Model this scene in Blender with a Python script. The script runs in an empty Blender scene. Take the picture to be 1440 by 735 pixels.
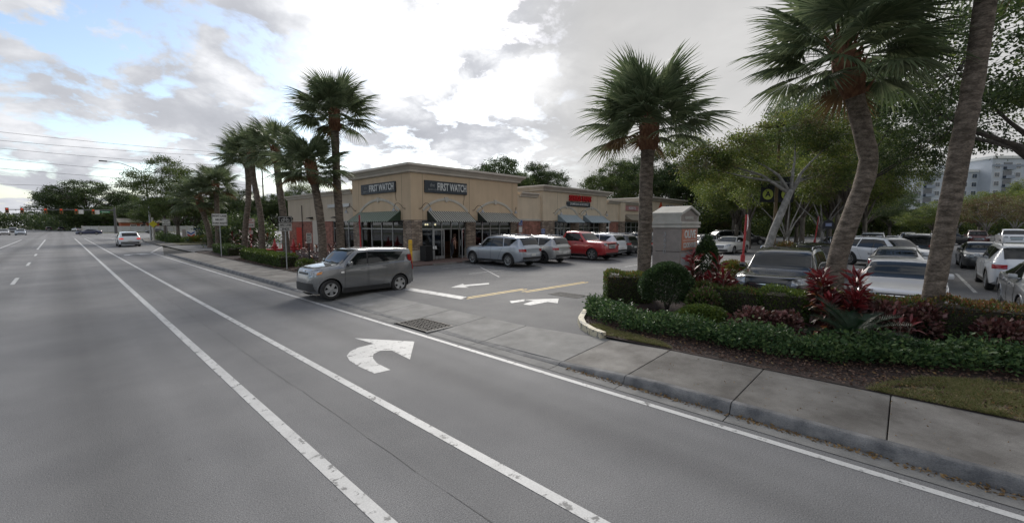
import bpy, bmesh, math, random
import numpy as np
from mathutils import Vector, Matrix
random.seed(7); RNG = np.random.default_rng(7)
S = bpy.context.scene
COL = S.collection
PI = math.pi; rad = math.radians

# ------------------------------------------------------------------ camera
HEAD = rad(46.95)                       # heading, clockwise from +Y (the road runs along +Y)
PITCH = math.atan(51.5/592.0)
cam = bpy.data.cameras.new('camera'); cam.sensor_width = 36; cam.lens = 36*592/1440
cam.clip_start = .05; cam.clip_end = 6000
camo = bpy.data.objects.new('camera', cam); COL.objects.link(camo)
camo.location = (0, 0, 2.5); camo.rotation_euler = (PI/2-PITCH, 0, -HEAD)
S.camera = camo

# ------------------------------------------------------------------ sky, sun, exposure
SUN_AZ = HEAD - rad(4.5); SUN_EL = rad(31)     # azimuth clockwise from +Y
SUN_DIR = Vector((math.sin(SUN_AZ)*math.cos(SUN_EL), math.cos(SUN_AZ)*math.cos(SUN_EL), math.sin(SUN_EL)))
S.view_settings.view_transform = 'Standard'; S.view_settings.look = 'None'
S.view_settings.exposure = 0.42; S.view_settings.gamma = 1.0; S.view_settings.use_curve_mapping = False
def build_world():
    w = bpy.data.worlds.new('World'); S.world = w; w.use_nodes = True
    nt = w.node_tree; N = nt.nodes; L = nt.links; N.clear()
    def nd(t, **k):
        n = N.new(t)
        for a, b in k.items(): setattr(n, a, b)
        return n
    def lk(a, b): L.new(a, b)
    def math_(op, a, b=None, clamp=False):
        n = nd('ShaderNodeMath', operation=op, use_clamp=clamp)
        for i, v in enumerate((a, b)):
            if v is None: continue
            if isinstance(v, (int, float)): n.inputs[i].default_value = v
            else: lk(v, n.inputs[i])
        return n.outputs[0]
    def ramp(v, stops):
        n = nd('ShaderNodeValToRGB'); cr = n.color_ramp
        while len(cr.elements) < len(stops): cr.elements.new(.5)
        for e, (p, c) in zip(cr.elements, stops):
            e.position = p; e.color = (*c, 1) if len(c) == 3 else c
        lk(v, n.inputs[0]); return n.outputs[0]
    def mixc(f, a, b):
        n = nd('ShaderNodeMix', data_type='RGBA')
        for s, v in ((0, f), (6, a), (7, b)):
            if isinstance(v, (int, float)): n.inputs[s].default_value = v
            elif isinstance(v, tuple): n.inputs[s].default_value = (*v, 1)
            else: lk(v, n.inputs[s])
        return n.outputs[2]
    geo = nd('ShaderNodeTexCoord'); d = geo.outputs['Generated']
    sep = nd('ShaderNodeSeparateXYZ'); lk(d, sep.inputs[0])
    z = math_('MAXIMUM', sep.outputs[2], 0.0)
    zz = math_('ADD', z, 0.34)
    px = math_('DIVIDE', sep.outputs[0], zz); py = math_('DIVIDE', sep.outputs[1], zz)
    cmb = nd('ShaderNodeCombineXYZ'); lk(px, cmb.inputs[0]); lk(py, cmb.inputs[1])
    def noise(scale, detail, rough, off, dist=0.0):
        m = nd('ShaderNodeMapping'); m.inputs['Location'].default_value = off; lk(cmb.outputs[0], m.inputs[0])
        n = nd('ShaderNodeTexNoise'); n.inputs['Scale'].default_value = scale; n.inputs['Detail'].default_value = detail
        n.inputs['Roughness'].default_value = rough; n.inputs['Distortion'].default_value = dist
        lk(m.outputs[0], n.inputs['Vector']); return n.outputs[0]
    # angle to the sun
    dot = nd('ShaderNodeVectorMath', operation='DOT_PRODUCT'); lk(d, dot.inputs[0]); dot.inputs[1].default_value = SUN_DIR
    cosn = dot.outputs['Value']
    glow = ramp(cosn, [(0.74, (0, 0, 0)), (0.91, (.10, .10, .10)), (0.97, (.34, .34, .34)), (1.0, (.9, .9, .9))])
    # a closed grey deck on the right of the sun, broken cloud on its left
    side = nd('ShaderNodeVectorMath', operation='DOT_PRODUCT'); lk(d, side.inputs[0])
    ra = SUN_AZ + rad(5.5) + PI/2
    side.inputs[1].default_value = (math.sin(ra), math.cos(ra), 0)
    deck = ramp(math_('ADD', math_('MULTIPLY', side.outputs['Value'], 1.0), 0.5), [(0.46, (0, 0, 0)), (0.53, (.45, .45, .45)), (0.66, (1, 1, 1))])
    high = ramp(z, [(.56, (1, 1, 1)), (.76, (0, 0, 0))]); deck = math_('MULTIPLY', deck, high)
    big = noise(2.3, 9, .56, (3.1, 1.7, 0), .35)
    fine = noise(6.5, 8, .60, (9.2, 4.4, 0), .2)
    gap = noise(2.9, 8, .60, (SKYOFF[0], SKYOFF[1], 0), .3)
    shade = math_('ADD', math_('MULTIPLY', big, .7), math_('MULTIPLY', fine, .3))
    cloud = ramp(shade, [(.34, (.78, .785, .80)), (.42, (.66, .67, .70)), (.48, (.54, .553, .585)), (.545, (.44, .452, .488)), (.66, (.37, .382, .418))])
    deckc = ramp(big, [(.35, (.545, .538, .528)), (.65, (.46, .456, .452))])
    cloud = mixc(math_('MULTIPLY', deck, .92), cloud, deckc)
    # light coming through near the sun
    thin = ramp(shade, [(.40, (1, 1, 1)), (.52, (.06, .06, .06))])
    gl = mixc(deck, glow, (0.0, 0.0, 0.0))
    gm = nd('ShaderNodeMix', data_type='RGBA', blend_type='MULTIPLY'); gm.inputs[0].default_value = 1
    lk(gl, gm.inputs[6]); lk(thin, gm.inputs[7])
    gadd = nd('ShaderNodeMix', data_type='RGBA', blend_type='ADD'); gadd.inputs[0].default_value = 1
    sc_ = nd('ShaderNodeMix', data_type='RGBA', blend_type='MULTIPLY'); sc_.inputs[0].default_value = 1
    lk(gm.outputs[2], sc_.inputs[6]); sc_.inputs[7].default_value = (.75, .735, .71, 1)
    lk(cloud, gadd.inputs[6]); lk(sc_.outputs[2], gadd.inputs[7])
    cbg = nd('ShaderNodeBackground'); lk(gadd.outputs[2], cbg.inputs[0]); cbg.inputs[1].default_value = SKY_CLOUD
    sky = nd('ShaderNodeTexSky', sky_type='NISHITA', sun_disc=False); sky.sun_elevation = SUN_EL; sky.sun_rotation = SUN_AZ
    sky.air_density = 1.0; sky.dust_density = 0.6
    sbg = nd('ShaderNodeBackground'); lk(sky.outputs[0], sbg.inputs[0]); sbg.inputs[1].default_value = 0.12
    cover = ramp(math_('ADD', gap, math_('MULTIPLY', math_('SUBTRACT', fine, .5), .25)), [(.485, (1, 1, 1)), (.555, (.03, .03, .03))])
    cover = mixc(deck, cover, (1.0, 1.0, 1.0)); low = ramp(z, [(0.0, (1, 1, 1)), (.10, (0, 0, 0))]); cover = mixc(math_('MULTIPLY', low, .8), cover, (1.0, 1.0, 1.0))
    mx = nd('ShaderNodeMixShader'); lk(cover, mx.inputs[0]); lk(sbg.outputs[0], mx.inputs[1]); lk(cbg.outputs[0], mx.inputs[2])
    out = nd('ShaderNodeOutputWorld'); lk(mx.outputs[0], out.inputs[0])
    w.cycles.sampling_method = 'MANUAL'; w.cycles.sample_map_resolution = 512
SKYOFF = (5.3, 2.2); SKY_CLOUD = 1.0
build_world()
sun = bpy.data.lights.new('sun', 'SUN'); sun.energy = 2.7; sun.angle = rad(26); sun.color = (1, .95, .88)
suno = bpy.data.objects.new('sun', sun); COL.objects.link(suno)
suno.rotation_euler = SUN_DIR.to_track_quat('Z', 'Y').to_euler(); suno.location = (0, 0, 60)
S.cycles.max_bounces = 6; S.cycles.diffuse_bounces = 3; S.cycles.glossy_bounces = 3; S.cycles.transparent_max_bounces = 8
S.cycles.transmission_bounces = 3; S.cycles.use_denoising = True

# ------------------------------------------------------------------ helpers
def tag(o, label=None, cat=None, group=None, kind=None):
    if label: o['label'] = label
    if cat: o['category'] = cat
    if group: o['group'] = group
    if kind: o['kind'] = kind
    return o
def thing(name, label, cat, loc=(0, 0, 0), rz=0.0, group=None):
    o = bpy.data.objects.new(name, None); COL.objects.link(o); o.empty_display_size = .2
    o.location = loc; o.rotation_euler = (0, 0, rz)
    return tag(o, label, cat, group)
def ob(name, me, parent=None, loc=(0, 0, 0), rot=(0, 0, 0), sc=(1, 1, 1)):
    o = bpy.data.objects.new(name, me); COL.objects.link(o)
    o.location = loc; o.rotation_euler = rot; o.scale = sc
    if parent is not None: o.parent = parent
    return o
def copy_tree(o, parent=None):
    c = o.copy(); COL.objects.link(c)
    if parent is not None: c.parent = parent
    for ch in list(o.children): copy_tree(ch, c)
    return c
class MB:
    """collects faces and links them as ONE mesh object"""
    def __init__(s, org=(0, 0, 0)): s.v = []; s.f = []; s.m = []; s.org = Vector(org)
    def add(s, vs, fs, mi=0):
        b = len(s.v); s.v += [tuple(Vector(p)-s.org) for p in vs]; s.f += [tuple(i+b for i in f) for f in fs]; s.m += [mi]*len(fs)
        return s
    def box(s, x0, y0, z0, x1, y1, z1, mi=0):
        x0, x1 = sorted((x0, x1)); y0, y1 = sorted((y0, y1)); z0, z1 = sorted((z0, z1))
        return s.add([(x0, y0, z0), (x1, y0, z0), (x1, y1, z0), (x0, y1, z0), (x0, y0, z1), (x1, y0, z1), (x1, y1, z1), (x0, y1, z1)],
              [(0, 3, 2, 1), (4, 5, 6, 7), (0, 1, 5, 4), (1, 2, 6, 5), (2, 3, 7, 6), (3, 0, 4, 7)], mi)
    def bev(s, x0, y0, z0, x1, y1, z1, b=.02, mi=0):
        """box with bevelled edges"""
        x0, x1 = sorted((x0, x1)); y0, y1 = sorted((y0, y1)); z0, z1 = sorted((z0, z1))
        bm = bmesh.new(); bmesh.ops.create_cube(bm, size=1)
        for v in bm.verts: v.co = Vector((x0 if v.co.x < 0 else x1, y0 if v.co.y < 0 else y1, z0 if v.co.z < 0 else z1))
        b = min(b, (x1-x0)*.45, (y1-y0)*.45, (z1-z0)*.45)
        bmesh.ops.bevel(bm, geom=bm.edges[:], offset=b, segments=2, affect='EDGES', profile=.5)
        bm.verts.index_update()
        s.add([v.co[:] for v in bm.verts], [[v.index for v in f.verts] for f in bm.faces], mi); bm.free(); return s
    def quad(s, a, b, c, d, mi=0): return s.add([a, b, c, d], [(0, 1, 2, 3)], mi)
    def poly(s, pts, mi=0): return s.add(pts, [tuple(range(len(pts)))], mi)
    def prism(s, pts, vec, mi=0):
        n = len(pts); vec = Vector(vec); a = [Vector(p) for p in pts]; b = [p+vec for p in a]
        fs = [tuple(range(n))[::-1], tuple(range(n, 2*n))]+[(i, (i+1) % n, n+(i+1) % n, n+i) for i in range(n)]
        return s.add(a+b, fs, mi)
    def tube(s, pts, radii, n=8, mi=0, cap=True):
        pts = [Vector(p) for p in pts]
        if isinstance(radii, (int, float)): radii = [radii]*len(pts)
        vs = []; fs = []; up = None
        for i, p in enumerate(pts):
            t = (pts[min(i+1, len(pts)-1)]-pts[max(i-1, 0)])
            t = t.normalized() if t.length > 1e-9 else Vector((0, 0, 1))
            if up is None: up = Vector((1, 0, 0)) if abs(t.x) < .9 else Vector((0, 1, 0))
            a = t.cross(up); a.normalize(); b = a.cross(t); up = b.cross(a)*-1 if False else up
            for k in range(n):
                q = 2*PI*k/n; vs.append(p+(a*math.cos(q)+b*math.sin(q))*radii[i])
        for i in range(len(pts)-1):
            for k in range(n): fs.append((i*n+k, i*n+(k+1) % n, (i+1)*n+(k+1) % n, (i+1)*n+k))
        if cap: fs.append(tuple(range(n))[::-1]); fs.append(tuple((len(pts)-1)*n+k for k in range(n)))
        return s.add(vs, fs, mi)
    def lathe(s, prof, n=24, axis='z', ctr=(0, 0, 0), mi=0, close=False):
        """prof: (r, h) pairs"""
        vs = []; fs = []; c = Vector(ctr)
        for r, h in prof:
            for k in range(n):
                q = 2*PI*k/n; x, y = r*math.cos(q), r*math.sin(q)
                vs.append(c+(Vector((x, y, h)) if axis == 'z' else Vector((x, h, y)) if axis == 'y' else Vector((h, x, y))))
        m = len(prof)
        for i in range(m-1 if not close else m):
            j = (i+1) % m
            for k in range(n): fs.append((i*n+k, i*n+(k+1) % n, j*n+(k+1) % n, j*n+k))
        return s.add(vs, fs, mi)
    def mesh(s, name, mats):
        me = bpy.data.meshes.new(name); me.from_pydata(s.v, [], s.f)
        for m in (mats if isinstance(mats, (list, tuple)) else [mats]): me.materials.append(m)
        if any(s.m): me.polygons.foreach_set('material_index', s.m)
        bm = bmesh.new(); bm.from_mesh(me); bmesh.ops.recalc_face_normals(bm, faces=bm.faces); bm.to_mesh(me); bm.free()
        return me
    def build(s, name, mats, parent=None, smooth=None, **kw):
        me = s.mesh(name, mats)
        if smooth is not None:
            me.polygons.foreach_set('use_smooth', [True]*len(me.polygons)); me.set_sharp_from_angle(angle=rad(smooth))
        return ob(name, me, parent, **kw)
def npmesh(name, V, F, mats, mi=None):
    """V (n,3), F (m,k) arrays"""
    me = bpy.data.meshes.new(name); V = np.asarray(V, np.float32); F = np.asarray(F, np.int32); m, k = F.shape
    me.vertices.add(len(V)); me.vertices.foreach_set('co', V.ravel())
    me.loops.add(m*k); me.loops.foreach_set('vertex_index', F.ravel())
    me.polygons.add(m); me.polygons.foreach_set('loop_start', np.arange(0, m*k, k, dtype=np.int32))
    for q in (mats if isinstance(mats, (list, tuple)) else [mats]): me.materials.append(q)
    if mi is not None: me.polygons.foreach_set('material_index', np.asarray(mi, np.int32))
    me.update(calc_edges=True); me.validate(); return me

# ------------------------------------------------------------------ materials
def nodes_of(m):
    m.use_nodes = True; nt = m.node_tree; return nt, nt.nodes, nt.links, nt.nodes['Principled BSDF']
def mat(name, col, rough=.6, metal=0., col2=None, nscale=4., detail=4., bump=0., bscale=60., spec=.5, coat=0., coords='Object',
        lo=.4, hi=.6, objvar=0., emit=None, estr=0., stretch=None, fine=0., fscale=300.):
    m = bpy.data.materials.new(name); nt, N, L, P = nodes_of(m)
    P.inputs['Base Color'].default_value = (*col, 1); P.inputs['Roughness'].default_value = rough
    P.inputs['Metallic'].default_value = metal; P.inputs['Specular IOR Level'].default_value = spec
    if coat: P.inputs['Coat Weight'].default_value = coat; P.inputs['Coat Roughness'].default_value = .04
    if emit: P.inputs['Emission Color'].default_value = (*emit, 1); P.inputs['Emission Strength'].default_value = estr
    vec = None
    if col2 or bump or fine:
        tc = N.new('ShaderNodeTexCoord'); vec = tc.outputs[coords]
        if stretch:
            mp = N.new('ShaderNodeMapping'); mp.inputs['Scale'].default_value = stretch; L.new(vec, mp.inputs[0]); vec = mp.outputs[0]
    csock = None
    if col2:
        nz = N.new('ShaderNodeTexNoise'); nz.inputs['Scale'].default_value = nscale; nz.inputs['Detail'].default_value = detail
        nz.inputs['Roughness'].default_value = .62; L.new(vec, nz.inputs['Vector'])
        cr = N.new('ShaderNodeValToRGB'); cr.color_ramp.elements[0].position = lo; cr.color_ramp.elements[1].position = hi
        cr.color_ramp.elements[0].color = (*col, 1); cr.color_ramp.elements[1].color = (*col2, 1)
        L.new(nz.outputs[0], cr.inputs[0]); csock = cr.outputs[0]
    if fine or objvar:
        hs = N.new('ShaderNodeHueSaturation')
        if csock: L.new(csock, hs.inputs['Color'])
        else: hs.inputs['Color'].default_value = (*col, 1)
        val = None
        if fine:
            fz = N.new('ShaderNodeTexNoise'); fz.inputs['Scale'].default_value = fscale; fz.inputs['Detail'].default_value = 2; L.new(vec, fz.inputs['Vector'])
            mr = N.new('ShaderNodeMapRange'); mr.inputs[1].default_value = .3; mr.inputs[2].default_value = .7
            mr.inputs[3].default_value = 1-fine; mr.inputs[4].default_value = 1+fine; L.new(fz.outputs[0], mr.inputs[0]); val = mr.outputs[0]
        if objvar:
            oi = N.new('ShaderNodeObjectInfo'); mr2 = N.new('ShaderNodeMapRange'); mr2.inputs[3].default_value = 1-objvar; mr2.inputs[4].default_value = 1+objvar
            L.new(oi.outputs['Random'], mr2.inputs[0])
            if val:
                mm = N.new('ShaderNodeMath'); mm.operation = 'MULTIPLY'; L.new(val, mm.inputs[0]); L.new(mr2.outputs[0], mm.inputs[1]); val = mm.outputs[0]
            else: val = mr2.outputs[0]
        L.new(val, hs.inputs['Value']); csock = hs.outputs[0]
    if csock: L.new(csock, P.inputs['Base Color'])
    if bump:
        bz = N.new('ShaderNodeTexNoise'); bz.inputs['Scale'].default_value = bscale; bz.inputs['Detail'].default_value = 3; L.new(vec, bz.inputs['Vector'])
        bp = N.new('ShaderNodeBump'); bp.inputs['Strength'].default_value = bump; bp.inputs['Distance'].default_value = .02
        L.new(bz.outputs[0], bp.inputs['Height']); L.new(bp.outputs[0], P.inputs['Normal'])
    return m
def leafmat(name, cols, rough=.45, trans=.25, spec=.4):
    """every leaf takes one of the colours at random"""
    m = bpy.data.materials.new(name); nt, N, L, P = nodes_of(m)
    g = N.new('ShaderNodeNewGeometry'); cr = N.new('ShaderNodeValToRGB'); cr.color_ramp.interpolation = 'LINEAR'
    while len(cr.color_ramp.elements) < len(cols): cr.color_ramp.elements.new(.5)
    for i, (e, c) in enumerate(zip(cr.color_ramp.elements, cols)): e.position = i/(len(cols)-1); e.color = (*c, 1)
    L.new(g.outputs['Random Per Island'], cr.inputs[0]); L.new(cr.outputs[0], P.inputs['Base Color'])
    P.inputs['Roughness'].default_value = rough; P.inputs['Specular IOR Level'].default_value = spec
    tr = N.new('ShaderNodeBsdfTranslucent'); L.new(cr.outputs[0], tr.inputs[0])
    mx = N.new('ShaderNodeMixShader'); mx.inputs[0].default_value = trans
    L.new(P.outputs[0], mx.inputs[1]); L.new(tr.outputs[0], mx.inputs[2]); L.new(mx.outputs[0], N['Material Output'].inputs[0])
    return m
def c255(r, g, b): return tuple(((c/255)/12.92 if c/255 <= .04045 else ((c/255+.055)/1.055)**2.4) for c in (r, g, b))
M = {}
M['white_plastic'] = mat('white_plastic', (.7, .7, .68), .4)
M['black'] = mat('black', (.012, .012, .013), .5)
M['rubber'] = mat('rubber', (.018, .018, .019), .75, col2=(.03, .03, .03), nscale=9)
M['alu'] = mat('aluminium', (.45, .46, .47), .35, .8)
M['galv'] = mat('galvanised_steel', (.36, .37, .38), .5, .6, col2=(.28, .29, .3), nscale=6)
M['sign_white'] = mat('sign_white', (.66, .66, .64), .45, col2=(.58, .58, .56), nscale=3)
M['sign_ink'] = mat('sign_ink', (.02, .02, .022), .5)
M['red_paint'] = mat('red_paint', (.42, .025, .03), .45, col2=(.33, .03, .03), nscale=5)
M['yellow_paint'] = mat('yellow_paint', (.68, .40, .02), .5, col2=(.58, .33, .03), nscale=5)
M['text_white'] = mat('text_white', (.75, .75, .73), .5)

# text turned into a mesh
def text_mesh(body, size, extrude=.004, bold=0., sx=1., align='CENTER', shear=0.):
    cu = bpy.data.curves.new('lettering', 'FONT'); cu.body = body; cu.size = size; cu.extrude = extrude; cu.offset = bold
    cu.align_x = align; cu.align_y = 'CENTER'; cu.resolution_u = 2; cu.shear = shear
    t = bpy.data.objects.new('lettering', cu); COL.objects.link(t)
    dg = bpy.context.evaluated_depsgraph_get(); me = bpy.data.meshes.new_from_object(t.evaluated_get(dg))
    bpy.data.objects.remove(t); bpy.data.curves.remove(cu)
    if sx != 1: me.transform(Matrix.Scale(sx, 4, (1, 0, 0)))
    return me
def text(name, body, size, m, parent, loc, rot, extrude=.004, bold=0., sx=1., align='CENTER', shear=0.):
    me = text_mesh(body, size, extrude, bold, sx, align, shear); me.materials.clear(); me.materials.append(m)
    return ob(name, me, parent, loc, rot)
# ------------------------------------------------------------------ ground, road, lot
def road_mat(name, c1, c2, lanes):
    m = mat(name, c1, .8, col2=c2, nscale=.35, detail=7, bump=.5, bscale=110, lo=.38, hi=.64, spec=.3)
    nt, N, L, P = nodes_of(m)
    tc = N.new('ShaderNodeTexCoord')
    base = P.inputs['Base Color'].links[0].from_socket
    # aggregate speckle
    vo = N.new('ShaderNodeTexNoise'); vo.inputs['Scale'].default_value = 80; vo.inputs['Detail'].default_value = 4; vo.inputs['Roughness'].default_value = .8
    L.new(tc.outputs['Object'], vo.inputs['Vector'])
    mr = N.new('ShaderNodeMapRange'); mr.inputs[1].default_value = .33; mr.inputs[2].default_value = .68; mr.inputs[3].default_value = .45; mr.inputs[4].default_value = 1.55
    L.new(vo.outputs[0], mr.inputs[0])
    # small dark pits and stains
    vt = N.new('ShaderNodeTexVoronoi'); vt.inputs['Scale'].default_value = 1.7; L.new(tc.outputs['Object'], vt.inputs['Vector'])
    st = N.new('ShaderNodeValToRGB'); st.color_ramp.elements[0].position = .015; st.color_ramp.elements[0].color = (.62, .62, .62, 1)
    st.color_ramp.elements[1].position = .045; st.color_ramp.elements[1].color = (1, 1, 1, 1); L.new(vt.outputs['Distance'], st.inputs[0])
    mul = N.new('ShaderNodeMix'); mul.data_type = 'RGBA'; mul.blend_type = 'MULTIPLY'; mul.inputs[0].default_value = 1
    L.new(base, mul.inputs[6]); L.new(mr.outputs[0], mul.inputs[7])
    mul2 = N.new('ShaderNodeMix'); mul2.data_type = 'RGBA'; mul2.blend_type = 'MULTIPLY'; mul2.inputs[0].default_value = .8
    L.new(mul.outputs[2], mul2.inputs[6]); L.new(st.outputs[0], mul2.inputs[7])
    last = mul2.outputs[2]
    if lanes:   # worn wheel tracks and oil band along the lanes
        mp = N.new('ShaderNodeMapping'); mp.inputs['Scale'].default_value = (.42, .006, 1); L.new(tc.outputs['Object'], mp.inputs[0])
        tz = N.new('ShaderNodeTexNoise'); tz.inputs['Scale'].default_value = 2.2; tz.inputs['Detail'].default_value = 3; L.new(mp.outputs[0], tz.inputs['Vector'])
        mr3 = N.new('ShaderNodeMapRange'); mr3.inputs[1].default_value = .3; mr3.inputs[2].default_value = .7; mr3.inputs[3].default_value = .84; mr3.inputs[4].default_value = 1.14
        L.new(tz.outputs[0], mr3.inputs[0])
        m3 = N.new('ShaderNodeMix'); m3.data_type = 'RGBA'; m3.blend_type = 'MULTIPLY'; m3.inputs[0].default_value = 1
        L.new(last, m3.inputs[6]); L.new(mr3.outputs[0], m3.inputs[7]); last = m3.outputs[2]
        sx = N.new('ShaderNodeSeparateXYZ'); L.new(tc.outputs['Object'], sx.inputs[0])
        wob = N.new('ShaderNodeMath'); wob.operation = 'MULTIPLY_ADD'; wob.inputs[1].default_value = .5; L.new(tz.outputs[0], wob.inputs[0]); L.new(sx.outputs[0], wob.inputs[2])
        mr4 = N.new('ShaderNodeMapRange'); mr4.inputs[1].default_value = -5.75; mr4.inputs[2].default_value = 6.25; L.new(wob.outputs[0], mr4.inputs[0])
        cr = N.new('ShaderNodeValToRGB'); e = cr.color_ramp.elements; stops = []
        for c in (-3.05, .10, 4.3):     # oil band in the middle of each lane, polished wheel paths beside it
            for dx, v in ((-1.25, 1.0), (-.85, 1.07), (-.45, .98), (0, .80), (.45, .98), (.85, 1.07), (1.25, 1.0)): stops.append(((c+dx+6)/12, v))
        while len(e) < len(stops): e.new(.5)
        for q, (p_, v) in zip(e, sorted(stops)): q.position = p_; q.color = (v, v, v, 1)
        L.new(mr4.outputs[0], cr.inputs[0])
        m5 = N.new('ShaderNodeMix'); m5.data_type = 'RGBA'; m5.blend_type = 'MULTIPLY'; m5.inputs[0].default_value = 1; L.new(last, m5.inputs[6]); L.new(cr.outputs[0], m5.inputs[7]); last = m5.outputs[2]
    L.new(last, P.inputs['Base Color'])
    return m
M['road'] = road_mat('road_asphalt', (.140, .140, .143), (.182, .181, .182), True)
M['lot'] = road_mat('lot_asphalt', (.105, .106, .11), (.16, .159, .158), False)
M['concrete'] = mat('shaded_dirty_concrete', (.105, .097, .088), .85, col2=(.205, .195, .18), nscale=1.5, detail=10, bump=.4, bscale=80, lo=.36, hi=.66, objvar=.14, fine=.2, fscale=140, spec=.3)  # darker from dirt, with the shade on the right slabs put into the colour
M['concrete_light'] = mat('apron_concrete_lit', (.16, .157, .15), .85, col2=(.26, .255, .245), nscale=1.6, detail=9, bump=.35, bscale=90, lo=.34, hi=.7, objvar=.10, fine=.14, fscale=140, spec=.3)  # brighter copy for the apron, without the painted shade and dirt
M['kerb'] = mat('kerb_concrete', (.085, .087, .092), .85, col2=(.21, .207, .203), nscale=3.5, detail=8, bump=.5, bscale=50, lo=.35, hi=.7, fine=.15, fscale=90, spec=.3)
M['gutter'] = mat('gutter_concrete', (.13, .13, .127), .85, col2=(.215, .212, .205), nscale=2.5, detail=8, bump=.4, bscale=70, lo=.35, hi=.7, fine=.12, fscale=120, spec=.3)
M['joint'] = mat('joint_dirt', (.03, .028, .025), .9)
def paint_mat(name, c, worn):
    m = mat(name, c, .6, col2=tuple(x*.72 for x in c), nscale=1.4, detail=8, lo=.45, hi=.75, fine=.10, fscale=60, spec=.3)
    if worn:    # asphalt shows through where the paint has flaked off
        nt, N, L, P = nodes_of(m); tc = N.new('ShaderNodeTexCoord')
        nz = N.new('ShaderNodeTexNoise'); nz.inputs['Scale'].default_value = 7; nz.inputs['Detail'].default_value = 10; nz.inputs['Roughness'].default_value = .68
        L.new(tc.outputs['Object'], nz.inputs['Vector'])
        cr = N.new('ShaderNodeValToRGB'); cr.color_ramp.elements[0].position = .62-worn; cr.color_ramp.elements[0].color = (0, 0, 0, 1); cr.color_ramp.elements[1].position = .68-worn; L.new(nz.outputs[0], cr.inputs[0])
        mx = N.new('ShaderNodeMix'); mx.data_type = 'RGBA'; base = P.inputs['Base Color'].links[0].from_socket
        L.new(cr.outputs[0], mx.inputs[0]); L.new(base, mx.inputs[6]); mx.inputs[7].default_value = (.14, .14, .14, 1); L.new(mx.outputs[2], P.inputs['Base Color'])
    return m
M['seam_dark'] = mat('asphalt_seam', (.085, .083, .08), .9)
M['paint_white'] = paint_mat('road_paint_white', (.47, .47, .462), 0.06)
M['paint_worn'] = paint_mat('lot_paint_white', (.42, .42, .41), .10)
M['paint_yellow'] = paint_mat('road_paint_yellow', (.60, .40, .06), .03)
M['paint_kerb'] = paint_mat('kerb_paint_cream', (.50, .45, .33), .08)
M['grass_soil'] = mat('grass_soil', (.065, .075, .025), .95, col2=(.15, .125, .07), nscale=2.5, detail=8, bump=.6, bscale=80, fine=.3, fscale=70)
M['earth'] = mat('far_ground', (.06, .075, .03), .95, col2=(.10, .10, .06), nscale=.05, detail=6)
M['mulch_base'] = mat('mulch_soil', (.018, .011, .009), .95, col2=(.045, .026, .02), nscale=9, detail=9, bump=1.0, bscale=45, fine=.4, fscale=40)

def sheet(name, pts, z, m, kind='structure', parent=None):
    b = MB(); b.poly([(x, y, z) for x, y in pts]); o = b.build(name, m, parent)
    if kind: o['kind'] = kind
    return o
sheet('ground', [(-3000, -3000), (3000, -3000), (3000, 3000), (-3000, 3000)], -.07, M['earth'])
road = sheet('road', [(-26, -60), (5.63, -60), (5.63, 44), (7.9, 62), (8.4, 82), (9.7, 98), (14, 110), (26, 120), (220, 120), (220, 176), (6, 176), (6, 420), (-26, 420), (-26, 176), (-220, 176), (-220, 120), (-26, 120)], 0, M['road'])
lot = sheet('parking_lot', [(7.45, 4.0), (7.45, 19.0), (8.6, 20.6), (15, 20.6), (62, 20.6), (62, 75), (150, 75), (150, -75), (7.75, -75), (7.75, 4.0)], .10, M['lot'])
sheet('service_drive', [(7.9, 45.5), (60, 45.5), (60, 110), (14, 110), (10, 98), (8.6, 82), (8.1, 62)], .075, M['lot'])

# --- painted markings
def mark(name, polys, z, m, bev=0):
    b = MB()
    for p in polys: b.poly([(x, y, z) for x, y in p])
    return tag(b.build(name, m), kind='structure')
def strip(x0, y0, x1, y1, w):
    d = Vector((x1-x0, y1-y0)).normalized(); n = Vector((-d.y, d.x))*w/2
    return [(x0+n.x, y0+n.y), (x0-n.x, y0-n.y), (x1-n.x, y1-n.y), (x1+n.x, y1+n.y)]
ZP = .004
mark('lane_line', [strip(1.72, -30, 1.72, 112, .135)], ZP, M['paint_white'])
mark('bike_lane_line', [strip(2.95, -30, 2.95, 111, .12)], ZP, M['paint_white'])
mark('edge_line', [strip(5.46, -30, 5.46, 49.7, .10), strip(5.5, 49.8, 7.75, 61.6, .13)], ZP, M['paint_white'])
for k, y in enumerate((-20.5, -8.6, 3.3, 15.3, 27.3, 39.3, 51.3)): mark('lane_dash', [strip(-1.52, y, -1.52, y+3.3, .13)], ZP, M['paint_white'])
mark('lane_line', [strip(-1.7, 64, -1.8, 106, .15)], ZP, M['paint_white'])
mark('lane_line', [strip(-4.5, 62, -4.5, 108, .15)], ZP, M['paint_white'])
mark('lane_line', [strip(6.2, 88, 6.2, 106, .14)], ZP, M['paint_white'])
mark('stop_line', [[(3.2, 113), (9.8, 113), (9.8, 113.6), (3.2, 113.6)], [(-8, 114), (1.4, 114), (1.4, 114.6), (-8, 114.6)]], ZP, M['paint_white'])
ARROW = [(4.30, 8.79), (5.05, 7.59), (4.30, 6.62), (4.37, 7.38), (4.20, 7.52), (4.00, 7.42), (3.86, 7.18), (3.77, 6.87), (3.75, 6.38), (3.47, 6.41), (3.46, 6.94), (3.50, 7.38), (3.60, 7.70), (3.78, 7.92), (4.01, 8.05), (4.37, 8.07)]
def arrow_pts(pts, cx, cy, s=1): return [(cx+(x-4.2)*s, cy+(y-7.4)*s) for x, y in pts]
mark('turn_arrow', [ARROW], ZP, M['paint_white'])
mark('turn_arrow', [arrow_pts(ARROW, 4.3, 47.5, 1.15)], ZP, M['paint_white'])
ZL = .104
mark('stop_line', [[(8.98, 14.1), (9.12, 10.50), (8.72, 10.40), (8.56, 13.95)]], ZL, M['paint_white'])
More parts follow.
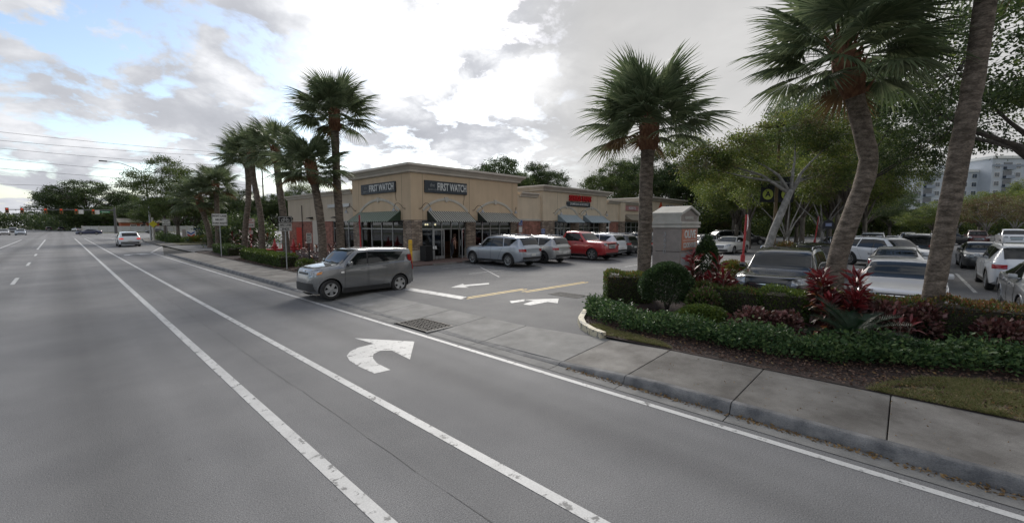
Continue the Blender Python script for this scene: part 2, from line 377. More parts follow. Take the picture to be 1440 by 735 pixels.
mark('drive_arrow', [[(10.10, 12.66), (11.10, 13.12), (10.92, 12.83), (12.0, 12.52), (11.74, 12.24), (10.66, 12.48), (10.55, 12.14)]], ZL, M['paint_white'])
mark('drive_arrow', [[(9.54, 9.02), (10.12, 8.89), (9.86, 8.68), (9.34, 8.74)], [(9.43, 8.36), (10.10, 8.50), (10.02, 8.86), (11.0, 8.18), (10.30, 7.70), (10.26, 8.06), (9.48, 8.10)]], ZL, M['paint_white'])
mark('yellow_line', [strip(8.9, 10.52, 11.8, 10.44, .075), strip(8.9, 10.33, 11.8, 10.25, .075), strip(11.2, 9.98, 15.0, 9.82, .075), strip(11.2, 9.79, 15.0, 9.63, .075)], ZL, M['paint_yellow'])
for i_, x_ in enumerate((2.33,)): mark('asphalt_joint', [strip(x_+.01*math.sin(y*1.3)+.008*math.sin(y*5.1), y, x_+.01*math.sin((y+.5)*1.3)+.008*math.sin((y+.5)*5.1), y+.5, .006+.004*math.sin(y*3.7)) for y in [q*.5 for q in range(0, 160)]], .0025, M['seam_dark'])
for x0_, y0_, n_, a_ in ((3.1, 9.6, 6, .3), (2.2, 14.2, 8, -.2)): 
    rs_ = random.Random(int(x0_*10)); q_ = [(x0_, y0_)]
    for k_ in range(n_): q_.append((q_[-1][0]+.13, q_[-1][1]+a_*.13+rs_.uniform(-.06, .06)))
    mark('asphalt_crack', [strip(*q_[k_], *q_[k_+1], .004) for k_ in range(n_)], .0025, M['joint'])
for x in (16.6, 19.85, 23.2, 26.7, 29.4, 32.1, 34.8, 37.5, 40.2, 42.9, 45.6, 48.3): mark('stall_line', [strip(x, 14.9, x, 19.9, .1)], ZL, M['paint_worn'])
mark('stall_line', [strip(13.6, 15.6, 16.0, 15.5, .09), strip(14.2, 18.6, 16.4, 18.5, .1), strip(13.7, 13.6, 16.2, 17.6, .08)], ZL, M['paint_worn'])
for k in range(-4, 6): mark('stall_line', [strip(22.0, -1.93+2.72*k, 30.2, -1.93+2.72*k, .11)], ZL, M['paint_worn'])
for k in range(-4, 2): mark('stall_line', [strip(12.4, -1.25+2.7*k, 17.3, -1.25+2.7*k, .1)], ZL, M['paint_worn'])
mark('stop_line', [[(30.5, 5.5), (31.1, 5.5), (31.1, 9.0), (30.5, 9.0)]], ZL, M['paint_worn'])

# --- kerb, gutter, pavement
def lerp(a, b, t): t = max(0, min(1, t)); return a+(b-a)*t
def zk(y):
    if y < 10: return lerp(.145, .018, (y-2.7)/2.2)
    if y < 40: return lerp(.018, .145, (y-16.2)/2.3)
    return lerp(.145, .03, (y-43.5)/2.0)
def xin(y): return lerp(7.72, 7.46, (y-4.9)/1.0) if y < 10 else lerp(7.46, 7.80, (y-17)/2.5)
def zin(y): return lerp(.15, .10, (y-3.2)/1.6) if y < 10 else lerp(.10, .15, (y-17)/2)
gut = tag(MB().build('gutter', M['gutter']), kind='structure'); kerb = tag(MB().build('kerb', M['kerb']), kind='structure')
b = MB(); b.poly([(5.85, -40, -.005), (7.9, -40, -.005), (7.9, 60, -.005), (5.85, 60, -.005)]); walk = tag(b.build('sidewalk', M['joint']), kind='structure')
ys = [-13.93+1.55*k for k in range(0, 12)]+[4.40, 6.50, 7.92, 9.32, 10.8, 12.3, 13.8, 15.3, 16.9]+[16.9+1.55*k for k in range(1, 19)]
G = .012
for i in range(len(ys)-1):
    y0, y1 = ys[i]+G/2, ys[i+1]-G/2; e = .007
    b = MB(); c = [(6.065, y0, zk(y0)-.004), (xin(y0), y0, zin(y0)), (xin(y1), y1, zin(y1)), (6.065, y1, zk(y1)-.004)]
    # a grating stands in the slab between 8.04 and 9.36
    if abs(y0-8.0) < .3: c[0] = (6.52, y0, zk(y0)+.022); c[3] = (6.52, y1, zk(y1)+.022)
    ins = [(c[0][0]+e, c[0][1]+e, c[0][2]+.0), (c[1][0]-e, c[1][1]+e, c[1][2]), (c[2][0]-e, c[2][1]-e, c[2][2]), (c[3][0]+e, c[3][1]-e, c[3][2])]
    low = [(p[0], p[1], p[2]-e) for p in c]; bot = [(p[0], p[1], -.03) for p in c]
    b.add(ins+low+bot, [(0, 1, 2, 3)]+[(j, 4+j, 4+(j+1) % 4, (j+1) % 4) for j in range(4)]+[(4+j, 8+j, 8+(j+1) % 4, 4+(j+1) % 4) for j in range(4)])
    b.build('slab', M['concrete_light'] if 4.3 < y0 < 17 else M['concrete'], walk, smooth=40)  # apron in the lit copy, other slabs with shade and dirt in their colour
    if i % 2 == 0 or 9 < i < 22:
        yb = ys[i+1] if (9 < i < 22) else ys[min(i+2, len(ys)-1)]
        if not (9 < i < 22) and i+2 == 10: yb = ys[10]
    else: continue
    # kerb stone and gutter pan of this length
    if abs(ys[i]-7.92) < .2: continue
    A, B = ys[i]+.006, yb-.006
    kb = MB(); n = 6; rows = []
    for q in range(n+1):
        y = A+(B-A)*q/n; h = zk(y)
        rows.append([(5.895, y, -.06), (5.905, y, .008), (5.93, y, max(h*.55, .009)), (5.96, y, max(h*.93, .0095)), (5.99, y, h), (6.058, y, h), (6.058, y, -.06)])
    vs = [p for r in rows for p in r]; w = 7
    fs = [(q*w+k, q*w+k+1, (q+1)*w+k+1, (q+1)*w+k) for q in range(n) for k in range(w-1)]+[tuple(range(w))[::-1], tuple(n*w+k for k in range(w))]
    kb.add(vs, fs); kb.build('kerb_stone', M['kerb'], kerb, smooth=50)
    gb = MB(); gb.poly([(5.625, A, .006), (5.895, A, .0065), (5.895, B, .0065), (5.625, B, .006)]); gb.build('gutter_pan', M['gutter'], gut)
# far corner: pavement and kerb beyond the second drive
PB = [(8.1, 63), (8.55, 82), (9.9, 98), (14.5, 110), (26, 119)]
pv = MB(); vs = []
for i, (x, y) in enumerate(PB):
    n = Vector((PB[min(i+1, 4)][1]-PB[max(i-1, 0)][1], -(PB[min(i+1, 4)][0]-PB[max(i-1, 0)][0]))).normalized()
    vs += [(x-n.x*.2, y-n.y*.2, -.03), (x-n.x*.2, y-n.y*.2, .14), (x+n.x*1.7, y+n.y*1.7, .15), (x+n.x*1.7, y+n.y*1.7, -.03)]
pv.add(vs, [(4*i+k, 4*i+k+1, 4*i+5+k, 4*i+4+k) for i in range(4) for k in range(3)]+[(0, 1, 2, 3)])
tag(pv.build('far_pavement', M['concrete']), kind='structure')
sheet('verge', [(9.6, 62.5), (16, 62.5), (19, 112), (26.5, 119), (15.5, 111), (11.4, 98), (10.1, 82)], .16, M['grass_soil'])
# --- storm gratings
M['iron'] = mat('cast_iron', (.02, .02, .02), .7, .2, col2=(.04, .034, .028), nscale=12)
M['pit'] = mat('drain_pit', (.006, .006, .006), .9)
def grating(name, label, x0, y0, x1, y1, z, nx, ny):
    t = thing(name, label, 'drain', (x0, y0, z)); w, l = x1-x0, y1-y0
    f = MB(); t_ = .05
    for q in ((0, 0, w, t_), (0, l-t_, w, l), (0, t_, t_, l-t_), (w-t_, t_, w, l-t_)): f.box(q[0], q[1], -.04, q[2], q[3], .012)
    f.build('frame', M['iron'], t)
    p = MB(); p.quad((t_, t_, -.03), (w-t_, t_, -.03), (w-t_, l-t_, -.03), (t_, l-t_, -.03)); p.build('pit', M['pit'], t)
    bar = MB(); bar.box(t_+.001, -.012, -.028, w-t_-.001, .012, .008); bme = bar.mesh('bar', M['iron'])
    for k in range(1, ny): ob('bar', bme, t, (0, t_+(l-2*t_)*k/ny, 0))
    cr = MB(); cr.box(-.010, t_+.001, -.028, .010, l-t_-.001, .0055); cme = cr.mesh('bar', M['iron'])
    for k in range(1, nx): ob('bar', cme, t, (t_+(w-2*t_)*k/nx, 0, 0))
    return t
grating('storm_grate', 'black iron storm grating set in the driveway apron beside the edge line', 5.66, 8.0, 6.48, 9.3, .02, 7, 11)
grating('storm_grate', 'dark iron drain grating flush in the parking lot asphalt near the white arrow', 11.42, 7.75, 12.08, 8.95, .101, 6, 10)
b = MB()
for q in ((5.63, 7.94, 6.52, 8.0), (5.63, 9.3, 6.52, 9.35), (6.48, 8.0, 6.52, 9.3)): b.box(q[0], q[1], -.03, q[2], q[3], .034)
tag(b.build('grate_surround', M['gutter']), kind='structure')
b = MB(); b.box(7.4, 8.6, 0, 7.9, 8.7, .09)

# --- planting island on the right
ISL = [(7.705, -70), (7.705, 4.55), (7.86, 4.92), (8.15, 5.35), (8.6, 5.72), (9.2, 6.02), (10, 6.4), (10.9, 6.8), (11.8, 7.02), (15.2, 7.02), (15.6, 6.6), (15.6, 4.6), (15.2, 4.3), (12.6, 4.25), (12.15, 3.9), (12.1, -70)]
sheet('planting_bed', ISL, .16, M['mulch_base'])
def kerb_run(name, pts, h, w, m, z0=.0, parent=None):
    """a kerb laid along a path: one mesh per length"""
    for i in range(len(pts)-1):
        a, c = Vector((*pts[i], 0)), Vector((*pts[i+1], 0)); d = (c-a).normalized(); n = Vector((-d.y, d.x, 0))*w/2; g_ = d*.005
        k = MB(); k.prism([a+g_-n+Vector((0, 0, z0)), a+g_+n+Vector((0, 0, z0)), a+g_+n*.8+Vector((0, 0, h)), a+g_-n*.8+Vector((0, 0, h))], c-a-g_*2)
        k.build('kerb_stone', m, parent)
ik = tag(MB().build('island_kerb', M['kerb']), kind='structure')
kerb_run('k', ISL[1:8], .24, .17, M['paint_kerb'], parent=ik)
kerb_run('k', ISL[7:15], .24, .15, M['kerb'], parent=ik)
for k in range(8): kerb_run('k', [(12.13, 3.85-2*k), (12.13, 1.85-2*k)], .24, .15, M['kerb'], parent=ik)
# planting bed on the left, in front of the low wing
LB = [(7.82, 18.9), (7.82, 44.6), (8.6, 45.4), (11.6, 45.4), (12.4, 44.6), (12.4, 21.4), (11.2, 19.6), (9.6, 18.5), (8.2, 18.4)]
sheet('left_planting_bed', LB, .17, M['mulch_base'])
lk_ = tag(MB().build('bed_kerb', M['kerb']), kind='structure'); kerb_run('k', LB[1:]+LB[:1], .23, .14, M['kerb'], parent=lk_)
# walkway before the shops
M['brickpave'] = mat('walkway_pavers', (.10, .062, .05), .8, col2=(.15, .10, .085), nscale=6, fine=.15, bump=.3)
b = MB(); b.box(13.0, 20.65, 0, 62, 23.6, .16); b.box(13.0, 23.6, 0, 15.5, 46, .16)
tag(b.build('walkway', M['brickpave']), kind='structure')
# islands inside the lot
for q in ([(19, 3.9), (24.5, 3.9), (24.9, 4.4), (24.9, 6.3), (24.4, 6.8), (19, 6.8), (18.4, 6.2), (18.4, 4.5)], [(31.5, 5.2), (38, 5.2), (38.5, 5.9), (38, 6.8), (31.5, 6.8), (31, 6)], [(41, 4.2), (49, 4.2), (49.5, 5), (49, 6), (41, 6), (40.5, 5)]):
    sheet('lot_island', q, .2, M['grass_soil']); w_ = tag(MB().build('island_kerb', M['kerb']), kind='structure'); kerb_run('k', q+q[:1], .25, .15, M['kerb'], parent=w_)
sheet('far_lawn', [(62, 21), (110, 21), (110, 26), (62, 26)], .16, M['grass_soil'])
# ------------------------------------------------------------------ shopping plaza
def wall_mat(name, brick, mortar, sx, bw, bh, col2, msize=.018, rough=.85):
    m = bpy.data.materials.new(name); nt, N, L, P = nodes_of(m)
    g = N.new('ShaderNodeNewGeometry'); sp = N.new('ShaderNodeSeparateXYZ'); L.new(g.outputs['Position'], sp.inputs[0])
    ad = N.new('ShaderNodeMath'); ad.operation = 'ADD'; L.new(sp.outputs[0], ad.inputs[0]); L.new(sp.outputs[1], ad.inputs[1])
    cb = N.new('ShaderNodeCombineXYZ'); L.new(ad.outputs[0], cb.inputs[0]); L.new(sp.outputs[2], cb.inputs[1])
    br = N.new('ShaderNodeTexBrick'); br.inputs['Color1'].default_value = (*brick, 1); br.inputs['Color2'].default_value = (*col2, 1); br.inputs['Mortar'].default_value = (*mortar, 1)
    br.inputs['Scale'].default_value = 1; br.inputs['Brick Width'].default_value = bw; br.inputs['Row Height'].default_value = bh; br.inputs['Mortar Size'].default_value = msize; br.inputs['Bias'].default_value = -.1
    L.new(cb.outputs[0], br.inputs['Vector'])
    nz = N.new('ShaderNodeTexNoise'); nz.inputs['Scale'].default_value = 3.0; nz.inputs['Detail'].default_value = 6; L.new(g.outputs['Position'], nz.inputs['Vector'])
    mr = N.new('ShaderNodeMapRange'); mr.inputs[1].default_value = .3; mr.inputs[2].default_value = .7; mr.inputs[3].default_value = .6; mr.inputs[4].default_value = 1.4; L.new(nz.outputs[0], mr.inputs[0])
    mx = N.new('ShaderNodeMix'); mx.data_type = 'RGBA'; mx.blend_type = 'MULTIPLY'; mx.inputs[0].default_value = 1; L.new(br.outputs[0], mx.inputs[6]); L.new(mr.outputs[0], mx.inputs[7])
    L.new(mx.outputs[2], P.inputs['Base Color']); P.inputs['Roughness'].default_value = rough
    bp = N.new('ShaderNodeBump'); bp.inputs['Strength'].default_value = .7; bp.inputs['Distance'].default_value = .02; bp.invert = True
    L.new(br.outputs['Fac'], bp.inputs['Height']); L.new(bp.outputs[0], P.inputs['Normal'])
    return m
M['stucco'] = mat('tan_stucco', (.61, .475, .33), .9, col2=(.55, .425, .295), nscale=.7, detail=7, bump=.25, bscale=70, lo=.35, hi=.7, spec=.2)
M['stucco_grey'] = mat('grey_tan_stucco', (.53, .455, .36), .9, col2=(.48, .41, .325), nscale=.7, detail=7, bump=.25, bscale=70, lo=.35, hi=.7, spec=.2)
M['cream'] = mat('cream_stucco', (.66, .555, .42), .9, col2=(.60, .505, .38), nscale=.8, detail=7, bump=.2, bscale=70, spec=.2)
M['cornice'] = mat('cornice_stucco', (.58, .535, .465), .85, col2=(.48, .44, .385), nscale=1.1, detail=7, lo=.35, hi=.75, spec=.2)
M['trim'] = mat('pale_trim', (.56, .53, .46), .85, col2=(.48, .45, .40), nscale=2, spec=.2)
for k_ in ('stucco', 'stucco_grey', 'cream', 'cornice'):
    nt, N, L, P = nodes_of(M[k_]); g_ = N.new('ShaderNodeNewGeometry'); mp = N.new('ShaderNodeMapping'); mp.inputs['Scale'].default_value = (1.5, 1.5, .25); L.new(g_.outputs['Position'], mp.inputs[0])
    nz = N.new('ShaderNodeTexNoise'); nz.inputs['Scale'].default_value = 1.6; nz.inputs['Detail'].default_value = 6; L.new(mp.outputs[0], nz.inputs['Vector'])
    mr = N.new('ShaderNodeMapRange'); mr.inputs[1].default_value = .3; mr.inputs[2].default_value = .6; mr.inputs[3].default_value = .93; mr.inputs[4].default_value = 1.01; L.new(nz.outputs[0], mr.inputs[0])
    mx = N.new('ShaderNodeMix'); mx.data_type = 'RGBA'; mx.blend_type = 'MULTIPLY'; mx.inputs[0].default_value = 1; L.new(P.inputs['Base Color'].links[0].from_socket, mx.inputs[6]); L.new(mr.outputs[0], mx.inputs[7]); L.new(mx.outputs[2], P.inputs['Base Color'])
M['stone'] = wall_mat('ledge_stone', (.20, .15, .115), (.10, .085, .07), 1, .33, .10, (.42, .34, .27), .012)
M['brick'] = wall_mat('red_brick', (.26, .08, .055), (.22, .18, .15), 1, .24, .085, (.42, .155, .105), .012)
M['seam'] = mat('control_joint', (.15, .12, .09), .9)
M['frame'] = mat('storefront_frame', (.40, .41, .41), .4, .5)
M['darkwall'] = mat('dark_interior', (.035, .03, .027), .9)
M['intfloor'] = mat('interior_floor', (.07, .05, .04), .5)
M['roof'] = mat('flat_roof', (.25, .25, .24), .9, col2=(.18, .18, .17), nscale=1)
M['wood'] = mat('interior_wood', (.14, .065, .035), .6, col2=(.09, .04, .02), nscale=5)
def glass_mat(name, tint, clear, rough=.03):
    m = bpy.data.materials.new(name); m.use_nodes = True; nt = m.node_tree; N = nt.nodes; L = nt.links; N.clear()
    tr = N.new('ShaderNodeBsdfTransparent'); tr.inputs[0].default_value = (*tint, 1)
    gl = N.new('ShaderNodeBsdfGlossy'); gl.inputs['Roughness'].default_value = rough; gl.inputs[0].default_value = (.9, .92, .95, 1)
    fr = N.new('ShaderNodeFresnel'); fr.inputs[0].default_value = 1.55
    ad = N.new('ShaderNodeMath'); ad.operation = 'MULTIPLY'; ad.inputs[1].default_value = 1.25; ad.use_clamp = True; L.new(fr.outputs[0], ad.inputs[0])
    mx = N.new('ShaderNodeMixShader'); L.new(ad.outputs[0], mx.inputs[0]); L.new(tr.outputs[0], mx.inputs[1]); L.new(gl.outputs[0], mx.inputs[2])
    out = N.new('ShaderNodeOutputMaterial'); L.new(mx.outputs[0], out.inputs[0]); return m
M['shopglass'] = glass_mat('shop_glass', (.42, .45, .46), True)
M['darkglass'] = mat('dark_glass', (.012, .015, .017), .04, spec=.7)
M['lamp_glow'] = mat('pendant_glow', (.8, .7, .5), .5, emit=(1, .78, .45), estr=4)
ORG = (15.46, 23.3, .1)
plaza = thing('shopping_plaza', 'tan stucco strip plaza with stone piers, brick panels and pale cornices', 'building', ORG)
def pb(): return MB(ORG)
def part(name, b, m, smooth=None): return b.build(name, m, plaza, smooth)
XF, YF = 15.46, 23.3
# walls: the upper stucco of the corner block
def stucco_block(x0, x1, y0, y1, z0, z1, m=None):
    b = pb(); b.box(x0, y0, z0, x1, y1, z1); return part('wall', b, m or M['stucco'])
stucco_block(15.46, 25.6, 23.3, 31.2, 2.82, 6.0)
stucco_block(15.66, 25.5, 31.21, 45.2, 2.85, 5.02, M['stucco_grey'])
stucco_block(25.61, 28.9, 23.55, 41, 2.9, 5.0, M['cream'])
stucco_block(28.9, 39.6, 23.3, 41, 2.86, 5.6, M['cream'])
stucco_block(39.61, 50.2, 23.55, 41, 2.86, 4.9, M['cream'])
stucco_block(50.21, 60.4, 23.3, 41, 2.86, 5.6, M['cream'])
b = pb(); b.box(25.65, 31.3, 0, 28.85, 45, 2.88); part('wall', b, M['stucco'])
# control joints, 3 mm recess lines drawn as thin dark strips 2 mm proud
for q in [(x-.012, 23.297, 2.84, x+.012, 23.3, 5.95) for x in (16.35, 20.4, 24.95)]+[(15.457, y-.012, 2.84, 15.46, y+.012, 5.95) for y in (24.35, 30.2)]+[(x-.012, 23.297, 2.9, x+.012, 23.3, 5.5) for x in (31.0, 34.3, 37.8)]+[(15.657, y-.012, 2.9, 15.66, y+.012, 4.9) for y in (35.3, 39.8)]:
    b = pb(); b.box(*q); part('control_joint', b, M['seam'])
b = pb(); b.tube([(15.60, 41.6, 4.3), (15.60, 41.6, .3)], .035, 8); part('downpipe', b, M['black'])
for pts in ([(19.9, 23.28, 4.65), (19.9, 23.28, 4.3), (19.8, 23.28, 4.1), (19.85, 23.28, 3.9)], [(15.44, 25.1, 4.7), (15.44, 25.1, 4.4), (15.44, 25.0, 4.1)]): b = pb(); b.tube(pts, .012, 5); part('cable', b, M['black'])
def cornice(x0, x1, y0, y1, z, h, o, m=M['cornice'], sides='fl'):
    """stepped moulding round the front and the left of a block"""
    prof = [(0.02, 0), (.35, .10), (.40, .30), (.72, .62), (1, .74), (1, 1)]
    b = pb()
    lx = lambda t: x0-(o*t if 'l' in sides else 0)
    rx = lambda t: x1+(o*t if 'r' in sides else 0)
    by = lambda t: y1+(o*t if 'b' in sides else 0)
    rings = []
    for t, q in prof:
        zz = z+h*q; rings.append([(lx(t), by(t), zz), (lx(t), y0-o*t, zz), (rx(t), y0-o*t, zz), (rx(t), by(t), zz)])
    vs = [p for r in rings for p in r]; n = len(rings)
    fs = [(4*i+k, 4*i+(k+1) % 4, 4*i+4+(k+1) % 4, 4*i+4+k) for i in range(n-1) for k in range(4)]+[(0, 1, 2, 3), tuple(4*(n-1)+k for k in range(4))]
    b.add(vs, fs); return part('cornice', b, m)
cornice(15.46, 25.6, 23.3, 31.2, 5.82, .56, .5, sides='flrb')
cornice(15.66, 25.5, 31.72, 45.2, 4.88, .38, .28, sides='lb')
cornice(26.1, 28.4, 23.55, 41, 4.8, .4, .3, sides='f')
cornice(28.9, 39.6, 23.3, 41, 5.42, .5, .5, sides='flr')
cornice(40.11, 49.7, 23.55, 41, 4.75, .38, .3, sides='f')
cornice(50.21, 60.4, 23.3, 41, 5.42, .5, .5, sides='flr')
# stone piers, brick panels
def pier(x0, y0, x1, y1, z1, m, name): b = pb(); b.box(x0, y0, .12, x1, y1, z1); return part(name, b, m)
ST, BR = M['stone'], M['brick']
pier(15.46, 23.3, 16.28, 24.28, 2.82, ST, 'stone_pier'); pier(20.08, 23.3, 21.0, 24.0, 2.82, ST, 'stone_pier'); pier(24.85, 23.3, 25.6, 24.0, 2.82, ST, 'stone_pier')
pier(15.46, 30.1, 16.2, 31.2, 2.82, ST, 'stone_pier')
for x0, y0, x1, y1 in ((15.40, 23.24, 16.34, 24.34), (20.02, 23.24, 21.06, 24.0), (24.79, 23.24, 25.66, 24.0), (15.40, 30.04, 16.2, 31.26)):
    pier(x0, y0, x1, y1, .82, M['trim'], 'pier_base')
pier(25.67, 23.55, 28.9, 24, 2.9, BR, 'brick_panel')
pier(28.9, 23.3, 30.6, 24, 2.86, M['stone'], 'stone_pier'); pier(33.15, 23.3, 34.5, 24, 2.86, M['stone'], 'stone_pier'); pier(38.3, 23.3, 39.6, 24, 2.86, M['stone'], 'stone_pier')
pier(40.6, 23.55, 42.6, 24, 2.86, BR, 'brick_panel'); pier(42.6, 23.3, 43.7, 24, 2.86, M['stone'], 'stone_pier'); pier(48.4, 23.55, 50.2, 24, 2.86, BR, 'brick_panel')
b = pb(); b.box(42.6, 23.3, 2.87, 43.7, 23.56, 4.95); part('pilaster', b, M['cream'])
pier(50.21, 23.3, 51.5, 24, 2.86, M['stone'], 'stone_pier'); pier(59, 23.3, 60.4, 24, 2.86, M['stone'], 'stone_pier'); pier(54.8, 23.3, 55.6, 24, 2.86, M['stone'], 'stone_pier')
pier(15.66, 35.3, 16.2, 37.4, 2.85, BR, 'brick_panel'); pier(15.66, 39.3, 16.2, 45.2, 2.85, BR, 'brick_panel'); pier(15.62, 37.4, 16.2, 39.3, 2.85, M['cornice'], 'stucco_pier')
b = pb(); b.box(60.0, 24.0, .1, 60.38, 41, 2.86); b.box(15.9, 44.6, .1, 60, 45.1, 2.8); b.box(28, 40.6, .1, 60.3, 40.95, 2.85); part('wall', b, M['cream'])
# pale bands under the stucco
for x0, x1, y in ((25.67, 28.88, 23.55), (40.6, 42.58, 23.55), (48.4, 50.19, 23.55)): b = pb(); b.box(x0, y-.05, 2.84, x1, y, 3.0); part('band', b, M['trim'])
# dark control line between wing stucco and brick
b = pb(); b.box(15.63, 31.27, 2.80, 15.66, 45.2, 2.87); part('band', b, M['cornice'])
# wall vents on the wing and its black shaded lamps
b = pb(); b.box(15.56, 32.0, 3.92, 15.66, 35.9, 4.18)
part('fascia_light', b, M['alu'])
# segmental arch mouldings with keystones
def arch(u0, u1, z0, rise, plane, th=.17, out=.06):
    w = u1-u0; R = (w*w/4+rise*rise)/(2*rise); uc = (u0+u1)/2; zc = z0+rise-R; a = math.asin(min(1, w/2/R)); n = 18
    def P(r, t, o):
        u, z = uc+r*math.sin(t), zc+r*math.cos(t)
        return (u, plane[1]-o, z) if plane[0] == 'y' else (plane[1]-o, u, z)
    vs = []; fs = []
    for i in range(n+1):
        t = -a+2*a*i/n; vs += [P(R-th/2, t, 0), P(R-th/2, t, out*.6), P(R-.02, t, out), P(R+th/2, t, out), P(R+th/2, t, 0)]
    for i in range(n):
        for k in range(4): fs.append((5*i+k, 5*i+k+1, 5*i+6+k, 5*i+5+k))
    fs += [(0, 1, 2, 3, 4), tuple(5*n+k for k in range(5))]
    b = pb(); b.add(vs, fs); part('arch', b, M['trim'], 40)
    kz = z0+rise; b = pb()
    if plane[0] == 'y': b.prism([(uc-.10, plane[1]-.09, kz-.17), (uc+.10, plane[1]-.09, kz-.17), (uc+.15, plane[1]-.09, kz+.16), (uc-.15, plane[1]-.09, kz+.16)], (0, .09, 0))
    else: b.prism([(plane[1]-.09, uc-.10, kz-.17), (plane[1]-.09, uc+.10, kz-.17), (plane[1]-.09, uc+.15, kz+.16), (plane[1]-.09, uc-.15, kz+.16)], (.09, 0, 0))
    part('keystone', b, M['trim'])
arch(16.35, 20.2, 3.45, .78, ('y', YF)); arch(21.1, 24.95, 3.45, .78, ('y', YF)); arch(24.6, 30.0, 3.45, .80, ('x', XF))
arch(30.6, 34.2, 3.4, .78, ('y', YF)); arch(34.8, 38.6, 3.4, .78, ('y', YF))
# storefronts
def storefront(u0, u1, plane, cols, z0=.16, z1=2.82, ztr=2.22, glass=None, skip=(), dep=.14, depth_in=None):
    """frame with mullions; every pane a part of its own"""
    glass = glass or M['darkglass']; ax, pl = plane
    def bx(b, a0, a1, za, zb, d0, d1):
        if ax == 'y': b.box(a0, pl+d0, za, a1, pl+d1, zb)
        else: b.box(pl+d0, a0, za, pl+d1, a1, zb)
    us = [u0+(u1-u0)*c for c in cols]; w = .035
    fr = pb()
    for u in us: bx(fr, u-w, u+w, z0, z1, dep-.05, dep+.07)
    for i in range(len(us)-1):
        for zz in (z0+.04, ztr, z1-.035):
            if zz < z0+.1 and i in skip: continue
            bx(fr, us[i]+w, us[i+1]-w, zz-.04, zz+.035, dep-.048, dep+.068)
    part('window_frame', fr, M['frame'])
    for i in range(len(us)-1):
        for za, zb in ((z0+.075, ztr-.04), (ztr+.035, z1-.07)):
            if i in skip and za < ztr-1: continue
            p = pb(); bx(p, us[i]+w, us[i+1]-w, za, zb, dep, dep+.012); part('pane', p, glass)
G1 = M['shopglass']
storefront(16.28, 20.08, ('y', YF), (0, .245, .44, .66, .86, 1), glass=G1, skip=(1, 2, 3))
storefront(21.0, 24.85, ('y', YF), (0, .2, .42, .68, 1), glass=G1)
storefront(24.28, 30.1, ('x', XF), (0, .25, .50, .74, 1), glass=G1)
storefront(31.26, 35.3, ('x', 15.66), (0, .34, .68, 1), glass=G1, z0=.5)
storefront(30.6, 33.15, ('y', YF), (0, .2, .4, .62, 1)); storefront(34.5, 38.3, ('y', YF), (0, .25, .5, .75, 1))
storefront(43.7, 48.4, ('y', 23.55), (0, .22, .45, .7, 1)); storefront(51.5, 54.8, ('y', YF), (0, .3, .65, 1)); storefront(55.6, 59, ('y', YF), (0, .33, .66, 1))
# glazed doors of the corner cafe: the left leaf shut, the right one swung open
def door_leaf(name, w, h, loc, rz, label=None):
    d = MB(); s_ = .09
    for q in ((0, 0, s_, h), (w-s_, 0, w, h), (s_, 0, w-s_, .20), (s_, h-.11, w-s_, h)): d.box(q[0], -.022, q[1], q[2], .022, q[3])
    o = d.build(name, M['frame'], plaza, loc=Vector(loc)-Vector(ORG), rot=(0, 0, rz))
    g = MB(); g.box(s_, -.006, .2, w-s_, .006, h-.11); g.build('pane', G1, o)
    hd = MB(); hd.tube([(w-.14, -.03, .85), (w-.14, -.08, .9), (w-.14, -.08, 1.25), (w-.14, -.03, 1.3)], .014, 8); hd.build('handle', M['alu'], o)
    if label: o['label'] = label
    return o
door_leaf('door', .94, 2.05, (17.25, 23.42, .17), 0, 'shut glass door leaf with pale metal frame')
door_leaf('door', .94, 2.05, (19.52, 23.40, .17), rad(-118), 'glass door leaf swung open')
door_leaf('door', .9, 2.05, (31.2, 23.4, .17), 0); door_leaf('door', .9, 2.05, (32.15, 23.4, .17), 0)
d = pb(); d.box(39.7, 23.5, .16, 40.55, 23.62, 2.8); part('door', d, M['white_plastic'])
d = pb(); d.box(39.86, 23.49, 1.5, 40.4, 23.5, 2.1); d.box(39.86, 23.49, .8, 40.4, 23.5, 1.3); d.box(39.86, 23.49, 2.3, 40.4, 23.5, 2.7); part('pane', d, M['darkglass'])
d = pb(); d.box(15.63, 41.95, .16, 15.66, 43.2, 2.25); part('door', d, mat('red_door', (.50, .035, .02), .5))['label'] = 'red service door in the brick wing'
# cafe interior seen through the panes
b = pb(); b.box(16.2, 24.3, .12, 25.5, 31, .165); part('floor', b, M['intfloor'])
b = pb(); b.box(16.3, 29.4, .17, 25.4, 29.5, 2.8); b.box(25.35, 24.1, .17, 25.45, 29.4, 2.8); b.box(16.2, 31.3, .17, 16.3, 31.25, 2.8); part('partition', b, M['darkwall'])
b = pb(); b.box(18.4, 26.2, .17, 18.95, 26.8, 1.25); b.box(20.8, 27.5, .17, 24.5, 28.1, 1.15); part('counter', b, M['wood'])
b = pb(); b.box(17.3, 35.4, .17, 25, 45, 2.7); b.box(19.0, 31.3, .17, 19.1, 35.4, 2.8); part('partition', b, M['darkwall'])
lampb = MB(); lampb.lathe([(0.001, -.07), (.05, -.05), (.07, 0), (.05, .05), (.001, .07)], 10); lme = lampb.mesh('pendant', M['lamp_glow'])
for x, y in ((16.6, 24.5), (17.9, 25.2), (18.6, 25.0), (19.0, 26.5), (19.6, 25.6), (21.3, 24.9), (22.6, 25.8), (23.7, 24.8), (16.9, 26.0), (17.0, 28.5)):
    o = ob('pendant_light', lme, plaza, Vector((x, y, 2.52))-Vector(ORG))
# roof decks
b = pb(); b.box(15.7, 23.5, 5.2, 25.5, 31.1, 5.3); b.box(15.9, 31.3, 4.7, 60, 41, 4.8); part('roof', b, M['roof'])
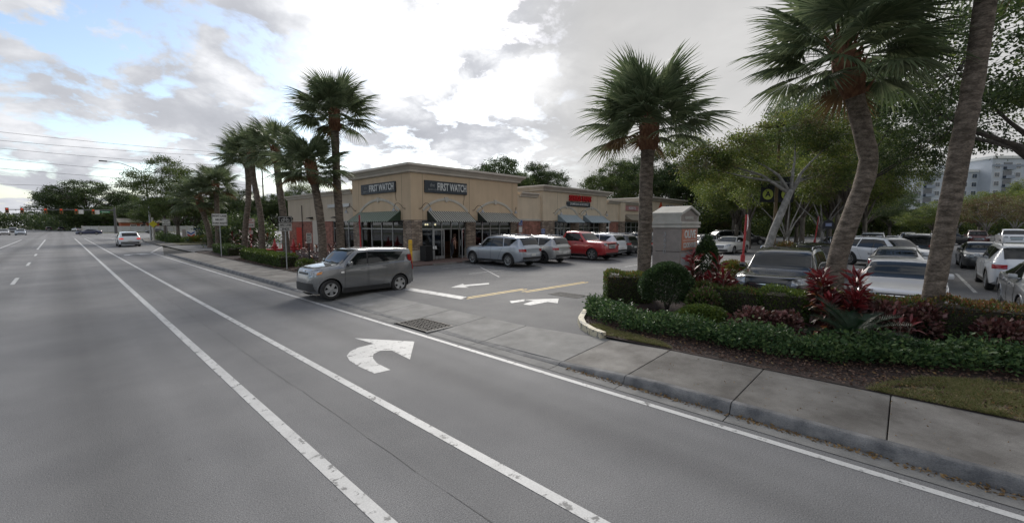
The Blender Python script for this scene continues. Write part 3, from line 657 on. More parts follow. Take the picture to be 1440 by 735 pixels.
# --- awnings
def striped(name, cs):
    return [mat(name+'_dark', cs[0], .8), mat(name+'_light', cs[1], .8)]
AW = {'green': striped('green_stripe', ((.030, .058, .035), (.27, .30, .25))), 'black': striped('black_stripe', ((.022, .03, .024), (.44, .43, .39))),
      'blue': striped('blue_stripe', ((.20, .25, .28), (.36, .41, .43))), 'tan': striped('tan_canvas', ((.22, .19, .14), (.24, .205, .15)))}
def awning(label, u0, u1, plane, cs, n, z0=3.42, z1=2.74, out=.95, rib=True):
    ax, pl = plane; loc = (u0, pl-.01, z0) if ax == 'y' else (pl-.01, u1, z0)
    t = thing('awning', label, 'awning', loc, 0 if ax == 'y' else -PI/2, 'awnings over the shop windows')
    w = u1-u0; b = MB(); dz = z1-z0
    for i in range(n):
        a, c = w*i/n, w*(i+1)/n; b.add([(a, 0, 0), (c, 0, 0), (c, -out, dz), (a, -out, dz), (c, -out, dz-.05), (a, -out, dz-.05)], [(0, 1, 2, 3), (3, 2, 4, 5)], i % 2)
    b.build('canopy', AW[cs], t)
    for a in (0.001, w-.001): s_ = MB(); s_.prism([(a-.006, -.01, -.01), (a-.006, -out+.01, dz-.01), (a-.006, -.01, dz+.05)], (.012, 0, 0)); s_.build('gusset', AW[cs][0], t)
    f = MB(); f.tube([(0, -out+.02, dz-.03), (w, -out+.02, dz-.03)], .016, 6); f.tube([(0.02, 0, dz+.02), (0.02, -out+.02, dz-.02)], .014, 6); f.tube([(w-.02, 0, dz+.02), (w-.02, -out+.02, dz-.02)], .014, 6)
    f.build('awning_frame', M['black'], t)
awning('green and white striped awning on the road side of the corner block', 24.5, 30.2, ('x', XF), 'green', 41)
awning('black and white striped awning over the cafe doors', 16.68, 20.25, ('y', YF), 'black', 37)
awning('black and white striped awning behind the silver sport utility', 21.2, 24.95, ('y', YF), 'black', 37)
awning('blue grey striped awning over the double doors below the red letters', 31.05, 34.1, ('y', YF), 'blue', 23)
awning('blue grey striped awning right of the double doors', 35.2, 38.9, ('y', YF), 'blue', 23)
awning('plain tan awning below the small pink sign', 43.85, 48.2, ('y', 23.55), 'tan', 3, 3.72, 3.05)
awning('plain tan awning near the triangle sign', 51.5, 59, ('y', YF), 'tan', 3, 3.72, 3.05)
# --- gooseneck lamps
def gooseneck(label, u, plane, flip=1):
    ax, pl = plane; loc = (u, pl, 3.55) if ax == 'y' else (pl, u, 3.55)
    t = thing('wall_lamp', label, 'wall lamp', loc, 0 if ax == 'y' else -PI/2, 'gooseneck lamps on the plaza walls')
    b = MB(); pts = [(0, 0, 0), (.05*flip, -.10, .02), (.12*flip, -.22, .22), (.22*flip, -.32, .35), (.36*flip, -.42, .34), (.46*flip, -.5, .2), (.48*flip, -.52, .05)]
    b.tube(pts, .018, 8); b.lathe([(.06, -.012), (.06, 0), (.03, .02)], 12, axis='y'); b.build('arm', M['black'], t, 40)
    s_ = MB(); s_.lathe([(.03, .09), (.045, .05), (.07, -.03), (.15, -.13), (.16, -.15), (.145, -.14), (.06, -.03)], 16, ctr=(.48*flip, -.52, 0)); s_.build('lamp_shade', M['galv'], t, 50)
gooseneck('gooseneck wall lamp left of the cafe door awning', 16.1, ('y', YF), 1)
gooseneck('gooseneck wall lamp between the two black striped awnings', 20.75, ('y', YF), 1)
gooseneck('gooseneck wall lamp at the right end of the corner block', 25.3, ('y', YF), -1)
gooseneck('gooseneck wall lamp right of the green striped awning', 24.0, ('x', XF), -1)
gooseneck('gooseneck wall lamp left of the green striped awning', 30.7, ('x', XF), -1)
gooseneck('gooseneck wall lamp left of the blue grey awnings', 30.4, ('y', YF), 1)
gooseneck('gooseneck wall lamp between the blue grey awnings', 34.5, ('y', YF), 1)
gooseneck('gooseneck wall lamp near the pale shop door', 39.3, ('y', YF), -1)
def canopy_lamp(label, y):
    t = thing('wall_light', label, 'wall light', (15.66, y, 3.1), -PI/2, 'black box lights on the wing')
    b = MB(); b.prism([(-.3, 0, -.08), (.3, 0, -.08), (.3, 0, .10), (-.3, 0, .10)], (0, -.05, 0)); b.build('back_plate', M['black'], t)
    b = MB(); b.prism([(-.28, -.05, .10), (-.28, -.40, .02), (-.28, -.40, -.05), (-.28, -.05, -.05)], (.56, 0, 0)); b.build('hood', M['black'], t)
canopy_lamp('black hooded light on the wing above the windows', 34.4); canopy_lamp('black hooded light above the brick wing between red door and windows', 39.5); canopy_lamp('black hooded light at the far end of the wing', 44.3)
# --- signs
M['sign_slate'] = mat('slate_sign', (.028, .038, .05), .5, col2=(.04, .05, .062), nscale=3)
M['letter_white'] = mat('letter_white', (.60, .61, .60), .5)
M['letter_red'] = mat('letter_red', (.42, .012, .02), .35)
def cafe_sign(label, loc, rz, w, h):
    t = thing('shop_sign', label, 'sign', loc, rz, 'cafe signs'); b = MB(); b.bev(0, -.12, 0, w, 0, h, .015); b.build('panel', M['sign_slate'], t)
    me = text_mesh('FIRST WATCH', h*.88, .012, .012, 1); xs = [v.co.x for v in me.vertices]; k = w*.70/(max(xs)-min(xs)); me.transform(Matrix.Scale(k, 4, (1, 0, 0)))
    me.materials.append(M['letter_white']); ob('lettering', me, t, (w*.625, -.135, h*.5), (PI/2, 0, 0))
    text('lettering', 'the', h*.42, M['galv'], t, (w*.16, -.13, h*.62), (PI/2, 0, 0), .006, 0, .9)
    text('lettering', 'daytime cafe', h*.22, M['galv'], t, (w*.16, -.13, h*.27), (PI/2, 0, 0), .006, 0, .8)
cafe_sign('slate sign with white capitals above the cafe door awning', (16.48, YF, 4.62), 0, 3.62, .80)
cafe_sign('slate sign with white capitals above the green striped awning', (XF, 29.6, 4.68), -PI/2, 4.6, .72)
t = thing('shop_sign', 'red channel letters over the blue grey awnings with a black plate below', 'sign', (34.5, YF, 4.8))
text('lettering', 'SERIUS FANS', .72, M['letter_red'], t, (0.05, -.10, .18), (PI/2, 0, 0), .06, .03, .92)
b = MB(); b.bev(-4.35/2, -.12, -.57, 4.0/2-.2, 0, -.13, .1); b.build('plate', M['sign_slate'], t)
text('lettering', 'DUMPLING & NOODLE', .30, M['letter_white'], t, (-.15, -.13, -.35), (PI/2, 0, 0), .006, .004, 1.0)
t = thing('shop_sign', 'small pink and white sign above the tan awning', 'sign', (45.6, 23.55, 4.4))
b = MB(); b.bev(-1.6, -.10, -.28, 1.6, 0, .28, .02); b.build('panel', mat('pink_sign', (.45, .22, .22), .5), t)
text('lettering', 'KEETS', .42, M['letter_white'], t, (0, -.115, 0), (PI/2, 0, 0), .01, .01, 1.5)
t = thing('shop_sign', 'sign with an orange red triangle beside blue letters at the plaza end', 'sign', (55, YF, 4.65))
b = MB(); b.prism([(-3.0, -.12, -.62), (-1.1, -.12, -.62), (-2.05, -.12, .72)], (0, .12, 0)); b.build('emblem', mat('emblem_red', (.55, .08, .03), .45), t)
b = MB(); b.prism([(-2.45, -.16, -.4), (-1.65, -.16, -.4), (-2.05, -.16, .2)], (0, .04, 0)); b.build('emblem', mat('emblem_pink', (.6, .35, .28), .45), t)
text('lettering', 'ALAN', .95, mat('letter_blue', (.02, .06, .2), .4), t, (.85, -.08, 0), (PI/2, 0, 0), .05, .03, 1.3)
# ------------------------------------------------------------------ vehicles
def pchip(pts):
    xs = [p[0] for p in pts]; ys = [p[1] for p in pts]; n = len(xs)
    h = [xs[i+1]-xs[i] for i in range(n-1)]; d = [(ys[i+1]-ys[i])/h[i] for i in range(n-1)]
    m = [0]*n; m[0] = d[0]; m[-1] = d[-1]
    for i in range(1, n-1):
        if d[i-1]*d[i] > 0:
            w1, w2 = 2*h[i]+h[i-1], h[i]+2*h[i-1]; m[i] = (w1+w2)/(w1/d[i-1]+w2/d[i])
    def f(x):
        if x <= xs[0]: return ys[0]
        if x >= xs[-1]: return ys[-1]
        i = 0
        while x > xs[i+1]: i += 1
        t = (x-xs[i])/h[i]; t2, t3 = t*t, t*t*t
        return (2*t3-3*t2+1)*ys[i]+(t3-2*t2+t)*h[i]*m[i]+(-2*t3+3*t2)*ys[i+1]+(t3-t2)*h[i]*m[i+1]
    return f
WID = [(0, .42), (.007, .56), (.018, .70), (.036, .81), (.065, .90), (.11, .96), (.19, .99), (.32, 1), (.76, 1), (.90, .97), (.95, .92), (.975, .85), (.99, .74), (1, .55)]
SPECS = {
 'boxy': dict(L=3.90, W=1.80, H=1.66, wb=2.57, fo=.58, wr=.335, rail=0,
    top=[(0, .34), (.008, .47), (.03, .585), (.09, .635), (.20, .68), (.232, .69), (.375, .960), (.42, .986), (.60, 1), (.85, .99), (.945, .975), (.965, .91), (.982, .70), (.988, .56), (1, .40)],
    belt=[(0, .36), (.04, .54), (.20, .615), (.5, .645), (.80, .69), (.95, .70), (.985, .5), (1, .42)],
    bot=[(0, .17), (.05, .115), (.9, .13), (1, .22)], wid=WID,
    wt=[(0, .80), (.2, .87), (.25, .86), (.40, .815), (.9, .81), (1, .82)],
    side=[((.285, .66), (.475, .672), (.485, .925), (.402, .905)), ((.490, .675), (.79, .735), (.865, .905), (.498, .928))],
    ws=(.245, .378), rw=(.942, .968), head=((.60, .93, .44, .56),), tail=((.80, .965, .50, .84),), doors=[(.268, .478, .20, .655), (.487, .70, .20, .68)], cladding=0),
 'suv': dict(L=4.85, W=1.95, H=1.74, wb=2.90, fo=.90, wr=.37, rail=1,
    top=[(0, .36), (.006, .50), (.03, .585), (.09, .61), (.22, .645), (.255, .655), (.39, .935), (.44, .975), (.56, 1), (.78, .985), (.895, .945), (.925, .88), (.972, .66), (.985, .60), (1, .42)],
    belt=[(0, .38), (.04, .53), (.22, .595), (.5, .615), (.80, .645), (.95, .635), (.985, .55), (1, .44)],
    bot=[(0, .20), (.05, .14), (.9, .15), (1, .24)], wid=WID,
    wt=[(0, .80), (.2, .86), (.26, .85), (.41, .745), (.85, .72), (.93, .74), (1, .80)],
    side=[((.325, .635), (.50, .64), (.51, .925), (.415, .90)), ((.512, .641), (.70, .655), (.675, .925), (.520, .927)), ((.712, .66), (.80, .675), (.885, .885), (.690, .922))],
    ws=(.268, .382), rw=(.905, .962), head=((.60, .95, .47, .555),), tail=((.60, .975, .50, .585),), doors=[(.30, .505, .22, .625), (.513, .70, .22, .64)], cladding=1),
 'sedan': dict(L=4.80, W=1.84, H=1.45, wb=2.80, fo=.90, wr=.335, rail=0,
    top=[(0, .34), (.006, .45), (.03, .54), (.10, .60), (.25, .665), (.29, .68), (.43, .955), (.48, .99), (.56, 1), (.66, .975), (.72, .93), (.845, .76), (.87, .745), (.97, .725), (.985, .66), (1, .42)],
    belt=[(0, .37), (.04, .50), (.25, .625), (.5, .655), (.8, .695), (.95, .68), (.985, .56), (1, .44)],
    bot=[(0, .17), (.05, .12), (.9, .13), (1, .22)], wid=WID,
    wt=[(0, .78), (.22, .86), (.29, .84), (.44, .70), (.68, .68), (.85, .78), (1, .80)],
    side=[((.345, .685), (.51, .69), (.525, .935), (.455, .925)), ((.522, .69), (.69, .71), (.675, .915), (.536, .936)), ((.698, .712), (.775, .735), (.715, .865), (.688, .90))],
    ws=(.30, .425), rw=(.705, .835), head=((.55, .95, .45, .54),), tail=((.45, .96, .53, .645),), doors=[(.315, .515, .19, .67), (.524, .70, .19, .69)], cladding=0),
 'pickup': dict(L=5.85, W=2.06, H=1.96, wb=3.74, fo=.96, wr=.41, rail=0,
    top=[(0, .40), (.006, .58), (.02, .63), (.06, .645), (.22, .665), (.245, .675), (.34, .93), (.38, .975), (.48, 1), (.555, .985), (.575, .90), (.595, .67), (.62, .655), (.985, .655), (.995, .6), (1, .46)],
    belt=[(0, .42), (.02, .58), (.22, .62), (.5, .635), (.6, .638), (.95, .638), (.99, .58), (1, .48)],
    bot=[(0, .24), (.05, .18), (.9, .20), (1, .28)], wid=[(0, .82), (.008, .90), (.025, .955), (.08, .985), (.3, 1), (.9, 1), (.98, .985), (1, .94)],
    wt=[(0, .84), (.2, .88), (.25, .87), (.38, .76), (.56, .76), (.6, .93), (1, .93)],
    side=[((.285, .655), (.425, .66), (.43, .93), (.36, .905)), ((.434, .66), (.555, .662), (.548, .925), (.439, .932)), ],
    ws=(.255, .333), rw=(.578, .592), head=((.62, .965, .50, .595),), tail=((.84, .97, .46, .62),), doors=[(.265, .428, .24, .645), (.434, .565, .24, .647)], cladding=0),
}
SPECS['minivan'] = dict(SPECS['suv'], L=5.1, W=1.98, H=1.75, wb=3.03, fo=.95, rail=1, cladding=0,
    top=[(0, .34), (.006, .46), (.03, .53), (.09, .565), (.17, .62), (.20, .635), (.37, .935), (.42, .975), (.56, 1), (.80, .99), (.915, .96), (.945, .86), (.98, .62), (.99, .55), (1, .4)],
    ws=(.212, .362), rw=(.925, .972), side=[((.28, .63), (.45, .635), (.46, .925), (.385, .90)), ((.462, .636), (.68, .65), (.675, .93), (.468, .927)), ((.69, .652), (.86, .665), (.885, .905), (.685, .928))])
class Shape:
    def __init__(s, sp):
        s.sp = sp; s.L, s.W, s.H = sp['L'], sp['W'], sp['H']
        s.ft, s.fb, s.fz, s.fw, s.fr = (pchip(sp[k]) for k in ('top', 'belt', 'bot', 'wid', 'wt'))
        s.cache = {}
    def sec(s, q):
        k = round(q, 4)
        if k in s.cache: return s.cache[k]
        H = s.H; w = s.fw(q)*s.W/2; zt = s.ft(q)*H; zb = s.fz(q)*H; zl = min(s.fb(q)*H, zt-.035); wt = s.fr(q)*w
        gh = zt-zl; ze = zl+max(.012, gh-min(.075, gh*.45))
        if zb > zl-.05: zb = zl-.05
        r = [(0, zb), (.86*w, zb), (.955*w, zb+.05*(1 if zl-zb > .2 else .3)), (.99*w, zb+.28*(zl-zb)), (w, zb+.55*(zl-zb)), (.995*w, zb+.80*(zl-zb)), (.975*w, zl-.02), (.95*w, zl)]
        r += [(lerp(.95*w, wt, .5)+.012*min(1, gh/.4), (zl+ze)/2), (wt, ze), (wt*.955, ze+(zt-ze)*.5), (wt*.82, ze+(zt-ze)*.82), (wt*.45, zt-.004), (0, zt)]
        s.cache[k] = r; return r
    def side_y(s, q, z):
        r = s.sec(q)[2:10]
        if z <= r[0][1]: return r[0][0]
        for a, b in zip(r, r[1:]):
            if z <= b[1]: return a[0]+(b[0]-a[0])*(z-a[1])/max(1e-6, b[1]-a[1])
        return r[-1][0]
    def top_z(s, q, y):
        r = s.sec(q)[8:][::-1]; y = abs(y)
        for a, b in zip(r, r[1:]):
            if y <= b[0]: return a[1]+(b[1]-a[1])*(y-a[0])/max(1e-6, b[0]-a[0])
        return r[-1][1]
    def inside(s, q, y, z):
        r = s.sec(q)
        if z < r[0][1] or z > r[-1][1]: return False
        if z <= r[9][1]: return abs(y) <= s.side_y(q, z)
        return s.top_z(q, y) >= z and abs(y) <= r[9][0]
    def end_q(s, y, z, front):
        lo, hi = (0, .3) if front else (1, .90)
        if s.inside(lo, y, z): return lo
        for _ in range(14):
            mid = (lo+hi)/2
            if s.inside(mid, y, z): hi = mid
            else: lo = mid
        return hi
    def X(s, q): return s.L*(.5-q)
def grid_patch(b, f, nu, nv, mi=0):
    vs = [f(i/nu, j/nv) for i in range(nu+1) for j in range(nv+1)]
    b.add(vs, [(i*(nv+1)+j, (i+1)*(nv+1)+j, (i+1)*(nv+1)+j+1, i*(nv+1)+j+1) for i in range(nu) for j in range(nv)], mi)
M['tyre'] = mat('tyre_rubber', (.016, .016, .017), .8, col2=(.028, .027, .026), nscale=8)
M['well'] = mat('wheel_well', (.008, .008, .008), .9)
M['clad'] = mat('black_cladding', (.022, .022, .023), .55)
M['carglass'] = mat('car_glass', (.008, .010, .011), .03, spec=.5)
M['windscreen'] = mat('windscreen_glass', (.010, .013, .014), .02, spec=.5)
M['chrome'] = mat('chrome', (.55, .56, .57), .12, 1.0)
M['rim_silver'] = mat('rim_silver', (.45, .46, .47), .28, .85)
M['rim_dark'] = mat('rim_dark', (.06, .06, .062), .3, .7)
M['tail'] = mat('tail_light', (.30, .008, .012), .12, coat=.8)
M['lens'] = mat('head_light', (.40, .42, .44), .08, .3, coat=1, col2=(.12, .13, .14), nscale=9)
M['amber'] = mat('amber_lens', (.65, .22, .02), .15, coat=.6)
M['plate'] = mat('number_plate', (.55, .55, .52), .5)
M['brake_lit'] = mat('brake_light_lit', (.5, .02, .02), .2, emit=(1, .08, .05), estr=.3)
PAINTS = {}
def paint(name, c, metal=.35, rough=.32):
    if name not in PAINTS: PAINTS[name] = mat(name+'_paint', c, rough, metal, coat=1.0)
    return PAINTS[name]
CARM = {}
def wheel_meshes(r, kind):
    k = ('wheel', round(r, 3), kind)
    if k in CARM: return CARM[k]
    w = .115; rr = r*.66
    b = MB(); b.lathe([(rr*.96, -w*.9), (rr, -w), (r*.90, -w), (r*.975, -w*.80), (r, -w*.55), (r, w*.55), (r*.975, w*.80), (r*.90, w), (rr, w), (rr*.96, w*.9)], 28, axis='y')
    ty = b.mesh('tyre', M['tyre']); ty.polygons.foreach_set('use_smooth', [True]*len(ty.polygons)); ty.set_sharp_from_angle(angle=rad(40))
    rm = M['rim_silver'] if kind != 'dark' else M['rim_dark']
    b = MB(); b.lathe([(rr, w*.96), (rr*.93, w*.9), (rr*.9, w*.35), (.001, w*.3)], 28, axis='y', mi=1); b.lathe([(rr*.995, w*.9), (rr*.985, w*1.03), (rr*.90, w*1.0), (rr*.89, w*.7)], 28, axis='y')
    b.lathe([(rr*.2, w*.5), (rr*.19, w*.95), (.001, w*1.0)], 12, axis='y')
    n = {'five': 5, 'ten': 10, 'dark': 5, 'six': 6}[kind]
    for i in range(n):
        a = 2*PI*i/n+.3; hw = rr*(.26 if n == 5 and kind == 'five' else .15 if n < 8 else .075)
        p = []
        for t, k2 in ((.12, .75), (.94, 1.1)):
            for sgn in (-1, 1):
                for dp in (.55, .98 if t < .5 else .92):
                    p.append((t*rr*math.cos(a)-sgn*hw*k2*math.sin(a)*(1), w*dp, t*rr*math.sin(a)+sgn*hw*k2*math.cos(a)))
        b.add(p, [(1, 3, 7, 5), (0, 1, 5, 4), (2, 6, 7, 3), (0, 4, 6, 2), (4, 5, 7, 6), (0, 2, 3, 1)])
    ri = b.mesh('rim', [rm, M['well']])
    CARM[k] = (ty, ri); return CARM[k]
def car_meshes(key, sp):
    if key in CARM: return CARM[key]
    s = Shape(sp); L, W, H = s.L, s.W, s.H; out = []; kind_slim = key[0] == 'boxy'
    qs = sorted(set([0, .004, .009, .016, .025, .04, .06, .08, .11, .15, .2, .23, .25, .27, .3, .33, .36, .38, .40, .43, .46, .5, .54, .58, .62, .66, .70, .74, .78, .82, .85, .88, .905, .92, .935, .95, .962, .972, .982, .99, .996, 1]+[p[0] for p in sp['top']]))
    vs = []; fs = []; n = 14; m = 2*n-2
    for q in qs:
        r = s.sec(q); x = s.X(q); ring = [(x, y, z) for y, z in r]+[(x, -y, z) for y, z in r[-2:0:-1]]; vs += ring
    for i in range(len(qs)-1):
        for k in range(m): fs.append((i*m+k, i*m+(k+1) % m, (i+1)*m+(k+1) % m, (i+1)*m+k))
    fs += [tuple(range(m)), tuple((len(qs)-1)*m+k for k in range(m))]
    b = MB(); b.add(vs, fs); pm = M['clad']; body = b.mesh('body', [pm, M['well']])
    # wheel arches cut out of the body
    wx = [L/2-sp['fo'], L/2-sp['fo']-sp['wb']]; R = sp['wr']*1.13
    c = MB()
    for x in wx:
        for sg in (-1, 1):
            y0, y1 = sg*(W/2-.30), sg*(W/2+.2); N_ = 28; zc = sp['wr']
            ring = [(x+R*math.cos(2*PI*i/N_), zc+R*math.sin(2*PI*i/N_)) for i in range(N_)]
            c.add([(a, y0, z) for a, z in ring]+[(a, y1, z) for a, z in ring], [tuple(range(N_))[::-1], tuple(range(N_, 2*N_))]+[(i, (i+1) % N_, N_+(i+1) % N_, N_+i) for i in range(N_)])
    cm = c.mesh('cutter', [M['well']]); bo = ob('body', body); co = ob('cutter', cm)
    bo.modifiers.new('arch', 'BOOLEAN'); md = bo.modifiers[0]; md.object = co; md.operation = 'DIFFERENCE'; md.solver = 'EXACT'
    md.material_mode = 'TRANSFER'
    dg = bpy.context.evaluated_depsgraph_get(); me = bpy.data.meshes.new_from_object(bo.evaluated_get(dg)); bpy.data.objects.remove(bo); bpy.data.objects.remove(co)
    me.name = 'body'; me.polygons.foreach_set('use_smooth', [True]*len(me.polygons)); me.set_sharp_from_angle(angle=rad(34)); out.append(('body', me, 'paint'))
    def pm_(name, b, mats, role=None, sm=40):
        me = b.mesh(name, mats); me.polygons.foreach_set('use_smooth', [True]*len(me.polygons)); me.set_sharp_from_angle(angle=rad(sm)); out.append((name, me, role))
    O = .006
    def side_patch(quad, o, sg):
        (q0, z0), (q1, z1), (q2, z2), (q3, z3) = quad
        def f(u, v):
            q = (q0*(1-u)+q1*u)*(1-v)+(q3*(1-u)+q2*u)*v; z = H*((z0*(1-u)+z1*u)*(1-v)+(z3*(1-u)+z2*u)*v)
            return (s.X(q), sg*(s.side_y(q, z)+o), z)
        return f
    for sg in (1, -1):
        for w_ in sp['side']: b = MB(); grid_patch(b, side_patch(w_, O, sg), 6, 5); pm_('side_window', b, [M['carglass']])
        # black pillar strip between the windows
        a0, a1 = sp['side'][0], sp['side'][1]
        b = MB(); grid_patch(b, side_patch((a0[1], a1[0], a1[3], a0[2]), O*.7, sg), 2, 5); pm_('pillar', b, [M['black']])
        for q0, q1, z0, z1 in sp['doors']:
            rear = (q1 > .6)
            q1b = q1-(.075 if rear and sp['H'] < 1.9 else 0)
            zr = H
            quad = ((q0, z0), (q1b, z0), (q1, z1+.012), (q0+.002, z1)); e = .0022
            qi = ((q0+e, z0+.004), (q1b-e, z0+.004), (q1-e, z1+.010), (q0+.002+e, z1-.003))
            b = MB(); grid_patch(b, side_patch(quad, .003, sg), 6, 8, 0); grid_patch(b, side_patch(qi, .0065, sg), 6, 8, 1)
            pm_('door', b, [M['black'], M['clad']], 'door')
            # handle
            hq, hz = q1-.045, z1*H-.115; y = s.side_y(hq, hz)
            b = MB(); b.bev(s.X(hq)-.09, sg*(y+.005), hz-.014, s.X(hq)+.09, sg*(y+.035), hz+.014, .01); pm_('handle', b, [M['clad']], 'handle')
        # mirror
        mq = sp['side'][0][0][0]+.025; mz = sp['side'][0][0][1]*H+.06; y = s.side_y(mq, mz)
        b = MB(); b.bev(s.X(mq)-.06, sg*(y+.06), mz-.05, s.X(mq)+.07, sg*(y+.24), mz+.09, .04); b.bev(s.X(mq)-.03, sg*(y-.02), mz-.05, s.X(mq)+.03, sg*(y+.08), mz-.01, .01); pm_('mirror', b, [M['clad']], 'mirror')
        # lights
        for y0, y1, z0, z1 in sp['head']:
            b = MB(); W2 = W/2
            def f(u, v):
                yy = (y0+(y1-y0)*u)*W2; zz = (z0+(z1-z0)*v+(.035*u))*H; q = s.end_q(yy*.93, zz, True); return (s.X(q)+.012, sg*(yy*.93+.004), zz)
            grid_patch(b, f, 8, 4); pm_('headlight', b, [M['lens']], 'head')
        for y0, y1, z0, z1 in sp['tail']:
            b = MB(); W2 = W/2
            def f(u, v):
                yy = (y0+(y1-y0)*u)*W2; zz = (z0+(z1-z0)*v)*H; q = s.end_q(yy*.95, zz, False); return (s.X(q)-.012, sg*(yy*.95+.006), zz)
            grid_patch(b, f, 6, 6); pm_('tail_light', b, [M['tail']], 'tail')
        if sp['rail']:
            b = MB(); q0, q1 = .45, .86; b.tube([(s.X(q0+(q1-q0)*t), sg*(s.sec(q0+(q1-q0)*t)[9][0]-.05), s.sec(q0+(q1-q0)*t)[11][1]+(.055 if .02 < t < .98 else .0)) for t in (0, .04, .2, .4, .6, .8, .96, 1)], .018, 6); pm_('roof_rail', b, [M['chrome']], 'rail')
        # lower side cladding
        b = MB(); fq = (sp['fo']+sp['wr']*1.1)/L; rq = (sp['fo']+sp['wb']-sp['wr']*1.1)/L
        grid_patch(b, side_patch(((fq, sp['bot'][1][1]+.002), (rq, sp['bot'][1][1]+.012), (rq, .225), (fq, .215)), .008, sg), 6, 3); pm_('sill', b, [M['clad']])
    # arch lips
    for sg in (1, -1):
        b = MB()
        for x in wx:
            N_ = 22; vs = []
            for i in range(N_+1):
                a = PI*(-.06)+PI*1.12*i/N_
                for rr_, oo in ((R*1.0, -.02), (R*1.0, .010), (R*(1.14 if sp['cladding'] else 1.05), .010), (R*(1.15 if sp['cladding'] else 1.06), -.01)):
                    xx, z = x+rr_*math.cos(a), sp['wr']+rr_*math.sin(a); q = .5-xx/L
                    vs.append((xx, sg*(s.side_y(min(max(q, .02), .98), min(z, s.sec(min(max(q, .02), .98))[7][1]))+oo), z))
            b.add(vs, [(4*i+k, 4*i+k+1, 4*i+5+k, 4*i+4+k) for i in range(N_) for k in range(3)])
        pm_('arch_trim', b, [M['clad']], 'arch')
    # windscreen and rear window
    for nm, (q0, q1), mt in (('windscreen', sp['ws'], M['windscreen']), ('rear_window', sp['rw'], M['carglass'])):
        b = MB()
        def f(u, v):
            q = q0+(q1-q0)*u; y = (2*v-1)*(s.sec(q)[9][0]*.955); e = .5/100
            dz = (s.top_z(q+.004, y)-s.top_z(q-.004, y))/(.008*L); nx = dz; l = math.hypot(nx, 1)
            return (s.X(q)+nx/l*.008, y, s.top_z(q, y)+.008/l)
        grid_patch(b, f, 10, 16); pm_(nm, b, [mt])
    # grille, lower intake, plates, bumper trims
    def end_patch(y0, y1, z0, z1, front, o, nu=8, nv=3, taper=0):
        def f(u, v):
            k = 1-taper*(1-v); yy = (y0+(y1-y0)*u)*W/2*k; zz = (z0+(z1-z0)*v)*H; q = s.end_q(yy, zz, front); return (s.X(q)+(o if front else -o), yy, zz)
        return f
    if kind_slim: b = MB(); grid_patch(b, end_patch(-.40, .40, .495, .535, True, .012, 10, 2, .05), 10, 2); pm_('grille', b, [M['black']]); b = MB(); grid_patch(b, end_patch(-.09, .09, .55, .575, True, .016), 3, 2); pm_('emblem', b, [M['chrome']])
    else: b = MB(); grid_patch(b, end_patch(-.46, .46, .36 if sp['H'] < 1.9 else .40, .50 if sp['H'] < 1.9 else .575, True, .012, 10, 4, .15), 10, 4); pm_('grille', b, [M['black']])
    b = MB()
    for k in range(0 if kind_slim else 3):
        zc = (.39 if sp['H'] < 1.9 else .44)+.04*k; grid_patch(b, end_patch(-.42, .42, zc-.006, zc+.006, True, .022), 8, 1)
    if not kind_slim: pm_('grille_bar', b, [M['chrome']])
    b = MB(); grid_patch(b, end_patch(-.72, .72, .175, .33 if kind_slim else .27, True, .012, 10, 3, -.12 if kind_slim else 0), 10, 3); pm_('intake', b, [M['clad']])
    b = MB(); grid_patch(b, end_patch(-.80, .80, .20 if not sp['cladding'] else .22, .29 if not sp['cladding'] else .335, False, .012), 10, 3); pm_('bumper_trim', b, [M['clad']])
    b = MB(); grid_patch(b, end_patch(-.19, .19, .36 if sp['H'] > 1.5 else .44, .435 if sp['H'] > 1.5 else .53, False, .02), 2, 2); pm_('number_plate', b, [M['plate']])
    CARM[key] = (out, wx, s); return CARM[key]
def car(name, label, cat, kind, pt, loc, yaw, group=None, scale=None, wheels='ten', black_trim=False, L=None, H=None, brake=False, W=None, rim=None, roofblack=False, extra=None):
    sp = dict(SPECS[kind])
    if L: f = L/sp['L']; sp['L'] = L; sp['wb'] *= f; sp['fo'] *= f
    if H: sp['H'] = H
    if W: sp['W'] = W
    key = (kind, sp['L'], sp['H'], sp['W']); parts, wx, s = car_meshes(key, sp)
    t = thing(name, label, cat, loc, yaw, group); last = None
    for nm, me, role in parts:
        if role == 'rail' and not sp['rail']: continue
        o = ob(nm, me, last if role == 'handle' else t)
        if role in ('paint', 'handle', 'mirror') or (role == 'arch' and not sp['cladding']): sl = 0
        elif role == 'door': sl = 1; last = o
        elif role == 'tail' and brake: o.material_slots[0].link = 'OBJECT'; o.material_slots[0].material = M['brake_lit']; continue
        else: continue
        if role == 'mirror' and black_trim: continue
        if role == 'handle' and kind in ('pickup', 'minivan') : continue
        o.material_slots[sl].link = 'OBJECT'; o.material_slots[sl].material = pt
    ty, ri = wheel_meshes(sp['wr'], wheels)
    for x in wx:
        for sg in (1, -1):
            w = ob('wheel', ty, t, (x, sg*(sp['W']/2-.135), sp['wr']), (0, random.uniform(0, 6), 0 if sg > 0 else PI)); ob('rim', ri, w)
    return t, s, sp
ZLOT = .104
N_ = -PI/2; E_ = 0.0
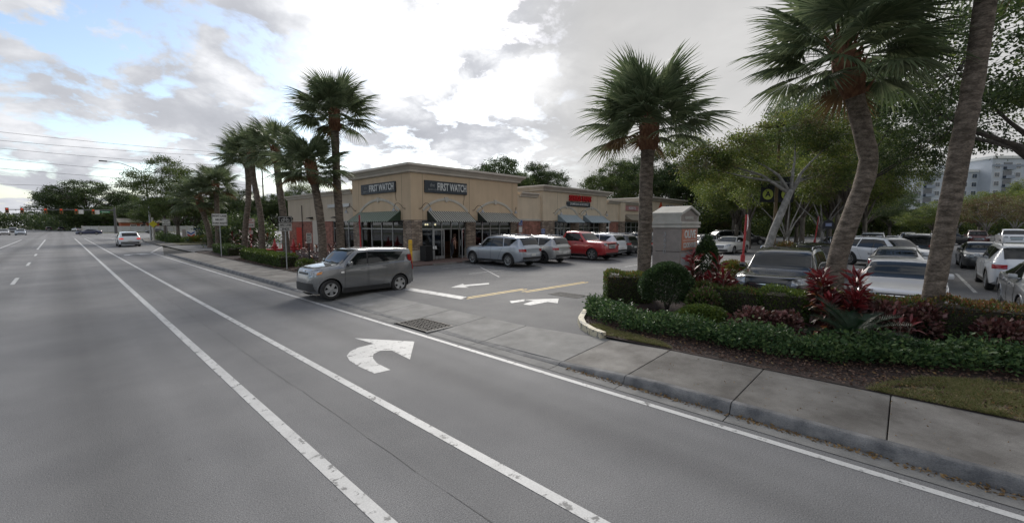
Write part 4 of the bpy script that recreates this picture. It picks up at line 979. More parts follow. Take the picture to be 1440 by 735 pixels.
# the compact leaving the lot (front towards -X)
t, s, sp = car('parked_car', 'grey boxy compact hatchback pulling out over the driveway apron', 'car', 'boxy', paint('titanium', (.185, .19, .195), .6, .26), (7.28, 14.5, .03), PI+rad(.5), wheels='five')
t.name = 'hatchback_car'; t.rotation_euler = (0, rad(-.9), PI+rad(.5))
for sg in (1, -1):   # amber turn signal in each headlamp, badge on the wing
    b = MB()
    def f(u, v):
        yy = (.90+.08*u)*sp['W']/2; zz = (.50+.045*v+.02*u)*sp['H']; q = s.end_q(yy*.935, zz, True); return (s.X(q)+.022, sg*(yy*.94+.01), zz)
    grid_patch(b, f, 4, 3); ob('turn_signal', b.mesh('turn_signal', [M['amber']]), t)
b = MB(); grid_patch(b, lambda u, v: (s.X(.235+.028*u), s.side_y(.235+.028*u, .86+.05*v)+.01, .86+.05*v), 3, 2); ob('side_vent', b.mesh('side_vent', [M['chrome']]), t)
# cars parked nose-in before the shops
G_ = 'cars parked before the shops'
car('suv_car', 'silver three row sport utility parked nose in beside the cafe door', 'car', 'suv', paint('silver_blue', (.34, .37, .41), .6, .3), (18.25, 17.9, ZLOT), PI/2, G_, L=5.05, H=1.78, W=2.0)
car('suv_car', 'pale silver crossover with black lower trim right of the silver sport utility', 'car', 'suv', paint('champagne', (.36, .36, .355), .5, .3), (21.3, 17.75, ZLOT), PI/2, G_, L=4.68, H=1.70, wheels='dark')
car('pickup_truck', 'bright red pickup truck backed in with its chrome front facing out', 'pickup truck', 'pickup', paint('bright_red', (.36, .018, .022), .25, .3), (25.25, 17.3, ZLOT), -PI/2, G_, wheels='six')
car('suv_car', 'white sport utility with tall red tail lights right of the red pickup', 'car', 'suv', paint('bright_white', (.62, .64, .67), .05, .3), (28.15, 17.6, ZLOT), PI/2, G_, L=4.95, H=1.77)
car('suv_car', 'dark grey sport utility right of the white one with tall tail lights', 'car', 'suv', paint('graphite', (.06, .062, .064), .5, .3), (30.6, 17.7, ZLOT), PI/2, G_, L=4.6, H=1.70)
car('sedan_car', 'black saloon behind the single palm in the shop row', 'car', 'sedan', paint('jet_black', (.012, .013, .015), .2, .25), (33.4, 17.4, ZLOT), PI/2, G_)
car('suv_car', 'black crossover partly hidden by the palm trunk and the monument', 'car', 'suv', paint('jet_black', (.012, .013, .015), .2, .25), (36.2, 17.0, ZLOT), -PI/2, G_, L=4.6, H=1.66)
car('sedan_car', 'pale teal car just left of the stone monument', 'car', 'suv', paint('pale_teal', (.30, .40, .42), .4, .3), (39.0, 17.3, ZLOT), -PI/2, G_, L=4.4, H=1.6)
# right side of the lot: first row, nosing up to the hedge
G2 = 'cars parked behind the hedge'
car('suv_car', 'black sport utility with chrome roof rails facing the hedge', 'car', 'suv', paint('gloss_black', (.016, .017, .017), .35, .22), (15.3, 2.66, ZLOT), PI, G2, L=4.85, H=1.70)
car('sedan_car', 'white saloon facing the hedge between the two big palms', 'car', 'sedan', paint('pearl_white', (.52, .52, .53), .15, .3), (16.1, .05, ZLOT), PI, G2)
car('sedan_car', 'grey car cut by the right picture edge behind the hedge', 'car', 'sedan', paint('satin_silver', (.30, .31, .32), .5, .3), (17.35, -3.0, ZLOT), PI, G2)
# second row, seen from behind
G3 = 'cars in the second parking row'
car('sedan_car', 'black saloon seen from behind past the roof of the black sport utility', 'car', 'suv', paint('ink_black', (.014, .015, .02), .3, .22), (25.1, 3.0, ZLOT), 0, G3, L=4.6, H=1.55)
car('sedan_car', 'silver saloon with red tail lights just behind the white saloon', 'car', 'sedan', paint('cool_silver', (.42, .43, .45), .5, .3), (25.2, .25, ZLOT), 0, G3)
car('suv_car', 'white sport utility seen from behind right of the big palm', 'car', 'suv', paint('bright_white', (.62, .64, .67), .05, .3), (24.75, -3.2, ZLOT), 0, G3, L=4.95, H=1.72)
car('sedan_car', 'dark grey saloon facing out behind the white sport utility', 'car', 'sedan', paint('graphite', (.06, .062, .064), .5, .3), (35.5, -3.2, ZLOT), PI, G3)
car('suv_car', 'white sport utility crossing the aisle between the leaning palm and the big palm', 'car', 'suv', paint('bright_white', (.62, .64, .67), .05, .3), (32.3, .75, ZLOT), math.atan2(-.80, -.62), G3, L=4.85, H=1.70, wheels='ten')
car('sedan_car', 'pale blue car left of the leaning palm trunk behind the yellow shrub', 'car', 'sedan', paint('pale_blue', (.36, .40, .46), .4, .3), (43.5, 4.0, ZLOT), rad(200), G3)
# cars beyond the drive aisle
G4 = 'cars far across the lot'
car('sedan_car', 'white saloon rolling down the aisle right of the stone monument', 'car', 'sedan', paint('pearl_white2', (.60, .60, .59), .1, .3), (39.2, 11.0, ZLOT), rad(176), G4, H=1.42)
car('sedan_car', 'navy saloon half hidden behind the stone monument', 'car', 'sedan', paint('navy', (.012, .018, .04), .3, .25), (47.5, 15.6, ZLOT), rad(-25), G4)
car('minivan_car', 'silver minivan parked behind the white saloon in the aisle', 'car', 'minivan', paint('satin_silver', (.30, .31, .32), .5, .3), (54.5, 16.3, ZLOT), rad(140), G4)
car('sedan_car', 'black saloon pointing right beyond the white saloon in the aisle', 'car', 'sedan', paint('jet_black', (.012, .013, .015), .2, .25), (57.5, 14.6, ZLOT), rad(-40), G4, L=5.0, H=1.6)
car('hatchback_car', 'white car showing only its nose right beside the monument', 'car', 'sedan', paint('pearl_white2', (.60, .60, .59), .1, .3), (43.2, 14.0, ZLOT), rad(190), G4)
car('suv_car', 'white sport utility facing the camera above the roof of the crossing one', 'car', 'suv', paint('bright_white', (.62, .64, .67), .05, .3), (48.5, 2.1, ZLOT), PI, G4)
car('suv_car', 'white crossover with black roof left of the crossing white one', 'car', 'suv', paint('bright_white', (.62, .64, .67), .05, .3), (38.6, 2.9, ZLOT), 0, G4, L=4.3, H=1.6)
car('suv_car', 'black sport utility whose roof shows behind the crossing white one', 'car', 'suv', paint('jet_black', (.012, .013, .015), .2, .25), (42.0, -.6, ZLOT), 0, G4, H=1.8)
car('sedan_car', 'white saloon far off facing the camera left of the big palm', 'car', 'sedan', paint('pearl_white2', (.60, .60, .59), .1, .3), (64, -1.6, ZLOT), PI, G4)
car('sedan_car', 'white car behind the far white saloon left of the big palm', 'car', 'sedan', paint('pearl_white2', (.60, .60, .59), .1, .3), (72, -.2, ZLOT), PI, G4)
car('sedan_car', 'black car far off just left of the big palm trunk', 'car', 'sedan', paint('jet_black', (.012, .013, .015), .2, .25), (74, -4.0, ZLOT), rad(-60), G4)
car('pickup_truck', 'white pickup far off right of the big palm', 'pickup truck', 'pickup', paint('bright_white', (.62, .64, .67), .05, .3), (72, -8.6, ZLOT), PI, G4)
car('suv_car', 'dark red sport utility far off beside the white pickup', 'car', 'suv', paint('dark_red', (.10, .02, .02), .3, .3), (76, -6.3, ZLOT), PI, G4)
car('sedan_car', 'white car far off near the right picture edge', 'car', 'sedan', paint('pearl_white2', (.60, .60, .59), .1, .3), (88, -13.5, ZLOT), PI, G4)
# on the road
G5 = 'cars on the road and at the crossing'
car('minivan_car', 'white minivan braking in the right turn lane ahead', 'car', 'suv', paint('bright_white', (.62, .64, .67), .05, .3), (5.35, 66.6, 0), PI/2, G5, L=4.9, H=1.72, brake=True)
car('sedan_car', 'blue saloon crossing the junction ahead', 'car', 'sedan', paint('deep_blue', (.022, .028, .075), .3, .3), (4.9, 150, 0), PI, G5)
car('sedan_car', 'black saloon waiting near the corner right of the white minivan', 'car', 'sedan', paint('jet_black', (.012, .013, .015), .2, .25), (19.0, 160, 0), PI, G5)
car('sedan_car', 'white saloon oncoming at the far left picture edge', 'car', 'sedan', paint('pearl_white2', (.60, .60, .59), .1, .3), (-9.3, 160, 0), -PI/2, G5)
car('sedan_car', 'silver blue saloon oncoming near the left picture edge', 'car', 'sedan', paint('pale_blue', (.36, .40, .46), .4, .3), (-6.6, 158, 0), -PI/2, G5)
car('suv_car', 'grey crossover oncoming between the two pale saloons far left', 'car', 'suv', paint('graphite', (.06, .062, .064), .5, .3), (-9.3, 190, 0), -PI/2, G5, L=4.5)
car('suv_car', 'black sport utility far down the road ahead', 'car', 'suv', paint('jet_black', (.012, .013, .015), .2, .25), (-3.2, 268, 0), PI/2, G5)
car('suv_car', 'dark blue sport utility far down the road beside the black one', 'car', 'suv', paint('navy', (.012, .018, .04), .3, .25), (.4, 262, 0), PI/2, G5)
car('sedan_car', 'white saloon far down the road in the right lane', 'car', 'sedan', paint('pearl_white2', (.60, .60, .59), .1, .3), (4.4, 235, 0), rad(110), G5)
# ------------------------------------------------------------------ vegetation
M['trunk_palm'] = mat('palm_trunk', (.060, .046, .034), .95, col2=(.205, .165, .132), nscale=5, detail=9, bump=1.0, bscale=22, stretch=(1, 1, 2.6), lo=.38, hi=.66, fine=.35, fscale=30)
M['boots'] = mat('palm_boots', (.10, .042, .022), .95, col2=(.19, .095, .05), nscale=12, detail=6, bump=.8, bscale=30, stretch=(1, 1, .4))
M['bark'] = mat('bark', (.09, .075, .06), .95, col2=(.19, .17, .145), nscale=9, detail=8, bump=.8, bscale=25, stretch=(1, 1, .35))
M['bark_grey'] = mat('pale_bark', (.17, .165, .155), .9, col2=(.29, .28, .265), nscale=6, detail=8, bump=.5, bscale=22)
M['bark_dark'] = mat('dark_bark', (.05, .042, .035), .95, col2=(.10, .085, .07), nscale=9, detail=8, bump=.8, bscale=25)
M['petiole'] = mat('petiole_green', (.07, .10, .03), .6)
M['frond'] = leafmat('palm_leaf', [(.068, .095, .048), (.098, .132, .066), (.13, .165, .086), (.18, .21, .115)], .45, .42)
M['frond_dry'] = leafmat('dry_palm_leaf', [(.12, .075, .035), (.20, .13, .06)], .8, .15)
LM = {
 'oak': leafmat('oak_leaf', [(.042, .068, .018), (.070, .105, .028), (.10, .14, .038), (.14, .17, .05)], .5, .45),
 'dark': leafmat('dark_leaf', [(.022, .038, .013), (.036, .062, .019), (.054, .086, .026), (.076, .11, .036)], .5, .33),
 'yellowgreen': leafmat('yellow_green_leaf', [(.08, .115, .022), (.12, .165, .034), (.175, .21, .046), (.23, .23, .06)], .5, .5),
 'mixed': leafmat('mixed_brown_leaf', [(.085, .105, .034), (.125, .125, .046), (.185, .135, .085), (.11, .15, .042)], .6, .45),
 'brown': leafmat('rust_leaf', [(.10, .055, .03), (.15, .085, .045), (.10, .08, .035), (.07, .075, .03)], .6, .3),
 'pink': leafmat('pinkish_twig_leaf', [(.14, .085, .075), (.19, .12, .11), (.11, .09, .06)], .6, .3),
 'hedge': leafmat('hedge_leaf', [(.042, .074, .017), (.068, .108, .025), (.10, .148, .034), (.058, .094, .022)], .42, .38),
 'hedge_tip': leafmat('hedge_tip_leaf', [(.16, .15, .03), (.20, .17, .035), (.17, .075, .03), (.24, .10, .04)], .45, .3),
 'hedge_lime': leafmat('lime_leaf', [(.09, .13, .02), (.14, .18, .03), (.07, .11, .02)], .45, .3),
 'hedge_rust': leafmat('rusty_hedge_leaf', [(.14, .055, .025), (.19, .085, .035), (.09, .065, .025), (.06, .07, .02)], .45, .25),
 'cover': leafmat('ground_cover_leaf', [(.024, .054, .020), (.042, .085, .032), (.070, .122, .044), (.125, .18, .062)], .5, .3, .25),
 'shrub': leafmat('round_shrub_leaf', [(.026, .050, .020), (.042, .074, .029), (.066, .108, .042)], .42, .32),
 'ti': leafmat('ti_leaf_red', [(.085, .011, .013), (.14, .016, .019), (.20, .025, .027), (.075, .013, .014)], .35, .3),
 'ti_dark': leafmat('ti_leaf_dark', [(.035, .014, .014), (.06, .02, .02), (.08, .028, .022), (.05, .03, .018)], .35, .25),
 'copper': leafmat('copper_leaf', [(.06, .026, .022), (.12, .042, .04), (.24, .13, .125), (.07, .045, .026), (.16, .06, .055)], .45, .25),
 'cycad': leafmat('cycad_leaf', [(.010, .026, .014), (.018, .042, .02), (.026, .055, .026)], .4, .12),
 'croton': leafmat('croton_leaf', [(.07, .11, .02), (.13, .15, .025), (.16, .07, .02), (.05, .08, .02)], .4, .25),
}
def rand_dirs(n):
    v = RNG.normal(size=(n, 3)); return v/np.linalg.norm(v, axis=1, keepdims=True)
def leaves(pos, out, size, asp=.5, spread=.8, droop=0., fold=.25):
    """leaf blades: two triangles folded along the midrib, long axis roughly along out"""
    n = len(pos); a = out+rand_dirs(n)*spread; a[:, 2] -= droop; a /= np.linalg.norm(a, axis=1, keepdims=True)
    b = np.cross(a, rand_dirs(n)); b /= np.linalg.norm(b, axis=1, keepdims=True)+1e-9; c = np.cross(a, b)
    L = (size*RNG.uniform(.7, 1.25, n))[:, None]; w = L*asp*.5
    p0 = pos; p2 = pos+a*L; m1 = pos+a*L*.5+b*w+c*w*fold; m2 = pos+a*L*.5-b*w+c*w*fold
    V = np.stack([p0, m1, p2, m2], 1).reshape(-1, 3); k = np.arange(n)*4
    F = np.concatenate([np.stack([k, k+1, k+2], 1), np.stack([k, k+2, k+3], 1)]); return V, F
def merge(vfs):
    Vs, Fs, o = [], [], 0
    for V, F in vfs: Vs.append(V); Fs.append(F+o); o += len(V)
    return np.concatenate(Vs), np.concatenate(Fs)
def leaf_mesh(name, sets):
    """sets: (V, F, material)"""
    Vs, Fs, mi, ms, o = [], [], [], [], 0
    for V, F, m in sets:
        if m not in ms: ms.append(m)
        Vs.append(V); Fs.append(F+o); mi.append(np.full(len(F), ms.index(m))); o += len(V)
    return npmesh(name, np.concatenate(Vs), np.concatenate(Fs), ms, np.concatenate(mi))
# ---- broad-leaved trees: trunk, limbs that fork, leaf clumps hung on the limb ends
TREES = {}
def tree_proto(key, lobes, clumps, per, clump_r, leaf, mats, trunk=(.25, 2.2), bark='bark', fork=None, sparse=0., seed=1, lean=(0, 0), asp=.5):
    """lobes: (x, y, z, rx, ry, rz, weight); tree stands at the origin"""
    rs = random.Random(seed); r0, h0 = trunk; b = MB(); base = Vector((0, 0, 0)); fk = Vector((lean[0], lean[1], h0))
    b.tube([(0, 0, -.15), (lean[0]*.15, lean[1]*.15, h0*.12), (lean[0]*.45, lean[1]*.45, h0*.5), fk], [r0*1.5, r0*1.08, r0*.92, r0*.8], 10)
    wt = [l[6] for l in lobes]; sets = {m: [] for m in mats}
    for l in lobes:
        c = Vector(l[:3]); mid = fk.lerp(c, .5)+Vector((rs.uniform(-.3, .3), rs.uniform(-.3, .3), rs.uniform(-.1, .5)))*max(l[3], .6)*.35
        b.tube([fk-Vector((0, 0, .2)), fk.lerp(mid, .5)+Vector((0, 0, .15)), mid, c], [r0*.52, r0*.34, r0*.22, r0*.09], 7)
        nk = max(3, int(1.25*clumps*l[6]/sum(wt)))
        for i in range(nk):
            d = Vector((rs.gauss(0, 1), rs.gauss(0, 1), rs.gauss(.15, 1))).normalized(); rr = rs.uniform(.45, 1)**.6
            p = c+Vector((d.x*l[3], d.y*l[4], d.z*l[5]))*rr
            if i % 3 == 0: b.tube([c+(p-c)*.05, c.lerp(p, .5)+Vector((0, 0, rs.uniform(-.1, .25)))*l[5], p], [r0*.09, r0*.055, r0*.02], 5, cap=False)
            if rs.random() < sparse: continue
            m = rs.choices(list(mats), list(mats.values()))[0]
            n = int(per*rs.uniform(.6, 1.4)); o = np.array([d.x, d.y, d.z*.6])
            q = RNG.normal(size=(n, 3))*np.array([clump_r, clump_r, clump_r*.5])*.74*rs.uniform(.7, 1.3)+np.array(p)
            sets[m].append(leaves(q, np.tile(o, (n, 1)), leaf, asp, 1.0, .25))
    tm = b.mesh('trunk', M[bark]); tm.polygons.foreach_set('use_smooth', [True]*len(tm.polygons))
    cm = leaf_mesh('crown', [(*merge(v), LM[m]) for m, v in sets.items() if v])
    TREES[key] = (tm, cm); return tm, cm
def tree(key, name, label, loc, sc=1., rz=0., group=None, scz=None):
    t = thing(name, label, 'tree', loc, rz, group); tm, cm = TREES[key]; s_ = (sc, sc, scz or sc)
    ob('trunk', tm, t, sc=s_); ob('crown', cm, t, sc=s_); return t
def ring_lobes(n, R, z, r, rz, seed, jz=.5):
    rs = random.Random(seed); o = []
    for i in range(n):
        a = 2*PI*i/n+rs.uniform(-.3, .3); q = R*rs.uniform(.75, 1.15); k = rs.uniform(.8, 1.25)
        o.append((q*math.cos(a), q*math.sin(a), z+rs.uniform(-jz, jz), r*k, r*k, rz*k, k))
    return o
tree_proto('oak', [(0, 0, 7.2, 2.4, 2.4, 1.6, 1.5)]+ring_lobes(7, 3.0, 5.6, 1.9, 1.25, 3), 310, 110, .42, .16, {'oak': 4, 'dark': 1}, (.26, 2.6), seed=3)
tree_proto('oak_dark', [(0, 0, 8.2, 2.8, 2.8, 1.7, 1.5)]+ring_lobes(8, 3.4, 6.2, 2.1, 1.5, 5, .9), 330, 110, .46, .18, {'dark': 5, 'oak': 1}, (.30, 2.8), 'bark_dark', seed=5)
tree_proto('airy', [(0, 0, 6.6, 1.8, 1.8, 1.2, 1.2)]+ring_lobes(6, 2.4, 5.2, 1.5, 1.1, 8, .7), 190, 75, .36, .14, {'oak': 5, 'dark': 1}, (.17, 2.4), sparse=.05, seed=8)
tree_proto('mixed', [(0, 0, 6.4, 2.2, 2.2, 1.3, 1.3)]+ring_lobes(7, 2.7, 4.8, 1.8, 1.3, 11, .8), 320, 95, .42, .125, {'yellowgreen': 4, 'mixed': 2, 'oak': 3}, (.2, 2.0), 'bark', sparse=.10, seed=11)
tree_proto('open_oak', [(0, 0, 7.4, 2.6, 2.6, 1.5, 1.5)]+ring_lobes(9, 3.4, 5.6, 1.9, 1.2, 33, 1.1), 420, 110, .30, .105, {'oak': 3, 'dark': 4}, (.2, 2.8), 'bark_dark', sparse=.12, seed=33)
tree_proto('rust', [(0, 0, 5.2, 1.8, 1.8, 1.0, 1.2)]+ring_lobes(6, 2.1, 4.0, 1.5, 1.0, 14, .6), 190, 45, .36, .16, {'brown': 4, 'mixed': 2}, (.14, 1.8), 'bark_grey', sparse=.1, seed=14)
tree_proto('lime', [(0, 0, 6.2, 2.2, 2.2, 1.3, 1.3)]+ring_lobes(6, 2.6, 4.6, 1.9, 1.3, 17, .7), 300, 100, .44, .14, {'yellowgreen': 4, 'oak': 3}, (.2, 2.0), seed=17)
tree_proto('banyan', [(0, 0, 14.5, 6, 6, 1.8, 1.6), (-5, 1, 13.0, 4.5, 4.5, 1.5, 1.2), (6, -1, 12.6, 5, 5, 1.5, 1.2)]+ring_lobes(9, 10.5, 10.5, 3.6, 1.5, 21, 1.4)+ring_lobes(7, 8, 6.5, 4.2, 2.6, 22, 1.0), 620, 60, .85, .42, {'dark': 5, 'oak': 1}, (.9, 4.5), 'bark_dark', seed=21)
# ---- cabbage palms
def frond_mesh(seed, dry=False, fold=.42):
    rs = random.Random(seed); V = []; F = []; mi = []
    pl = 1.05*rs.uniform(.9, 1.1); n = 42; R = 1.02
    def tri(a, b, c, m=0): k = len(V); V.extend((a, b, c)); F.append((k, k+1, k+2)); mi.append(m)
    # petiole: three-sided stalk arching down
    cs = [(pl*t, 0, -.16*t*t) for t in (0, .33, .66, 1)]
    for i in range(3):
        r0, r1 = .030*(1-.2*i), .030*(1-.2*(i+1)); ring = []
        for c, r in ((cs[i], r0), (cs[i+1], r1)): ring.append([(c[0], r*math.cos(a), c[2]+r*.6*math.sin(a)) for a in (PI/2, PI*7/6, PI*11/6)])
        for k in range(3):
            a, b_, c, d = ring[0][k], ring[0][(k+1) % 3], ring[1][(k+1) % 3], ring[1][k]; tri(a, b_, c, 1); tri(a, c, d, 1)
    hx, hz = cs[3][0], cs[3][2]
    for i in range(n):
        a = rad(-128)+rad(256)*i/(n-1)+rs.uniform(-.03, .03); u = abs(a)/rad(128)
        L = R*(1.08-.34*u)*rs.uniform(.9, 1.08); cx = .30*max(0, math.cos(a))     # the midrib carries the middle leaflets further out
        dirx, diry = math.cos(a), math.sin(a)
        def P(t, sgn, w):
            x = hx+cx*t*.6+dirx*L*t; y = diry*L*t; z = hz-fold*(abs(y)**1.15)*.55-.26*(t*t)*max(0, dirx)*L-(.34*max(0, t-.55)**1.3)*rs.uniform(.8, 1.8)-.02
            nx, ny = -diry, dirx
            return (x+nx*w*sgn, y+ny*w*sgn, z+abs(w)*.35)
        w1, w2 = .035*(1.05-.3*u), .020*(1.05-.3*u)
        c0 = P(.03, 0, 0); cm = P(.46, 0, 0); m2 = P(.76, 0, 0); tip = P(1.0, 0, 0)
        l1, r1 = P(.46, 1, w1), P(.46, -1, w1); l2, r2 = P(.76, 1, w2*.72), P(.76, -1, w2*.72)
        cmz = (cm[0], cm[1], cm[2]-.012)
        tri(c0, l1, cmz); tri(c0, cmz, r1)
        k = len(V); V.extend((l1, cmz, r1, r2, l2)); F.append((k, k+1, k+4)); F.append((k+1, k+3, k+4)); F.append((k+1, k+2, k+3)); mi.extend((0, 0, 0))
        tri(l2, r2, tip)
    m = M['frond_dry'] if dry else M['frond']
    return npmesh('frond', np.array(V), np.array(F), [m, M['petiole'] if not dry else m], mi)
FR = [frond_mesh(s, fold=f) for s, f in ((1, .35), (2, .5), (3, .62), (4, .45))]; FRD = frond_mesh(9, True, .8)
def palm(label, base, pts, r, cr=1.0, n=40, seed=1, group=None, tilt=(0, 0), rbase=None, name='cabbage_palm', boots=1.0, up=82, low=-24):
    """pts: trunk path above the base (local); crown on the last point; cr: crown scale"""
    rs = random.Random(seed); t = thing(name, label, 'palm tree', base, 0, group); b = MB()
    P = [Vector((0, 0, -.1))]+[Vector(p) for p in pts]; path = []
    for i in range(len(P)-1):
        k = max(2, int((P[i+1]-P[i]).length/.22))
        for j in range(k):
            u = j/k; p0 = P[max(i-1, 0)]; p1 = P[i]; p2 = P[i+1]; p3 = P[min(i+2, len(P)-1)]
            path.append(.5*((2*p1)+(p2-p0)*u+(2*p0-5*p1+4*p2-p3)*u*u+(3*p1-p0-3*p2+p3)*u**3))
    path.append(P[-1]); H = len(path); rr = []
    for i, p in enumerate(path):
        u = i/(H-1); q = r*(1.0+.12*(1-u))*(1+.035*math.sin(i*2.3)+rs.uniform(-.03, .03)); q += (rbase or r*.35)*max(0, 1-p.z/.7)**2 if p.z < .7 else 0; rr.append(q)
    b.tube(path, rr, 18); b.build('trunk', M['trunk_palm'], t, 60)
    top = path[-1]; ax = (path[-1]-path[-4]).normalized()
    # old leaf bases: wedges criss-crossing under the crown
    bb = MB(); hb = .95*boots*cr
    bb.tube([top-ax*hb, top-ax*hb*.6, top-ax*.2, top+ax*.35], [r*1.12, r*1.55, r*1.5, r*.8], 14)
    for i in range(int(46*boots)):
        a = i*2.39996; h = -hb*.95+(hb+.25)*((i/46/boots)); d = Vector((math.cos(a), math.sin(a), 0)); o = top+ax*h+d*r*1.25; s_ = Vector((-d.y, d.x, 0))
        e = o+d*rs.uniform(.05, .13)+Vector((0, 0, rs.uniform(.16, .30))); w = rs.uniform(.03, .05)
        bb.add([o-s_*w-d*.05, o+s_*w-d*.05, o+d*.03-Vector((0, 0, .03)), e-s_*w*.5, e+s_*w*.5, e+d*.02], [(0, 1, 4, 3), (1, 2, 5, 4), (2, 0, 3, 5), (3, 4, 5)])
    bb.build('boot_mass', M['boots'], t)
    for i in range(n):
        u = (i+.5)/n; el = rad(up+(low-up)*(u**.9))+rs.uniform(-.12, .12); az = i*2.39996+rs.uniform(-.25, .25)
        m = rs.choice(FR) if not (u > .95 and rs.random() < .4) else FRD
        s_ = cr*rs.uniform(.88, 1.12); o = ob('frond', m, t, top+ax*(.12-.30*u)*cr+Vector((math.cos(az), math.sin(az), 0))*r*.5)
        R = Matrix.Rotation(az, 4, 'Z') @ Matrix.Rotation(-el, 4, 'Y') @ Matrix.Rotation(rs.uniform(-.35, .35), 4, 'X')
        tl = Matrix.Rotation(tilt[0], 4, 'X') @ Matrix.Rotation(tilt[1], 4, 'Y')
        o.rotation_euler = (tl @ R).to_euler(); o.scale = (s_, s_, s_)
    return t
def rd(rt, fw): return Vector((rt*math.cos(HEAD)+fw*math.sin(HEAD), -rt*math.sin(HEAD)+fw*math.cos(HEAD), 0))   # helper: plan offset
GP = 'cabbage palms along the road'
palm('single straight palm standing left of the stone monument', (12.65, 6.05, .17), [(0, 0, 2), (0, 0, 3.9), (.08, -.02, 5.5)], .195, .92, 44, 3, GP, low=-10)
a = rd(.60, 0); c = rd(-.10, 0)
palm('leaning palm with a crooked trunk and rusty boots behind the red leaved plant', (12.1, 1.17, .17), [(.06, -.06, 1.6), (a.x, a.y, 3.5), (a.x*.8, a.y*.8, 4.3), (c.x, c.y, 6.1)], .175, .90, 44, 5, GP, tilt=(0, 0), boots=1.15, low=-18)
e = rd(.46, 0)
palm('thick palm trunk nearest the camera with its crown above the picture', (11.5, -.43, .17), [(e.x*.12, e.y*.12, 1.2), (e.x*.6, e.y*.6, 3.4), (e.x*1.05, e.y*1.05, 5.6), (e.x*1.3, e.y*1.3, 8.6)], .150, 1.1, 40, 7, GP, rbase=.11)
palm('tallest palm of the left row with a round crown in front of the cafe', (10.15, 22.0, .17), [(0, 0, 2.5), (-.05, .05, 5), (-.05, .05, 8.1)], .19, .97, 46, 11, GP, low=-14)
g_ = rd(-.45, 0)
palm('curved palm with rusty boots left of the tallest palm', (9.1, 21.8, .17), [(.02, 0, 1.6), (g_.x*.2, g_.y*.2, 3.2), (g_.x*.6, g_.y*.6, 4.4), (g_.x, g_.y, 5.3)], .185, .86, 40, 13, GP, boots=1.2)
g_ = rd(-.45, 0)
palm('palm rising behind the bike lane sign', (10.4, 30.6, .17), [(g_.x*.2, g_.y*.2, 2.5), (g_.x*.7, g_.y*.7, 5), (g_.x, g_.y, 7.3)], .20, .92, 40, 17, GP)
g_ = rd(-.4, 0)
palm('straight palm between the red post sign and the bike lane sign', (10.95, 37.6, .17), [(0, 0, 3), (g_.x, g_.y, 6), (g_.x*1.2, g_.y*1.2, 8.1)], .20, .95, 40, 19, GP)
g_ = rd(.75, 0)
palm('palm leaning left behind the red post sign', (11.2, 43.4, .17), [(g_.x*.3, g_.y*.3, 2.2), (g_.x*.8, g_.y*.8, 4.6), (g_.x*.9, g_.y*.9, 7.0), (g_.x*.5, g_.y*.5, 8.4)], .22, 1.0, 40, 23, GP)
palm('short bushy palm above the right lane sign', (11.2, 52.6, .1), [(.05, 0, 2.2), (.1, 0, 4.6), (.1, 0, 6.6)], .22, 1.05, 40, 29, GP)
g_ = rd(-1.0, 0)
palm('short palm leaning left beyond the right lane sign', (10.9, 54.2, .1), [(g_.x*.2, g_.y*.2, 2), (g_.x*.7, g_.y*.7, 4), (g_.x, g_.y, 5.2)], .24, 1.2, 40, 31, GP, boots=1.3)
# ------------------------------------------------------------------ hedges, shrubs, bed planting
M['twig'] = mat('hedge_twigs', (.022, .018, .012), .95, col2=(.04, .032, .02), nscale=12)
def hedge(label, a, b, w, h, mats, top_mats=None, dens=420, leaf=.05, z=.16, group='clipped hedges', name='hedge', ztop=.25):
    a, b = Vector((*a, 0)), Vector((*b, 0)); d = b-a; L = d.length; ang = math.atan2(d.y, d.x)
    t = thing(name, label, 'hedge', (a.x, a.y, z), ang, group); core = MB()
    # core of twigs with an uneven skin
    nx, ny = max(2, int(L/.25)), 3
    core.box(.05, -w/2+.07, -.05, L-.05, w/2-.07, h-.09); core.build('twigs', M['twig'], t)
    n = int(dens*(L*h*2+L*w+w*h*2)); u = RNG.uniform(0, 1, n); areas = np.array([L*w*1.1, L*h, L*h, w*h, w*h]); areas = areas/areas.sum(); f = RNG.choice(5, n, p=areas)
    x = RNG.uniform(0, L, n); y = RNG.uniform(-w/2, w/2, n); zz = h*RNG.uniform(0.02, 1, n)
    wob = lambda q: .035*np.sin(q*3.1+1)+.03*np.sin(q*7.7)
    dep = RNG.uniform(-.05, .10, n)
    zt = h+wob(x)-dep*.6
    P = np.stack([x, y, zz], 1); O = np.zeros((n, 3))
    k = f == 0; P[k, 2] = zt[k]; O[k] = (0, 0, 1)
    k = f == 1; P[k, 1] = -w/2+dep[k]; O[k] = (0, -1, .35)
    k = f == 2; P[k, 1] = w/2-dep[k]; O[k] = (0, 1, .35)
    k = f == 3; P[k, 0] = dep[k]; O[k] = (-1, 0, .35)
    k = f == 4; P[k, 0] = L-dep[k]; O[k] = (1, 0, .35)
    sets = []; names = list(mats); pr_ = np.array([mats[q] for q in names], float); pr_ /= pr_.sum(); ch = RNG.choice(len(names), n, p=pr_)
    tm = np.zeros(n, bool)
    if top_mats: tm = (P[:, 2] > h*(1-ztop*RNG.uniform(.4, 1.3, n))) & (RNG.uniform(0, 1, n) < .75)
    for i, q in enumerate(names):
        k = (ch == i) & ~tm
        if k.any(): sets.append((*leaves(P[k], O[k], leaf, .6, .9), LM[q]))
    if top_mats:
        for q in top_mats:
            k = tm & (RNG.uniform(0, 1, n) < 1/len(top_mats))
            if k.any(): sets.append((*leaves(P[k], O[k]+np.array([0, 0, .5]), leaf*1.1, .55, .7), LM[q]))
    ob('foliage', leaf_mesh('foliage', sets), t); return t
